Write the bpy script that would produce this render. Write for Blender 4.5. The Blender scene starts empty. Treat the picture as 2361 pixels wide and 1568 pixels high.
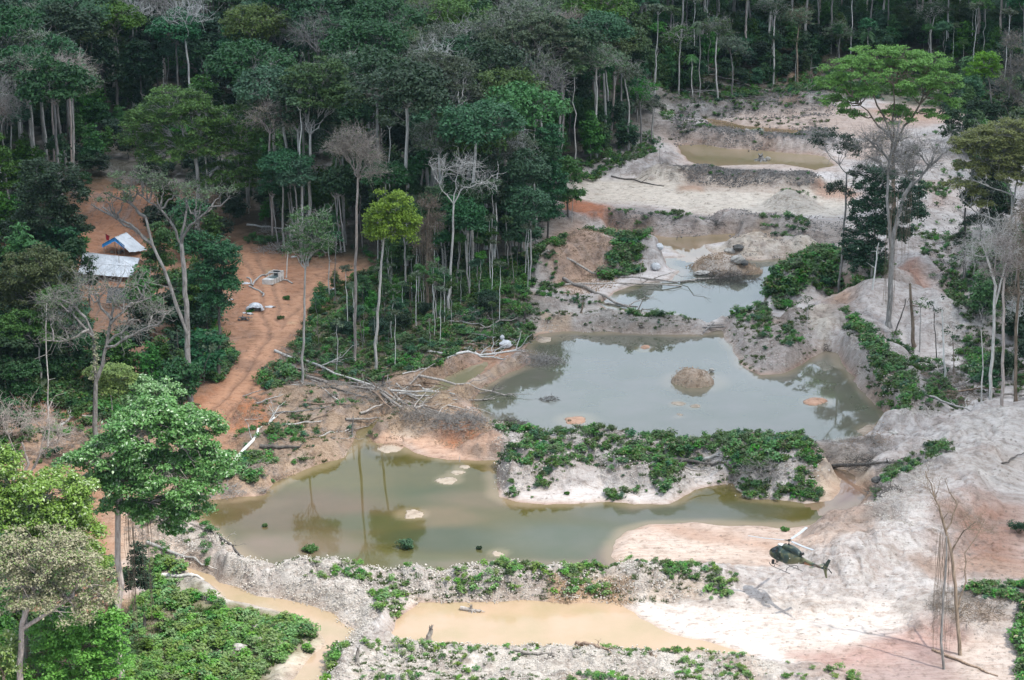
import bpy, math, random
import numpy as np
from mathutils import Vector, Matrix
PI = math.pi
# ---------------------------------------------------------------- camera, sky, sun, exposure
CAMH, PITCH, F, CX, CY = 124.0, math.radians(17.5), 5325.0, 1180.5, 784.0
sc = bpy.context.scene
COL = sc.collection
cd = bpy.data.cameras.new('camera'); cam = bpy.data.objects.new('camera', cd); COL.objects.link(cam)
cam.location = (0, 0, CAMH); cam.rotation_euler = (PI/2 - PITCH, 0, 0)
cd.sensor_width = 36.0; cd.lens = 36.0 * F / 2361.0; cd.clip_start = 1.0; cd.clip_end = 20000.0
sc.camera = cam
SUN = Vector((3.9, -3.2, 8.0)).normalized()
SUN_EL = math.asin(SUN.z); SUN_AZ = math.atan2(SUN.x, SUN.y)
w = bpy.data.worlds.new('World'); sc.world = w; w.use_nodes = True
nt = w.node_tree; nt.nodes.clear()
N = nt.nodes.new; L = nt.links.new
out = N('ShaderNodeOutputWorld'); bg = N('ShaderNodeBackground'); sky = N('ShaderNodeTexSky')
sky.sky_type = 'NISHITA'; sky.sun_disc = False; sky.sun_elevation = SUN_EL; sky.sun_rotation = SUN_AZ
sky.air_density = 1.0; sky.dust_density = 2.0; sky.ozone_density = 1.0
tc = N('ShaderNodeTexCoord'); mp = N('ShaderNodeMapping'); mp.inputs['Scale'].default_value = (1, 1, 2.6)
nz = N('ShaderNodeTexNoise'); nz.inputs['Scale'].default_value = 2.2; nz.inputs['Detail'].default_value = 6
rp = N('ShaderNodeValToRGB'); rp.color_ramp.elements[0].position = 0.36; rp.color_ramp.elements[1].position = 0.62
mx = N('ShaderNodeMix'); mx.data_type = 'RGBA'
L(tc.outputs['Generated'], mp.inputs['Vector']); L(mp.outputs[0], nz.inputs['Vector']); L(nz.outputs['Fac'], rp.inputs[0])
L(rp.outputs[0], mx.inputs['Factor']); L(sky.outputs[0], mx.inputs['A']); mx.inputs['B'].default_value = (10.6, 12.3, 14.2, 1)
L(mx.outputs['Result'], bg.inputs['Color']); bg.inputs['Strength'].default_value = 0.14; L(bg.outputs[0], out.inputs[0])
sd = bpy.data.lights.new('sun', 'SUN'); sd.energy = 4.9; sd.angle = math.radians(0.6); sd.color = (1.0, 0.955, 0.88)
sun = bpy.data.objects.new('sun', sd); COL.objects.link(sun); sun.location = (200, -200, 500)
sun.rotation_euler = SUN.to_track_quat('Z', 'Y').to_euler()
sc.view_settings.view_transform = 'Standard'; sc.view_settings.look = 'None'
sc.view_settings.exposure = 0.12; sc.view_settings.gamma = 1.0; sc.view_settings.use_curve_mapping = False
sc.cycles.max_bounces = 5; sc.cycles.diffuse_bounces = 2; sc.cycles.glossy_bounces = 2; sc.cycles.transmission_bounces = 2
sc.cycles.transparent_max_bounces = 8; sc.cycles.volume_bounces = 0; sc.cycles.use_denoising = True
sc.cycles.caustics_reflective = False; sc.cycles.caustics_refractive = False

# ---------------------------------------------------------------- geometry of the view: photo point -> place
cp, sp = math.cos(PITCH), math.sin(PITCH)
def ray(u, v):
    X = (u-CX)/F; Y = -(v-CY)/F
    return X, cp + Y*sp, -sp + Y*cp
def g(u, v, z=0.0):
    a, b, c = ray(u, v); t = (z-CAMH)/c
    return a*t, b*t
def Q(u, v, D):
    a, b, c = ray(u, v); t = D/b
    return np.array((a*t, D, CAMH + c*t))
def pxm(D, z=0):  # photo pixels per metre at distance D
    return F/(D*cp + (CAMH-z)*sp)
def G(pts): return np.array([g(u, v) for u, v in pts])

# ---------------------------------------------------------------- noise
def _h(ix, iy, s):
    n = (ix*374761393 + iy*668265263 + s*974634777) & 0xffffffff
    n = ((n ^ (n >> 13))*1274126177) & 0xffffffff
    return ((n ^ (n >> 16)) & 0xffff)/65535.0
def vn(x, y, s=0):
    ix = np.floor(x).astype(np.int64); iy = np.floor(y).astype(np.int64)
    fx = x-ix; fy = y-iy; fx = fx*fx*(3-2*fx); fy = fy*fy*(3-2*fy)
    a = _h(ix, iy, s); b = _h(ix+1, iy, s); c = _h(ix, iy+1, s); d = _h(ix+1, iy+1, s)
    return (a+(b-a)*fx)*(1-fy) + (c+(d-c)*fx)*fy
def fbm(x, y, sc_, oct=3, s=0):   # -1..1
    r = 0; a = 1; t = 0; f = 1.0/sc_
    for o in range(oct):
        r = r + a*(vn(x*f+17.3*o, y*f-9.1*o, s+o)*2-1); t += a; a *= .5; f *= 2.03
    return r/t
def ss(a, b, x):
    t = np.clip((x-a)/(b-a), 0, 1); return t*t*(3-2*t)
def seg_d2(X, Y, a, b):
    dx, dy = b[0]-a[0], b[1]-a[1]; l = dx*dx+dy*dy+1e-9
    t = np.clip(((X-a[0])*dx+(Y-a[1])*dy)/l, 0, 1)
    return (X-a[0]-t*dx)**2 + (Y-a[1]-t*dy)**2
def sdpoly(X, Y, P):
    """signed distance in metres, negative inside"""
    d = np.full(X.shape, 1e9); ins = np.zeros(X.shape, bool); n = len(P)
    for i in range(n):
        a = P[i]; b = P[(i+1) % n]
        d = np.minimum(d, seg_d2(X, Y, a, b))
        c = ((a[1] > Y) != (b[1] > Y))
        if c.any():
            ins ^= c & (X < (b[0]-a[0])*(Y-a[1])/((b[1]-a[1]) if b[1] != a[1] else 1e-9)+a[0])
    d = np.sqrt(d); return np.where(ins, -d, d)
def dline(X, Y, P):
    d = np.full(X.shape, 1e9)
    for i in range(len(P)-1): d = np.minimum(d, seg_d2(X, Y, P[i], P[i+1]))
    return np.sqrt(d)
def masked(fn, X, Y, P, pad, far):
    """evaluate a distance only near the shape"""
    m = (X > P[:, 0].min()-pad) & (X < P[:, 0].max()+pad) & (Y > P[:, 1].min()-pad) & (Y < P[:, 1].max()+pad)
    r = np.full(X.shape, far)
    if m.any(): r[m] = fn(X[m], Y[m], P)
    return r

# ---------------------------------------------------------------- layout of the valley (photo coordinates on the ground)
WATER = {
 'main_pond': [(1245,772),(1300,767),(1440,768),(1620,772),(1662,764),(1690,800),(1712,842),(1750,868),(1800,862),(1850,838),(1900,808),(1925,815),(1948,845),(1985,890),(2020,930),(2050,965),(2048,992),(2000,1008),(1880,1030),(1700,1035),(1600,1030),(1480,1025),(1350,1010),(1230,1000),(1140,985),(1085,935),(1120,892),(1180,858),(1225,838),(1212,805)],
 'middle_pond': [(1425,676),(1480,655),(1555,648),(1575,625),(1535,612),(1540,598),(1640,592),(1750,602),(1890,592),(1860,618),(1795,662),(1755,700),(1705,738),(1650,752),(1600,748),(1560,728),(1480,720),(1400,712),(1385,702)],
 'upper_creek': [(1400,522),(1450,535),(1540,548),(1640,543),(1700,540),(1690,556),(1620,562),(1640,580),(1680,592),(1600,596),(1540,575),(1460,556),(1410,540)],
 'lower_pond': [(460,1160),(540,1150),(610,1140),(640,1115),(700,1088),(800,1052),(820,1020),(835,990),(862,965),(885,955),(880,975),(850,1000),(862,1022),(930,1030),(965,1048),(1030,1062),(1150,1062),(1142,1100),(1140,1145),(1180,1160),(1250,1166),(1400,1158),(1460,1168),(1550,1160),(1610,1126),(1690,1112),(1725,1148),(1850,1162),(1935,1150),(1995,1176),(1935,1204),(1800,1212),(1600,1204),(1500,1208),(1440,1224),(1410,1248),(1412,1285),(1440,1318),(1400,1335),(1000,1340),(760,1335),(650,1325),(590,1300),(530,1258),(470,1212),(450,1180)],
 'tan_pond': [(968,1388),(1200,1385),(1430,1391),(1480,1428),(1560,1466),(1640,1488),(1720,1508),(1700,1522),(1560,1512),(1480,1500),(1400,1492),(1300,1498),(1100,1492),(980,1488),(898,1476),(925,1440),(940,1410)],
 'creek': [(425,1302),(450,1314),(500,1347),(600,1376),(690,1396),(760,1420),(806,1452),(785,1480),(758,1510),(740,1610),(668,1610),(705,1540),(744,1492),(730,1452),(680,1420),(600,1398),(540,1382),(470,1350),(420,1322)],
 'trench': [(1118,835),(1060,850),(1000,885),(940,918),(965,938),(1045,905),(1110,865)],
 'far_pond': [(1560,335),(1620,333),(1700,345),(1800,350),(1900,362),(1925,380),(1880,392),(1800,378),(1700,380),(1620,384),(1580,360)],
 'back_creek': [(1620,272),(1680,280),(1730,292),(1840,300),(1830,311),(1720,304),(1640,290)],
 'red_stream': [(1900,1072),(1950,1080),(1972,1100),(1965,1120),(2000,1135),(1975,1160),(1930,1178),(1900,1160),(1940,1130),(1945,1105),(1890,1082)],
}
WATER = {k: G(v) for k, v in WATER.items()}
# mud and rock rising out of the ponds: (u, v, radius u px, height m, polygon squash)
ISLES = [(1603,880,52,2.3,'rock'),(1887,926,26,.55,'red'),(1560,931,14,.16,'mud'),(1600,938,12,.16,'mud'),(1486,804,17,.4,'red'),(948,1186,27,.12,'mud'),
         (1036,1106,23,.09,'mud'),(1052,1090,16,.09,'mud'),(1064,1077,14,.09,'mud'),(1150,1275,18,.05,'mud'),(1668,622,74,2.9,'rock'),(1725,628,36,1.2,'rock'),
         (1330,968,34,.3,'red'),(1260,784,22,.25,'mud'),(2022,992,34,.5,'mud'),(1350,1010,40,.6,'mud'),(1566,960,8,.08,'mud'),(905,1036,32,.2,'mud')]
# ridges: polyline, half width m, height m, roughness
RIDGES = [
 ([(455,1322),(520,1340),(640,1352),(900,1356),(1200,1356),(1450,1354),(1650,1350)],5.2,2.7,.8),
 ([(640,1350),(780,1385),(870,1405),(900,1440)],5,1.8,.8),([(890,1440),(850,1500),(790,1570),(780,1640)],4,1.6,.8),
 ([(1150,1040),(1300,1050),(1500,1058),(1700,1056),(1850,1070)],6.5,2.6,.9),
 ([(1190,1100),(1310,1112)],6,3.2,.9),([(1440,1112),(1520,1116)],5.5,3.6,.9),([(1730,1092),(1830,1104)],7.0,4.0,.9),
 ([(850,1000),(940,985),(1010,1000),(1130,1010)],5,1.9,.8),([(1015,945),(1080,918),(1150,880),(1205,845)],3.6,1.9,.8),
 ([(880,925),(940,895),(1010,862),(1075,835)],3.2,1.4,.7),([(1170,735),(1300,755),(1450,762),(1608,765)],4.3,2.2,.8),
 ([(1700,745),(1765,790),(1800,835)],8,2.7,.7),([(1660,730),(1720,740)],4,1.8,.6),
 ([(1940,790),(1990,830),(2050,890),(2100,960),(2100,1010)],8.5,3.6,.7),([(1810,680),(1900,660),(1995,675)],11,6.0,.5),
 ([(1930,770),(2030,735),(2110,730),(2180,760)],13,5.4,.45),([(1265,635),(1340,610),(1420,615),(1480,608)],6.5,4.6,.6),([(1360,585),(1375,600)],8,4.6,.5),
 ([(1290,695),(1400,700)],4,1.6,.7),([(1180,700),(1260,705)],5,1.4,.7),
 ([(1400,520),(1480,528),(1560,535),(1630,545)],5.5,2.5,.8),([(1690,525),(1780,545),(1880,555),(1950,565)],6.5,3.2,.7),([(1730,580),(1830,585)],6,2.8,.7),
 ([(1540,412),(1700,425),(1850,432)],7,2.8,.9),([(1520,308),(1640,330),(1780,338),(1900,348)],6,2.6,.9),([(1500,242),(1620,262),(1760,262),(1900,250)],7,3.0,.9),
 ([(1450,400),(1540,370)],5,1.8,.8),([(1830,478),(1835,482)],7,2.8,.4),([(1590,446),(1592,447)],4,.9,.2),([(1300,520),(1380,512),(1450,520)],6,1.9,.5),
 ([(2361,1010),(2250,1015),(2200,1060),(2180,1110),(2120,1200),(2050,1275),(2000,1300)],13,4.6,.45),([(2600,1020),(2361,1015)],18,4.0,.4),
 ([(1850,1062),(1940,1060),(2060,1045),(2200,1040)],5.5,2.6,.6),([(2060,1150),(2000,1240)],6,2.0,.6),
 ([(740,1600),(860,1545),(1050,1530),(1300,1535),(1500,1545),(1680,1560),(1850,1590)],7,1.3,.8),([(1000,1600),(1700,1620)],9,1.3,.7),
 ([(1640,1352),(1760,1372),(1900,1365),(2050,1350)],9,1.0,.5),([(2120,620),(2200,600),(2260,640)],16,4.0,.5),([(2160,560),(2190,700),(2260,820)],5,-1.0,.3),
 ([(2230,330),(2100,400),(2090,500)],14,2.0,.4),([(600,960),(720,940),(800,960)],9,2.6,.6),([(620,1030),(720,1060),(800,1040)],7,1.8,.7),
 ([(480,1130),(560,1120),(620,1110)],5,1.6,.6),([(420,1220),(480,1260),(540,1290)],4.5,1.3,.7),([(280,490),(360,500)],16,3.6,.2),
 ([(2361,1180),(2260,1250),(2250,1320)],8,1.4,.5),([(2180,1430),(2300,1420),(2420,1400)],8,1.6,.7),([(950,1120),(955,1121)],.1,0,.1),
]
RIDGES = [(G(p), hw, h, r) for p, hw, h, r in RIDGES]
FOREST = G([(-900,640),(-300,640),(0,575),(60,560),(170,540),(200,470),(300,440),(420,470),(560,570),(700,612),(860,615),(1000,660),(1130,665),(1240,590),(1300,520),(1310,440),(1400,395),(1500,345),(1525,280),(1510,225),(1640,215),(1760,195),(1900,160),(2100,150),(2260,180),(2361,230),(3300,330),(5200,-60),(1200,-150),(-2800,-60)])
# colour zones, painted bottom to top: polygon, colour, feather m, strength
SAND=(.53,.495,.475); PINK=(.46,.36,.30); GREY=(.25,.235,.225); RED=(.43,.20,.11); DIRT=(.31,.18,.115); TAN=(.36,.27,.195); OCH=(.46,.30,.17)
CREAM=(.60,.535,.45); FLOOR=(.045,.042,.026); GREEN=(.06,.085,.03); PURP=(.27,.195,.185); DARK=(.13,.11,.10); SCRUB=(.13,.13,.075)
ZONES = [
 ([(-900,380),(60,400),(560,470),(700,560),(860,600),(1150,640),(1250,700),(1240,760),(1180,850),(1080,930),(1110,1000),(860,1010),(640,1130),(430,1170),(300,1300),(330,1480),(300,1700),(-900,1900)],DIRT,3,1),
 ([(560,560),(860,600),(1150,640),(1250,700),(1230,790),(1050,820),(900,890),(760,860),(640,800),(720,700),(760,640),(820,610)],SCRUB,3,.9),
 ([(-200,980),(150,960),(430,1000),(460,1150),(300,1180),(240,1060),(-200,1060)],TAN,3,.5),
 ([(560,930),(700,890),(860,900),(960,930),(1110,960),(1130,1010),(860,1010),(800,1060),(640,1130),(470,1170),(530,1060),(620,1000)],TAN,3,.9),
 ([(200,470),(300,440),(420,470),(420,600),(360,690),(190,700),(150,600)],RED,3,.55),([(545,560),(620,600),(700,628),(810,605),(840,640),(750,665),(715,700),(695,765),(655,795),(610,850),(550,930),(500,990),(440,960),(500,890),(555,815),(505,765),(510,690),(530,640)],(.40,.215,.13),2,.6),
 ([(545,560),(620,600),(700,628),(700,660),(640,700),(560,720),(520,700),(530,640)],RED,4,.35),
 ([(440,930),(520,880),(560,930),(620,950),(620,1000),(520,1000),(450,975)],RED,1.5,.7),([(470,960),(560,960),(612,965),(600,1000),(510,1002)],(.45,.19,.09),1.2,.8),
 ([(90,880),(260,930),(280,985),(200,990),(90,935)],RED,2,.6),
 ([(1240,560),(1330,530),(1400,560),(1430,620),(1340,690),(1240,640)],(.42,.27,.18),3,.8),
 ([(890,870),(1020,800),(1080,830),(980,930),(900,930)],TAN,2,.7),([(1000,950),(1090,890),(1190,840),(1210,850),(1100,930),(1030,960)],(.42,.32,.22),1.5,.8),
 ([(850,960),(980,960),(1140,990),(1150,1030),(1000,1040),(850,1010)],(.38,.29,.21),2,.8),
 ([(950,1020),(1060,1000),(1110,1020),(1150,1045),(1150,1062),(1030,1064),(965,1048),(930,1030),(860,1022),(870,1010)],(.46,.29,.20),1.5,.9),
 ([(1000,1005),(1090,1000),(1100,1035),(1020,1040)],(.42,.17,.08),1,.8),
 ([(1290,455),(1340,465),(1450,490),(1480,505),(1440,530),(1330,520),(1300,500)],(.36,.14,.07),1.5,.95),
 ([(1250,400),(1400,420),(1560,400),(1950,420),(1960,500),(1700,510),(1500,480),(1330,465)],CREAM,3,.9),
 ([(1400,470),(1700,500),(1650,560),(1400,560)],PINK,3,.4),
 ([(1520,320),(1700,330),(1930,360),(1930,400),(1600,400)],PINK,3,.7),([(1640,265),(1900,255),(2250,260),(2250,300),(2050,330),(1850,312),(1740,300)],PINK,3,.9),
 ([(2080,290),(2220,270),(2240,420),(2200,560),(2130,520),(2100,400)],SAND,4,.9),([(2000,240),(2200,250),(2200,290),(2050,300)],(.42,.24,.15),3,.5),
 ([(1420,480),(1640,500),(1660,545),(1420,535)],GREY,2,.75),([(1680,490),(1960,510),(1960,590),(1700,580)],(.36,.32,.29),2,.8),
 ([(1520,385),(1860,400),(1880,440),(1600,430)],(.17,.16,.155),2,.95),([(1510,285),(1920,310),(1920,352),(1550,325)],(.21,.20,.19),2,.95),([(1500,215),(1900,205),(1920,262),(1560,282)],(.21,.20,.19),2,.9),([(1490,180),(1900,150),(2250,140),(2361,230),(2361,340),(2230,262),(1900,222),(1700,236),(1520,262)],(.12,.115,.075),3,.9),([(1700,205),(1780,190),(1900,165),(1905,175),(1800,200)],(.36,.22,.15),2,.8),
 ([(1870,425),(1960,440),(1975,470),(1890,465)],RED,2,.6),([(1565,435),(1620,435),(1615,452),(1565,450)],(.40,.25,.17),1,.8),
 ([(1690,560),(1760,545),(1800,580),(1760,600),(1690,595)],OCH,1.5,.6),
 ([(1905,690),(1960,680),(1990,700),(1950,760),(1890,780),(1900,730)],(.44,.28,.19),2,.8),([(2060,650),(2110,640),(2230,720),(2240,750),(2200,740),(2100,680)],(.34,.15,.085),1.5,.85),
 ([(2150,640),(2200,640),(2250,720),(2200,710)],(.34,.15,.085),1.5,.6),([(2140,440),(2210,420),(2210,500),(2140,500)],(.42,.24,.16),2,.7),
 ([(1170,690),(1620,730),(1620,770),(1240,770),(1170,740)],(.36,.33,.30),2,.85),([(1380,690),(1440,700),(1400,720)],OCH,1,.5),([(1240,745),(1330,750),(1320,775),(1240,780)],OCH,1,.5),
 ([(1650,740),(1870,750),(1880,860),(1740,880)],(.34,.29,.26),2,.7),([(1870,760),(1920,740),(1930,800),(1890,815)],CREAM,1.5,.8),
 ([(1920,760),(2060,850),(2120,960),(2060,1000),(1960,870)],(.36,.32,.29),2,.7),([(2090,860),(2200,880),(2160,980),(2080,1010)],(.40,.38,.36),3,.8),
 ([(2120,600),(2200,600),(2361,800),(2361,940),(2200,900),(2130,760)],SAND,4,.6),
 ([(1400,1185),(2000,1165),(2010,1300),(1780,1325),(1430,1320)],PINK,1.2,1),([(1460,1240),(1650,1245),(1800,1290),(1560,1310),(1430,1290)],(.50,.42,.36),4,.8),([(1470,1205),(1640,1235),(1800,1275),(1880,1290),(1700,1275),(1500,1230)],(.40,.26,.19),2.5,.7),
 ([(1800,1180),(1960,1190),(2010,1260),(1900,1250)],(.40,.28,.22),2.5,.7),
 ([(1860,1060),(1990,1060),(2020,1150),(1990,1190),(1860,1180)],(.48,.38,.28),1.5,.85),([(1900,1120),(2040,1130),(2020,1170),(1920,1185)],(.36,.2,.12),2,.5),
 ([(1860,1040),(2030,1050),(2030,1080),(1880,1085)],GREY,2,.7),
 ([(2000,1240),(2070,1120),(2130,1090),(2160,1140),(2080,1250),(2000,1290)],(.37,.35,.33),3,.7),
 ([(2200,1200),(2420,1200),(2420,1330),(2200,1350),(2170,1260)],(.33,.19,.14),4,.9),([(2090,1330),(2420,1325),(2420,1350),(2100,1352)],(.40,.28,.22),1.5,.8),
 ([(1440,1400),(1700,1380),(2300,1420),(2260,1510),(1800,1520),(1560,1460)],(.56,.50,.455),3,.9),
 ([(1800,1500),(2150,1480),(2361,1440),(2420,1600),(1850,1600)],(.42,.34,.29),4,.8),([(1820,1510),(1960,1500),(2140,1440),(2240,1470),(2180,1500),(2050,1550),(1900,1550)],(.34,.215,.185),2.5,.85),([(1900,1540),(2160,1500),(2200,1600),(1930,1600)],PURP,3,.7),
 ([(440,1290),(640,1340),(1640,1335),(1640,1395),(940,1400),(860,1450),(800,1560),(760,1600),(800,1450),(620,1390),(480,1350)],(.50,.46,.42),1.5,.85),
 ([(1280,1365),(1400,1365),(1460,1392),(1260,1392)],OCH,1.5,.85),([(1500,1365),(1620,1365),(1640,1390),(1500,1392)],(.42,.31,.22),1.5,.6),
 ([(700,1440),(740,1480),(700,1530),(640,1590),(660,1530)],(.62,.57,.51),1,1),([(720,1460),(820,1480),(700,1600),(600,1600),(690,1520)],CREAM,1,.9),([(760,1600),(900,1490),(1500,1495),(1800,1550),(1800,1640),(760,1640)],(.57,.525,.47),1.5,.9),
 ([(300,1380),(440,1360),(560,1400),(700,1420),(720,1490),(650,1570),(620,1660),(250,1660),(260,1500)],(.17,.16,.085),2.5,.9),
 ([(290,1180),(440,1180),(560,1290),(430,1330),(330,1330),(260,1300)],(.42,.33,.26),3,.85),([(420,1200),(560,1290),(470,1290),(380,1240)],(.52,.47,.42),2,.7),
]
ZONES += [([(1560,425),(1700,430),(1850,440),(1840,455),(1600,445)],(.42,.33,.27),1.5,.6),([(1500,560),(1700,575),(1930,585),(1900,600),(1600,600)],CREAM,1.5,.8),([(1950,330),(2060,330),(2050,380),(1940,370)],(.46,.30,.2),2.5,.5),([(2140,380),(2240,380),(2240,540),(2160,520)],(.60,.56,.53),4,.7),([(2130,760),(2240,760),(2300,880),(2200,860)],(.58,.55,.52),3,.7),([(2150,1000),(2361,1000),(2361,1160),(2180,1160)],(.60,.565,.53),4,.7),([(2430,-100),(5200,-100),(3400,1700),(2520,1700),(2520,1350),(2480,600)],(.10,.10,.05),5,.9),([(-2600,-100),(-80,300),(-100,1700),(-1500,1700)],(.07,.07,.035),5,.9)]
ZONES = [(G(p), c, f, s) for p, c, f, s in ZONES]
ROADS = [([(790,625),(720,690),(660,770),(625,810),(590,860),(540,920),(490,975)],3.4),([(560,575),(600,640),(620,720),(640,790)],3.0),([(100,905),(250,955),(330,985)],2.6),([(740,640),(850,615)],2.4)]
ROADS = [(G(p), wd) for p, wd in ROADS]

def terrain(X0, Y0, color=False):
    shp = X0.shape; X0 = X0.ravel(); Y0 = Y0.ravel()
    X = X0 + 1.3*fbm(X0, Y0, 7, 3, 11); Y = Y0 + 1.6*fbm(X0, Y0, 8, 3, 23)
    pd = np.full(X.shape, 60.0)
    for P in WATER.values(): pd = np.minimum(pd, masked(sdpoly, X, Y, P, 25, 60.0))
    h = .45 + .35*fbm(X, Y, 24, 3, 5) + .10*fbm(X, Y, 3.5, 3, 6)
    ridge = np.zeros(X.shape); rough = np.zeros(X.shape)
    cl = np.abs(fbm(X0, Y0, 2.6, 3, 31)); cl2 = fbm(X0, Y0, 1.1, 2, 37); lump = fbm(X0, Y0, 5.5, 2, 41)
    for P, hw, hh, r in RIDGES:
        d = masked(dline, X, Y, P, hw*1.5+2, 99.0)
        m = d < hw*1.5
        if not m.any(): continue
        t = 1-np.clip(d[m]/hw, 0, 1.5)/1.0
        t = np.clip(t + .18*lump[m], 0, 1)
        pr = (1-(1-t)**1.7)**1.0*hh
        pr = pr*(1+.34*lump[m]) + r*(.95*cl[m]-.16+.24*cl2[m])*ss(0, .35, t)
        if hh < 0: h[m] += pr
        else:
            ridge[m] = np.maximum(ridge[m], pr); rough[m] = np.maximum(rough[m], r*ss(0, .3, t))
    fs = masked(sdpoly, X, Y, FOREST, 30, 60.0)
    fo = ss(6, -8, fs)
    road = np.full(X.shape, 99.0)
    for P, wd in ROADS: road = np.minimum(road, masked(dline, X, Y, P, 12, 99.0)/wd)
    rd = ss(1.25, .8, road)
    gl = np.abs(fbm(X+.6*Y, Y*.45-.3*X, 4.2, 4, 81)); gl2 = np.abs(fbm(X-.5*Y, Y*.5+X*.2, 1.9, 3, 83))
    gul = (.42*(1-ss(0, .16, gl))+.2*(1-ss(0, .14, gl2)))
    h = h + ridge*(1-.85*rd)
    h = h + fo*(1.5+ .02*np.clip(Y-480, 0, 600)) + np.clip(Y-900, 0, 5000)*.03
    h = h-gul*np.clip(.25+ridge*.35, 0, 1)*(1-rd)*(1-fo)
    rut = np.exp(-((road-.42)/.13)**2)*.28
    h = h - rut*(road < 1.2)*(1-fo)
    # ponds: shallow bowls; banks near the shore
    bowl = -np.clip(-pd, 0, 6)*.13 - .06
    shore = ss(-.1, 2.2, pd)
    land = .05 + h*shore + ridge*0*shore
    land = np.maximum(land, .04)
    z = np.where(pd < 0, bowl, land*ss(0, .5, pd) + .02*pd.clip(0, 1) - .06*(1-ss(0, .35, pd)))
    # islands
    ik = np.zeros(X.shape, int)
    for k, (u, v, ru, hh, kind) in enumerate(ISLES):
        cx, cy = g(u, v); r = ru/pxm(cy)
        dd = np.hypot((X-cx)/r, (Y-cy)/(r*(1.05 if kind != 'rock' else .85)))
        m = dd < 1.25
        e = (1-dd[m]) ; e = e + (.14*lump[m] if kind == 'rock' else .22*lump[m]+.2*cl2[m])
        zz = hh*(1-np.clip(1-e, 0, 2)**(2.6 if kind == 'rock' else 1.6)) + (.5*cl[m]-.1 if kind == 'rock' else 0)*(e > .1)
        if kind == 'rock': rough[m] = np.maximum(rough[m], .8*(e > 0))
        z[m] = np.where(e > 0, np.maximum(z[m], zz), z[m]); ik[m] = np.where(e > 0, k+1, ik[m])
    if not color: return z.reshape(shp)
    C = np.empty((len(X), 3)); C[:] = SAND
    nn = fbm(X0, Y0, 4, 4, 51); n2 = fbm(X0, Y0, 14, 3, 57); n3 = fbm(X0*1.0, Y0*3.0, 1.6, 3, 61)
    def mix(c, wgt): C[:] = C*(1-wgt[:, None]) + np.array(c)*wgt[:, None]
    mix((.43, .375, .345), ss(0, .7, n2)*.6)
    for P, c, f, s in ZONES:
        d = masked(sdpoly, X, Y, P, f*2+4, 60.0)
        m = d < f*1.6+2
        if not m.any(): continue
        wgt = np.zeros(len(X)); wgt[m] = ss(f, -f, d[m] + f*.9*nn[m])*s
        mix(c, wgt)
    # sandy hollows and crusts
    mix((.17, .15, .135), ss(.0, .5, cl2 + cl*1.2 - .35)*rough*.6)
    mix((.24, .20, .17), ss(.15, .6, fbm(X0, Y0, 5.5, 4, 88))*np.clip(rough+.25, 0, 1)*.45)
    mix((.60, .565, .53), ss(.1, .6, nn)*rough*.3)
    mix((.33, .275, .25), np.clip(gul*2.2, 0, 1)*np.clip(.25+ridge*.3, 0, .8)*(1-fo)*.6)
    mix((.40, .24, .15), ss(.25, .75, fbm(X0, Y0, 9, 3, 77))*rough*.45)
    rdc = np.array((.45, .25, .155)); ww = rd*.8*(1-fo); C[:] = C*(1-ww[:, None])+rdc*ww[:, None]
    mix((.26, .155, .105), np.clip(rut*3.0, 0, .6)*(1-fo)); mix((.45, .33, .2), ss(.45, .8, fbm(X0, Y0, 5, 2, 71))*rd*.6*(1-fo))
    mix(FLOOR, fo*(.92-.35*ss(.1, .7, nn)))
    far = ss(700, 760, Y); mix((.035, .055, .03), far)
    for k, (u, v, ru, hh, kind) in enumerate(ISLES):
        m = (ik == k+1).astype(float); mix({'rock': (.40, .30, .215), 'red': (.42, .25, .165), 'mud': (.35, .29, .225)}[kind], m*.9)
    mix((.47, .44, .41), ((ik == 1) | (ik == 11)).astype(float)*ss(.0, .4, nn)*.6)
    # damp rim by the water, water-stained red in places
    rim = ss(1.6, .1, pd)*ss(-2, 0, pd); mix((.33, .235, .17), rim*.55*(1-rough*.3))
    mix((.30, .16, .115), ss(.75, .1, pd)*ss(-1, 0, pd)*.45*ss(-.2, .5, n2))
    dep = ss(0, -4, pd); mix((.20, .16, .08), dep*.8*(ik == 0))
    C *= (1 + .10*nn + .07*n3)[:, None]
    roughA = np.clip(rough + .38 + .4*fo - .3*rd, .08, 1)
    flat = ss(6, 0, pd)*(1-rough); roughA = roughA*(1-.6*flat)
    return z.reshape(shp), np.clip(C, .01, .8).reshape(shp+(3,)), roughA.reshape(shp), pd.reshape(shp)

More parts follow.
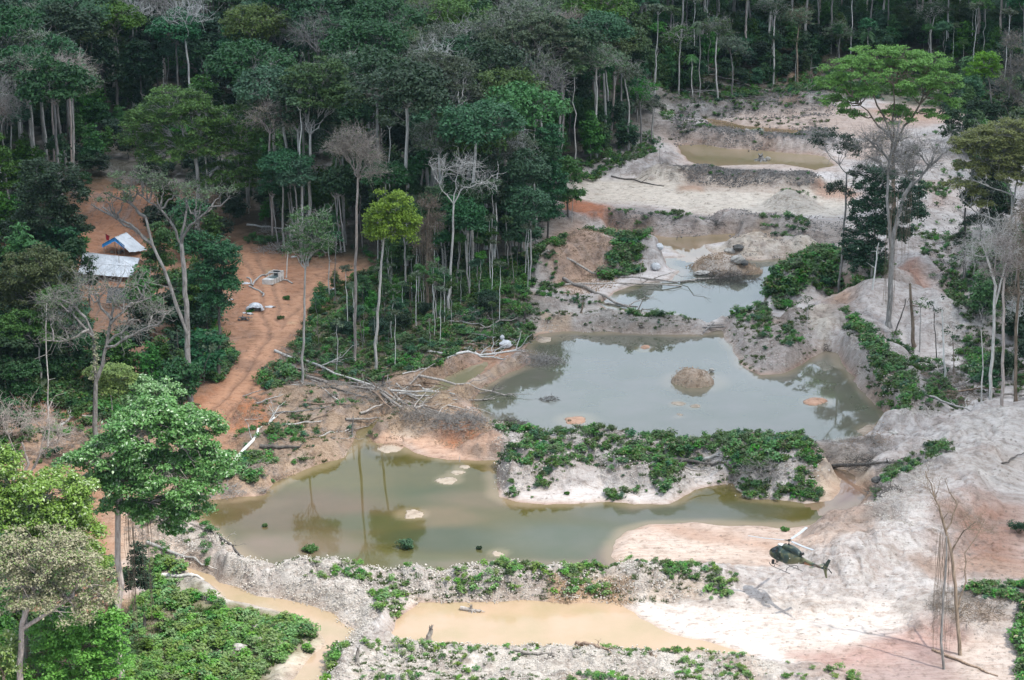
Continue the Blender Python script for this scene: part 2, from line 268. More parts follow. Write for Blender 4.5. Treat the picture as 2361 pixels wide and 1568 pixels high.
# fan grid: fine where the photo looks, coarse to the horizon
vv = np.concatenate([np.arange(1640, 210, -2.4), np.arange(210, -90, -9.0)])
Dv = np.array([g(CX, v)[1] for v in vv])
Dn = np.array([6, 30, 80, 140, 190, 220, 235]); Df = Dv[-1]*np.array([1.05, 1.15, 1.35, 1.7, 2.4, 3.6, 6, 10])
DG = np.concatenate([Dn, Dv, Df])
def tanx(u): return (u-CX)/F/(cp+sp*.32)      # slope x/y, close to the photo columns
uu = np.arange(-90, 2455, 3.3)
tg = tanx(uu); ext = np.array([.02, .05, .1, .18, .3, .5, .9, 1.6, 3])
TG = np.concatenate([tg[0]-ext[::-1], tg, tg[-1]+ext])
GX, GY = np.meshgrid(TG, DG); GX = GX*GY
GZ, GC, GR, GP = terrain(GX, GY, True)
def hz(x, y):
    """height of the ground at x, y (arrays or numbers)"""
    x = np.asarray(x, float); y = np.asarray(y, float)
    fi = np.interp(y, DG, np.arange(len(DG))); fj = np.interp(x/y, TG, np.arange(len(TG)))
    i = np.clip(fi.astype(int), 0, len(DG)-2); j = np.clip(fj.astype(int), 0, len(TG)-2); a = fi-i; b = fj-j
    return (GZ[i, j]*(1-a)*(1-b)+GZ[i+1, j]*a*(1-b)+GZ[i, j+1]*(1-a)*b+GZ[i+1, j+1]*a*b)
def gh(u, v):
    """where the sight line through a photo point meets the ground"""
    z = 0.0
    for _ in range(6):
        x, y = g(u, v, z); z = .5*z+.5*float(hz(x, y))
    x, y = g(u, v, z); return np.array((x, y, float(hz(x, y))))

# ---------------------------------------------------------------- mesh helpers
def mesh_np(name, verts, faces, mat=None, smooth=False, k=4):
    me = bpy.data.meshes.new(name); verts = np.asarray(verts, np.float32).reshape(-1, 3); faces = np.asarray(faces, np.int32).reshape(-1, k)
    me.vertices.add(len(verts)); me.vertices.foreach_set('co', verts.ravel())
    me.loops.add(faces.size); me.loops.foreach_set('vertex_index', faces.ravel())
    me.polygons.add(len(faces)); me.polygons.foreach_set('loop_start', np.arange(0, faces.size, k, dtype=np.int32))
    me.update(calc_edges=True)
    me.polygons.foreach_set('use_smooth', np.full(len(faces), smooth))
    if mat: me.materials.append(mat)
    return me
def link(name, me, parent=None, loc=None, rot=None):
    o = bpy.data.objects.new(name, me); COL.objects.link(o)
    if parent is not None: o.parent = parent
    if loc is not None: o.location = [float(c) for c in loc]
    if rot is not None: o.rotation_euler = rot
    return o
def tag(o, label=None, cat=None, group=None, kind=None):
    if label: o['label'] = label
    if cat: o['category'] = cat
    if group: o['group'] = group
    if kind: o['kind'] = kind
    return o
def empty(name, loc=(0, 0, 0), rz=0.0):
    o = link(name, None, None, loc, (0, 0, rz)); o.empty_display_size = .5; return o
def copy_tree(o, parent=None):
    c = o.copy(); COL.objects.link(c); c.parent = parent
    for ch in o.children: copy_tree(ch, c)
    return c

# ---------------------------------------------------------------- materials
class MT:
    def __init__(s, name):
        s.m = bpy.data.materials.new(name); s.m.use_nodes = True; s.t = s.m.node_tree; s.t.nodes.clear()
        s.out = s.n('ShaderNodeOutputMaterial')
    def n(s, k, **kw):
        x = s.t.nodes.new(k)
        for a, b in kw.items(): setattr(x, a, b)
        return x
    def l(s, a, b): s.t.links.new(a, b)
    def noise(s, scale, detail=4, vec=None, rough=.6, dist=0):
        x = s.n('ShaderNodeTexNoise'); x.inputs['Scale'].default_value = scale; x.inputs['Detail'].default_value = detail
        x.inputs['Roughness'].default_value = rough; x.inputs['Distortion'].default_value = dist
        if vec is not None: s.l(vec, x.inputs['Vector'])
        return x
    def ramp(s, fac, stops):
        r = s.n('ShaderNodeValToRGB'); e = r.color_ramp.elements
        while len(e) < len(stops): e.new(.5)
        for i, (p, c) in enumerate(stops): e[i].position = p; e[i].color = tuple(c)+((1,) if len(c) == 3 else ())
        s.l(fac, r.inputs[0]); return r
    def mixc(s, fac, a, b, blend='MIX'):
        x = s.n('ShaderNodeMix'); x.data_type = 'RGBA'; x.blend_type = blend; x.clamp_factor = True
        for k, q in (('Factor', fac), ('A', a), ('B', b)):
            if hasattr(q, 'is_linked'): s.l(q, x.inputs[k])
            elif k == 'Factor': x.inputs[k].default_value = q
            else: x.inputs[k].default_value = tuple(q)+((1,) if len(q) == 3 else ())
        return x.outputs['Result']
    def math(s, op, a, b=0.0, c=0.0):
        x = s.n('ShaderNodeMath'); x.operation = op
        for i, q in enumerate((a, b, c)):
            if hasattr(q, 'is_linked'): s.l(q, x.inputs[i])
            else: x.inputs[i].default_value = q
        return x.outputs[0]
    def bump(s, h, strength, dist=.1):
        b = s.n('ShaderNodeBump'); b.inputs['Distance'].default_value = dist
        if hasattr(strength, 'is_linked'): s.l(strength, b.inputs['Strength'])
        else: b.inputs['Strength'].default_value = strength
        s.l(h, b.inputs['Height']); return b.outputs[0]
    def pbr(s, col, rough=.8, spec=.3, normal=None, metal=0.0):
        p = s.n('ShaderNodeBsdfPrincipled')
        if hasattr(col, 'is_linked'): s.l(col, p.inputs['Base Color'])
        else: p.inputs['Base Color'].default_value = tuple(col)+(1,)
        if hasattr(rough, 'is_linked'): s.l(rough, p.inputs['Roughness'])
        else: p.inputs['Roughness'].default_value = rough
        p.inputs['Specular IOR Level'].default_value = spec; p.inputs['Metallic'].default_value = metal
        if normal is not None: s.l(normal, p.inputs['Normal'])
        s.l(p.outputs[0], s.out.inputs[0]); s.p = p; return s.m

def mat_ground():
    t = MT('ground_soil'); at = t.n('ShaderNodeAttribute'); at.attribute_name = 'soil'; geo = t.n('ShaderNodeNewGeometry')
    P = geo.outputs['Position']
    n1 = t.noise(.9, 6, P, .65); n2 = t.noise(5.0, 4, P, .7); n3 = t.noise(.16, 3, P)
    mpn = t.n('ShaderNodeMapping'); mpn.inputs['Scale'].default_value = (.35, 2.0, 1); mpn.inputs['Rotation'].default_value = (0, 0, .5); t.l(P, mpn.inputs['Vector'])
    st = t.noise(.8, 5, mpn.outputs[0], .6, 1.2)
    f1 = t.ramp(n1.outputs['Fac'], [(.30, (.60, .57, .54)), (.47, (.95, .94, .93)), (.7, (1.05, 1.05, 1.05))])
    c = t.mixc(1.0, at.outputs['Color'], f1.outputs[0], 'MULTIPLY')
    f2 = t.ramp(n2.outputs['Fac'], [(.3, (.70, .68, .66)), (.48, (1, 1, 1))])
    c = t.mixc(at.outputs['Alpha'], c, t.mixc(1.0, c, f2.outputs[0], 'MULTIPLY'))
    f3 = t.ramp(st.outputs['Fac'], [(.36, (.80, .74, .70)), (.52, (1, 1, 1)), (.7, (1.0, 1.0, 1.0))])
    c = t.mixc(.8, c, t.mixc(1.0, c, f3.outputs[0], 'MULTIPLY'))
    # scattered dark crumbs and litter
    vo = t.n('ShaderNodeTexVoronoi'); vo.inputs['Scale'].default_value = .8; vo.inputs['Randomness'].default_value = 1; t.l(P, vo.inputs['Vector'])
    sp_ = t.math('MULTIPLY', t.math('LESS_THAN', vo.outputs['Distance'], t.math('MULTIPLY', n2.outputs['Fac'], .30)), t.math('GREATER_THAN', n3.outputs['Fac'], .46))
    c = t.mixc(t.math('MULTIPLY', sp_, .6), c, (.14, .12, .10))
    hgt = t.math('ADD', n1.outputs['Fac'], t.math('MULTIPLY', n2.outputs['Fac'], .5))
    hgt = t.math('ADD', hgt, t.math('MULTIPLY', st.outputs['Fac'], .4))
    nb = t.bump(hgt, t.math('MULTIPLY_ADD', at.outputs['Alpha'], .9, .3), .45)
    return t.pbr(c, .95, .15, nb)
def mat_water(name, rough=.035, ior=1.45, bump=.02, spec=.5):
    t = MT(name); at = t.n('ShaderNodeAttribute'); at.attribute_name = 'soil'; geo = t.n('ShaderNodeNewGeometry')
    n = t.noise(.12, 4, geo.outputs['Position']); n2 = t.noise(.9, 3, geo.outputs['Position'])
    c = t.mixc(1, at.outputs['Color'], t.ramp(n.outputs['Fac'], [(.3, (.85, .9, .8)), (.7, (1.12, 1.05, 1.1))]).outputs[0], 'MULTIPLY')
    nb = t.bump(n2.outputs['Fac'], bump, .05)
    m = t.pbr(c, rough, spec, nb); t.p.inputs['IOR'].default_value = ior; return m
def mat_leaf(name, col, col2=None, trans=.25, var=.35, gloss=.3, dry=None, dryf=0.0):
    t = MT(name); geo = t.n('ShaderNodeNewGeometry'); oi = t.n('ShaderNodeObjectInfo')
    col2 = col2 or tuple(x*1.7 for x in col)
    tc_ = t.n('ShaderNodeTexCoord'); n = t.noise(.32, 2, tc_.outputs['Object'])
    rnd = geo.outputs['Random Per Island']
    f = t.math('ADD', t.math('MULTIPLY', rnd, .5), t.math('MULTIPLY', t.math('SUBTRACT', n.outputs['Fac'], .2), .8))
    c = t.mixc(f, col, col2)
    if dry: c = t.mixc(t.math('LESS_THAN', rnd, dryf), c, dry)
    hs = t.n('ShaderNodeHueSaturation'); t.l(c, hs.inputs['Color'])
    t.l(t.math('MULTIPLY_ADD', oi.outputs['Random'], .06, .472), hs.inputs['Hue'])
    t.l(t.math('MULTIPLY_ADD', oi.outputs['Random'], 2*var, 1-var), hs.inputs['Value'])
    r2 = t.math('FRACT', t.math('MULTIPLY', oi.outputs['Random'], 7.31)); t.l(t.math('MULTIPLY_ADD', r2, .4, .85), hs.inputs['Saturation'])
    p = t.n('ShaderNodeBsdfPrincipled'); t.l(hs.outputs[0], p.inputs['Base Color']); p.inputs['Roughness'].default_value = .5; p.inputs['Specular IOR Level'].default_value = gloss
    tr = t.n('ShaderNodeBsdfTranslucent'); t.l(hs.outputs[0], tr.inputs[0])
    ms = t.n('ShaderNodeMixShader'); ms.inputs[0].default_value = trans; t.l(p.outputs[0], ms.inputs[1]); t.l(tr.outputs[0], ms.inputs[2]); t.l(ms.outputs[0], t.out.inputs[0])
    return t.m
def mat_bark(name, a, b, scale=2.0):
    t = MT(name); tc_ = t.n('ShaderNodeTexCoord'); oi = t.n('ShaderNodeObjectInfo')
    mp_ = t.n('ShaderNodeMapping'); mp_.inputs['Scale'].default_value = (1.6, 1.6, .35); t.l(tc_.outputs['Object'], mp_.inputs['Vector'])
    n = t.noise(scale, 5, mp_.outputs[0], .7); c = t.ramp(n.outputs['Fac'], [(.35, a), (.62, b)]).outputs[0]
    v = t.math('MULTIPLY_ADD', oi.outputs['Random'], .5, .75); hs = t.n('ShaderNodeHueSaturation'); t.l(c, hs.inputs['Color']); t.l(v, hs.inputs['Value'])
    return t.pbr(hs.outputs[0], .9, .15, t.bump(n.outputs['Fac'], .5, .1))
def mat_plain(name, c, rough=.6, spec=.4, metal=0.0, c2=None, scale=3.0):
    t = MT(name)
    if c2 is None: c2 = tuple(x*.8 for x in c)
    tc_ = t.n('ShaderNodeTexCoord'); n = t.noise(scale, 4, tc_.outputs['Object'])
    return t.pbr(t.ramp(n.outputs['Fac'], [(.35, c2), (.6, c)]).outputs[0], rough, spec, t.bump(n.outputs['Fac'], .2, .05), metal)
M = {}
M['ground'] = mat_ground()
# ---------------------------------------------------------------- ground and water
def grid_faces(ni, nj):
    a = np.arange(ni*nj).reshape(ni, nj); return np.stack([a[:-1, :-1], a[:-1, 1:], a[1:, 1:], a[1:, :-1]], -1).reshape(-1, 4)
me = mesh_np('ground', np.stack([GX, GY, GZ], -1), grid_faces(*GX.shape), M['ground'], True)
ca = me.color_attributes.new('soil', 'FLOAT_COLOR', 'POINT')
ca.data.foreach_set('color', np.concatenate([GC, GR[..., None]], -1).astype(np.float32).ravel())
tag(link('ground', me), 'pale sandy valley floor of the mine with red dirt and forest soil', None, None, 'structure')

MUD = {'main_pond': (.105,.105,.08), 'middle_pond': (.10,.105,.085), 'upper_creek': (.24,.175,.11), 'lower_pond': (.075,.066,.02), 'tan_pond': (.37,.275,.18), 'creek': (.36,.27,.18),
       'trench': (.19,.175,.11), 'far_pond': (.25,.20,.12), 'back_creek': (.22,.15,.09), 'red_stream': (.15,.085,.06)}
# lower pond: silt and deep-water tints, one patch a painted tree reflection: (u, v, ru, rv, colour)
STAIN_REFLECTION = [(990,1120,90,60,(.10,.12,.035)),(1010,1240,170,40,(.10,.12,.06)),(1300,1235,90,30,(.11,.12,.08)),(780,1110,140,26,(.20,.17,.06)),(1000,1090,260,40,(.155,.135,.035)),(700,1180,240,60,(.21,.15,.085)),(640,1270,200,45,(.33,.25,.18)),(1000,1190,130,26,(.26,.19,.09)),(850,1200,160,24,(.13,.14,.055)),
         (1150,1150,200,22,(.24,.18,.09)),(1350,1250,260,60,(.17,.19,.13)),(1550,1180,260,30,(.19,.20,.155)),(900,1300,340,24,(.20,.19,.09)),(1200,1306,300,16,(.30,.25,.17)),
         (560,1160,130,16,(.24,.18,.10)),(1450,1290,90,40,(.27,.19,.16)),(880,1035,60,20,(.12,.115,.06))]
M['water'] = mat_water('pond_water', .025, 1.66, .008); M['olive'] = mat_water('olive_water', .03, 1.33, .01, .34); M['silt'] = mat_water('silty_water', .12, 1.36, .03)
for k, P in WATER.items():
    lo = P.min(0)-3; hi = P.max(0)+3; st = .6 if k in ('lower_pond',) else .8
    xs = np.arange(lo[0], hi[0], st); ys = np.arange(lo[1], hi[1], st*1.4); XX, YY = np.meshgrid(xs, ys)
    wz = {'tan_pond': .0, 'creek': -.002}.get(k, 0.0)
    keep = sdpoly(XX, YY, P) < 2.4
    f = grid_faces(*XX.shape); kf = keep.ravel()[f].any(1); f = f[kf]
    used = np.unique(f); mp_ = -np.ones(XX.size, int); mp_[used] = np.arange(len(used))
    x = XX.ravel()[used]; y = YY.ravel()[used]
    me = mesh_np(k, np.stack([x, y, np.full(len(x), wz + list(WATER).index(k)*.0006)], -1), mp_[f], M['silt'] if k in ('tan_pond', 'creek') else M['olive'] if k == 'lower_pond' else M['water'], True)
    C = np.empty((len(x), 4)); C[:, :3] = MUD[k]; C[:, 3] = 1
    dx = x+2*fbm(x, y, 9, 3, 91); dy = y+2*fbm(x, y, 9, 3, 95)
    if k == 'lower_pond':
        for (u, v, ru, rv, c) in STAIN_REFLECTION:
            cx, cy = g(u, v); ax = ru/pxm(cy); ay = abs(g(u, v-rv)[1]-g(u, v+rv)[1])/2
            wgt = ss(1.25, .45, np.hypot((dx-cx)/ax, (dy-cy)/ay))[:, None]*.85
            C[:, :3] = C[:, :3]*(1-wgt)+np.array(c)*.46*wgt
    pd = sdpoly(x, y, P)
    sh = ss(-2.2, -.1, pd+.7*fbm(x, y, 5, 2, 3))[:, None]*(.4 if k != 'tan_pond' else .25)
    C[:, :3] = C[:, :3]*(1-sh)+np.array((.33, .25, .165))*sh
    for (u, v, ru, hh, kd) in ISLES:
        if k in ('lower_pond', 'main_pond') and kd != 'x':
            cx, cy = g(u, v); r = ru/pxm(cy); q = (ss(1.9, 1.0, np.hypot(x-cx, y-cy)/r)*.28)[:, None]
            C[:, :3] = C[:, :3]*(1-q)+np.array((.34, .27, .18))*q
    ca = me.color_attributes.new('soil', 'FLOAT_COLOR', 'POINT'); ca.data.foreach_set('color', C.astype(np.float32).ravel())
    tag(link({'creek': 'creek', 'trench': 'trench_water', 'red_stream': 'stream', 'upper_creek': 'creek', 'back_creek': 'creek'}.get(k, 'pond'), me), None, None, None, 'structure')
# ---------------------------------------------------------------- cloud high over the valley, out of frame: it shades the far two thirds
def make_cloud():
    t = MT('cloud'); geo = t.n('ShaderNodeNewGeometry'); at = t.n('ShaderNodeAttribute'); at.attribute_name = 'thickness'
    n = t.noise(.012, 5, geo.outputs['Position'])
    d = t.math('MULTIPLY', at.outputs['Fac'], t.math('MULTIPLY_ADD', n.outputs['Fac'], .5, .72))
    tb = t.n('ShaderNodeBsdfTransparent'); tl = t.n('ShaderNodeBsdfTranslucent'); tl.inputs[0].default_value = (.93, .95, 1, 1)
    ms = t.n('ShaderNodeMixShader'); t.l(d, ms.inputs[0]); t.l(tb.outputs[0], ms.inputs[1]); t.l(tl.outputs[0], ms.inputs[2]); t.l(ms.outputs[0], t.out.inputs[0])
    Hc = 620.0; off = np.array((SUN.x, SUN.y))*Hc/SUN.z
    xs = np.linspace(-620, 620, 63); ys = np.linspace(-60, 900, 49); X, Y = np.meshgrid(xs, ys)
    gx = X; gy = Y+330     # the ground this part of the cloud shades
    edge = np.clip(345-.75*np.clip(gx, -20, 200), 275, 375) + 12*fbm(gx, gy, 60, 3, 7)
    den = ss(-50, 45, gy-edge)*ss(1250, 1100, gy)*ss(610, 480, abs(gx))
    th = 18+30*den+14*fbm(gx, gy, 120, 3, 8)
    up = np.stack([gx+off[0], gy+off[1], Hc+th], -1); lo = np.stack([gx+off[0], gy+off[1], Hc-.35*th], -1)
    nv = X.size; f = grid_faces(*X.shape); ni, nj = X.shape; idx = np.arange(nv).reshape(ni, nj)
    b = np.concatenate([idx[0], idx[1:, -1], idx[-1, -2::-1], idx[-2::-1, 0]]); side = np.stack([b[:-1], b[1:], b[1:]+nv, b[:-1]+nv], -1)
    me = mesh_np('cloud', np.concatenate([up.reshape(-1, 3), lo.reshape(-1, 3)]), np.concatenate([f, f[:, ::-1]+nv, side]), t.m, True)
    a = me.attributes.new('thickness', 'FLOAT', 'POINT'); a.data.foreach_set('value', np.concatenate([den.ravel()]*2).astype(np.float32)*.62)
    tag(link('cloud', me), None, None, None, 'structure')
make_cloud()

# ---------------------------------------------------------------- plants: leaves, limbs, trees
def unit(a): return a/(np.linalg.norm(a, axis=-1, keepdims=True)+1e-9)
def leaves(rng, cen, rad, per, size, up=.45, flat=.6, shell=.55, asp=1.6):
    """kite-shaped leaf sprays filling ellipsoid clumps; cen (k,3), rad (k,)"""
    k = len(cen); size = size*.87; per = (np.broadcast_to(per, (k,))*.98).astype(int); ci = np.repeat(np.arange(k), per); n = len(ci)
    d = unit(rng.normal(size=(n, 3))); d[:, 2] = np.where(rng.random(n) < .72, abs(d[:, 2]), d[:, 2])
    r = shell+(1-shell)*rng.random(n)**.7; r = np.where(rng.random(n) < .25, rng.random(n)*shell, r)*(1+.25*rng.normal(size=n)*.6)
    off = d*r[:, None]*rad[ci][:, None]; off[:, 2] *= flat
    c = cen[ci]+off
    nrm = unit(unit(d)*.5+rng.normal(size=(n, 3))*.55+np.array((0, 0, up*1.6)))
    t = unit(np.cross(nrm, unit(rng.normal(size=(n, 3))))); b = np.cross(nrm, t)
    s = (size*(.65+.7*rng.random(n)))[:, None]
    v = np.stack([c-t*s*.5*asp, c+b*s*.45+nrm*s*.08, c+t*s*.5*asp, c-b*s*.45+nrm*s*.08], 1)
    return v.reshape(-1, 3), np.arange(4*n).reshape(-1, 4)
class Wood:
    def __init__(s): s.a = []; s.b = []; s.ra = []; s.rb = []
    def path(s, pts, r0, r1):
        n = len(pts)-1
        for i in range(n):
            s.a.append(pts[i]); s.b.append(pts[i+1]); s.ra.append(r0+(r1-r0)*i/n); s.rb.append(r0+(r1-r0)*(i+1)/n)
    def mesh(s, name, mat, sides=5):
        a = np.array(s.a, float).reshape(-1, 3); b = np.array(s.b, float).reshape(-1, 3); ra = np.array(s.ra); rb = np.array(s.rb)
        d = unit(b-a); ref = np.where(abs(d[:, 2:3]) > .9, np.array([[1., 0, 0]]), np.array([[0, 0, 1.]])); t = unit(np.cross(d, ref)); w_ = np.cross(d, t)
        V = []; Fc = []; base = 0
        for sel, k in ((ra > .12, max(sides, 6)), (ra <= .12, 3)):
            if not sel.any(): continue
            an = np.arange(k)*2*PI/k; cs = np.cos(an)[None, :, None]; sn = np.sin(an)[None, :, None]
            o = t[sel][:, None]*cs+w_[sel][:, None]*sn
            e = (b-a)[sel]*.03
            v = np.concatenate([(a[sel]-e)[:, None]+o*ra[sel][:, None, None], (b[sel]+e)[:, None]+o*rb[sel][:, None, None]], 1)
            m = len(v); i0 = base+np.arange(m)[:, None]*2*k; j = np.arange(k); jn = (j+1) % k
            Fc.append(np.stack([i0+j, i0+jn, i0+k+jn, i0+k+j], -1).reshape(-1, 4)); V.append(v.reshape(-1, 3)); base += m*2*k
        if not V: V = [np.zeros((3, 3))]; Fc = [np.array([[0, 1, 2, 2]])]
        return mesh_np(name, np.concatenate(V), np.concatenate(Fc), mat, True)
def bend(rng, a, b, n, wig, sag=0.0):
    a = np.asarray(a, float); b = np.asarray(b, float); t = np.linspace(0, 1, n+1)[:, None]; p = a+(b-a)*t
    l = np.linalg.norm(b-a); off = np.zeros((n+1, 3)); off[1:-1] = rng.normal(size=(n-1, 3))*wig*l/n**.5
    p = p+off; p[:, 2] += (np.sin(t[:, 0]*PI))*sag*l
    return p
def limbs(rng, wood, top, r, cen, wig=.12, g1=5, twig=0, twl=1.5, twr=.02, sag=.06, start=None, lv=.45, twup=.3):
    """limbs from the trunk top that fork towards every clump of the crown"""
    cen = np.asarray(cen); k = len(cen); top = np.asarray(top, float)
    az = np.arctan2(cen[:, 1]-top[1], cen[:, 0]-top[0]); g1 = max(1, min(g1, k)); lab = ((az+PI)/(2*PI)*g1+rng.random()).astype(int) % g1
    for q in range(g1):
        ids = np.where(lab == q)[0]
        if not len(ids): continue
        c = cen[ids].mean(0); st = top if start is None else start(rng)
        mid = st+(c-st)*lv+np.array((0, 0, .02))
        p = bend(rng, st, mid, 4, wig, -sag*.5); wood.path(p, r*.62, r*.42)
        m = max(1, int(round(len(ids)/4))); sub = np.array_split(ids[np.argsort(cen[ids, 2]+rng.normal(size=len(ids)))], m)
        for s_ in sub:
            if not len(s_): continue
            c2 = cen[s_].mean(0); e = mid+(c2-mid)*.6; p = bend(rng, mid, e, 3, wig*1.2, sag); wood.path(p, r*.38, r*.22)
            for i in s_:
                p = bend(rng, e, cen[i], 3, wig*1.4, sag); wood.path(p, r*.2, r*.07)
                if twig:
                    for _ in range(twig):
                        s0 = p[rng.integers(1, 4)]; d = unit(rng.normal(size=3)+unit(cen[i]-e)*.9+np.array((0, 0, twup))); e2 = s0+d*twl*(.5+rng.random())
                        q2 = bend(rng, s0, e2, 2, .14, .02); wood.path(q2, max(r*.05, twr*.8), twr*.55)
                        for _2 in range(2):
                            s1 = q2[1+_2]; d2 = unit(rng.normal(size=3)*.9+d); wood.path([s1, s1+d2*twl*.6*(.5+rng.random())], twr*.6, twr*.35)
def dome(rng, n, rx, rz, z0, low=-.15, inner=.25):
    """clump centres over a rounded crown"""
    d = unit(rng.normal(size=(n*3, 3))); d = d[d[:, 2] > low][:n]; r = np.where(rng.random(len(d)) < inner, .35+.4*rng.random(len(d)), .82+.22*rng.random(len(d)))
    lob = unit(rng.normal(size=(5, 3))); r = r*(.88+.30*np.clip((d@lob.T-.55)*2.2, 0, 1).max(1)-.22*rng.random(len(d))**3); c = d*r[:, None]*np.array((rx, rx, rz)); c[:, 2] += z0; return c
BARKS = {}
BARKS['pale'] = mat_bark('pale_bark', (.26, .25, .23), (.50, .48, .45)); BARKS['grey'] = mat_bark('grey_bark', (.13, .12, .11), (.30, .285, .27))
BARKS['dark'] = mat_bark('dark_bark', (.05, .045, .042), (.15, .135, .12)); BARKS['pink'] = mat_bark('pinkish_bark', (.22, .18, .16), (.40, .35, .32))
BARKS['white'] = mat_bark('bleached_wood', (.42, .42, .40), (.66, .65, .62)); BARKS['brown'] = mat_bark('brown_bark', (.12, .09, .065), (.27, .21, .16))
BARKS['log'] = mat_bark('weathered_log', (.15, .13, .115), (.38, .345, .31)); BARKS['logbrown'] = mat_bark('brown_log', (.14, .095, .065), (.33, .24, .18))
LF = {}
LF['forest'] = mat_leaf('forest_leaves', (.018, .056, .024), (.055, .135, .05), .2, .42)
LF['mid'] = mat_leaf('green_leaves', (.035, .090, .024), (.09, .18, .045), .22, .35)
LF['olive'] = mat_leaf('olive_leaves', (.05, .085, .022), (.12, .175, .045), .2, .2)
LF['greyg'] = mat_leaf('grey_green_leaves', (.055, .085, .048), (.12, .16, .085), .2, .3)
LF['dark'] = mat_leaf('dark_leaves', (.012, .032, .016), (.03, .062, .028), .15, .3)
LF['bright'] = mat_leaf('fresh_leaves', (.10, .21, .015), (.21, .36, .04), .3, .05)
LF['yellow'] = mat_leaf('yellow_green_leaves', (.13, .155, .04), (.26, .28, .085), .28, .05)
LF['hero'] = mat_leaf('glossy_leaves', (.05, .13, .03), (.19, .30, .105), .25, .06, .7, (.40, .48, .32), .08)
LF['sunny'] = mat_leaf('sunny_leaves', (.10, .20, .05), (.26, .38, .13), .28, .1, .6, (.42, .50, .32), .10)
LF['brown'] = mat_leaf('brownish_leaves', (.24, .24, .14), (.42, .40, .27), .25, .08, .3, (.16, .24, .08), .25)
LF['pale'] = mat_leaf('pale_green_leaves', (.20, .27, .08), (.36, .42, .17), .28, .06)
LF['shrub'] = mat_leaf('shrub_leaves', (.03, .095, .02), (.12, .22, .05), .24, .45, .5, (.20, .17, .09), .05)
LF['lime'] = mat_leaf('creeper_leaves', (.085, .175, .035), (.22, .33, .10), .28, .2, .5)
LF['grass'] = mat_leaf('grass_blades', (.045, .075, .02), (.10, .14, .045), .2, .3, .2)
LF['palm'] = mat_leaf('palm_leaves', (.03, .085, .025), (.07, .15, .04), .2, .2, .6)
LF['dry'] = mat_leaf('dry_foliage', (.12, .10, .075), (.20, .175, .14), .15, .2, .2)

class Proto: pass
def make_tree(seed, H, rx, rz, zc, n=70, rc=1.6, per=70, leaf=.42, lf='forest', bark='grey', r0=.3, lean=.04, clear=None, g1=5, low=-.15, twig=0, twl=1.6, inner=.25, cloak=0, wig=.12, flat=.6, twr=.03, lv=.45, clumps=None, droop=0):
    rng = np.random.default_rng(seed); W = Wood(); p = Proto(); cl = clear if clear is not None else zc-rz*.35
    top = np.array((rng.normal()*lean*cl, rng.normal()*lean*cl, cl)); tp = bend(rng, (0, 0, -.6), top, 8, lean*.4); tp[0, :2] = 0
    T = Wood(); T.path(tp, r0, r0*.62); T.path([tp[0], tp[0]+(tp[1]-tp[0])*.25], r0*1.7, r0)
    cen = dome(rng, n, rx, rz, zc, low, inner) if clumps is None else clumps(rng); cen = cen+np.array((top[0], top[1], 0))*(clumps is None)
    limbs(rng, W, top, r0, cen, wig, g1, twig, twl, twr, lv=lv)
    p.trunk = T.mesh('trunk', BARKS[bark], 8); p.limb = W.mesh('branches', BARKS[bark])
    p.crown = None
    if lf:
        V, Fc = leaves(rng, cen, rc*(.7+.6*rng.random(len(cen))), per, leaf, flat=flat)
        if cloak:
            q = np.array([tp[0]+(tp[-1]-tp[0])*t for t in np.linspace(.1, 1, cloak)])+rng.normal(size=(cloak, 3))*.5
            V2, F2 = leaves(rng, q, .9+.8*rng.random(cloak), 60, leaf, flat=1.2); Fc = np.concatenate([Fc, F2+len(V)]); V = np.concatenate([V, V2])
        p.crown = mesh_np('crown', V, Fc, LF[lf])
    return p
def put_tree(name, p, loc, s=1.0, rz=0.0, label='', cat='tree', group=None, lf=None, tilt=(0, 0), sz=None):
    o = empty(name, loc); o.rotation_euler = (tilt[0], tilt[1], rz); o.scale = (s, s, sz or s)
    link('trunk', p.trunk, o); link('branches', p.limb, o)
    if p.crown: link('crown', p.crown, o)
    tag(o, label, cat, group); return o
def put_dup(src, loc, s, rz, label, group, sz=None):
    o = copy_tree(src); o.location = [float(c) for c in loc]; o.rotation_euler = (0, 0, rz); o.scale = (s, s, sz or s); tag(o, label, None, group); return o

# --- shrub and grass templates for the ground cover, not linked on their own
def tmpl(name, V, Fc, mat): return bpy.data.objects.new(name, mesh_np(name, V, Fc, mat))
def shrub_mesh(seed, r, n, leaf, lf, h=.8, name='shrub'):
    rng = np.random.default_rng(seed); k = 7; c = rng.normal(size=(k, 3))*r*.45; c[:, 2] = abs(c[:, 2])*h+r*.25
    V, Fc = leaves(rng, c, r*(.35+.3*rng.random(k)), n//k, leaf, up=.7, flat=.85, shell=.6); V[:, 2] = np.maximum(V[:, 2], -.1)
    return V, Fc
def grass_mesh(seed, r, n, hgt):
    rng = np.random.default_rng(seed); a = rng.random(n)*2*PI; q = r*rng.random(n)**.6; b = np.stack([np.cos(a)*q, np.sin(a)*q, np.full(n, -.05)], 1)
    d = np.stack([np.cos(a)*.5, np.sin(a)*.5, np.ones(n)], 1)+rng.normal(size=(n, 3))*.25; d = unit(d)*(hgt*(.5+.7*rng.random(n)))[:, None]; s = unit(np.cross(d, rng.normal(size=(n, 3))))*.05
    V = np.stack([b-s, b+s, b+d*.6+s*.7+d*0, b+d], 1); return V.reshape(-1, 3), np.arange(4*n).reshape(-1, 4)
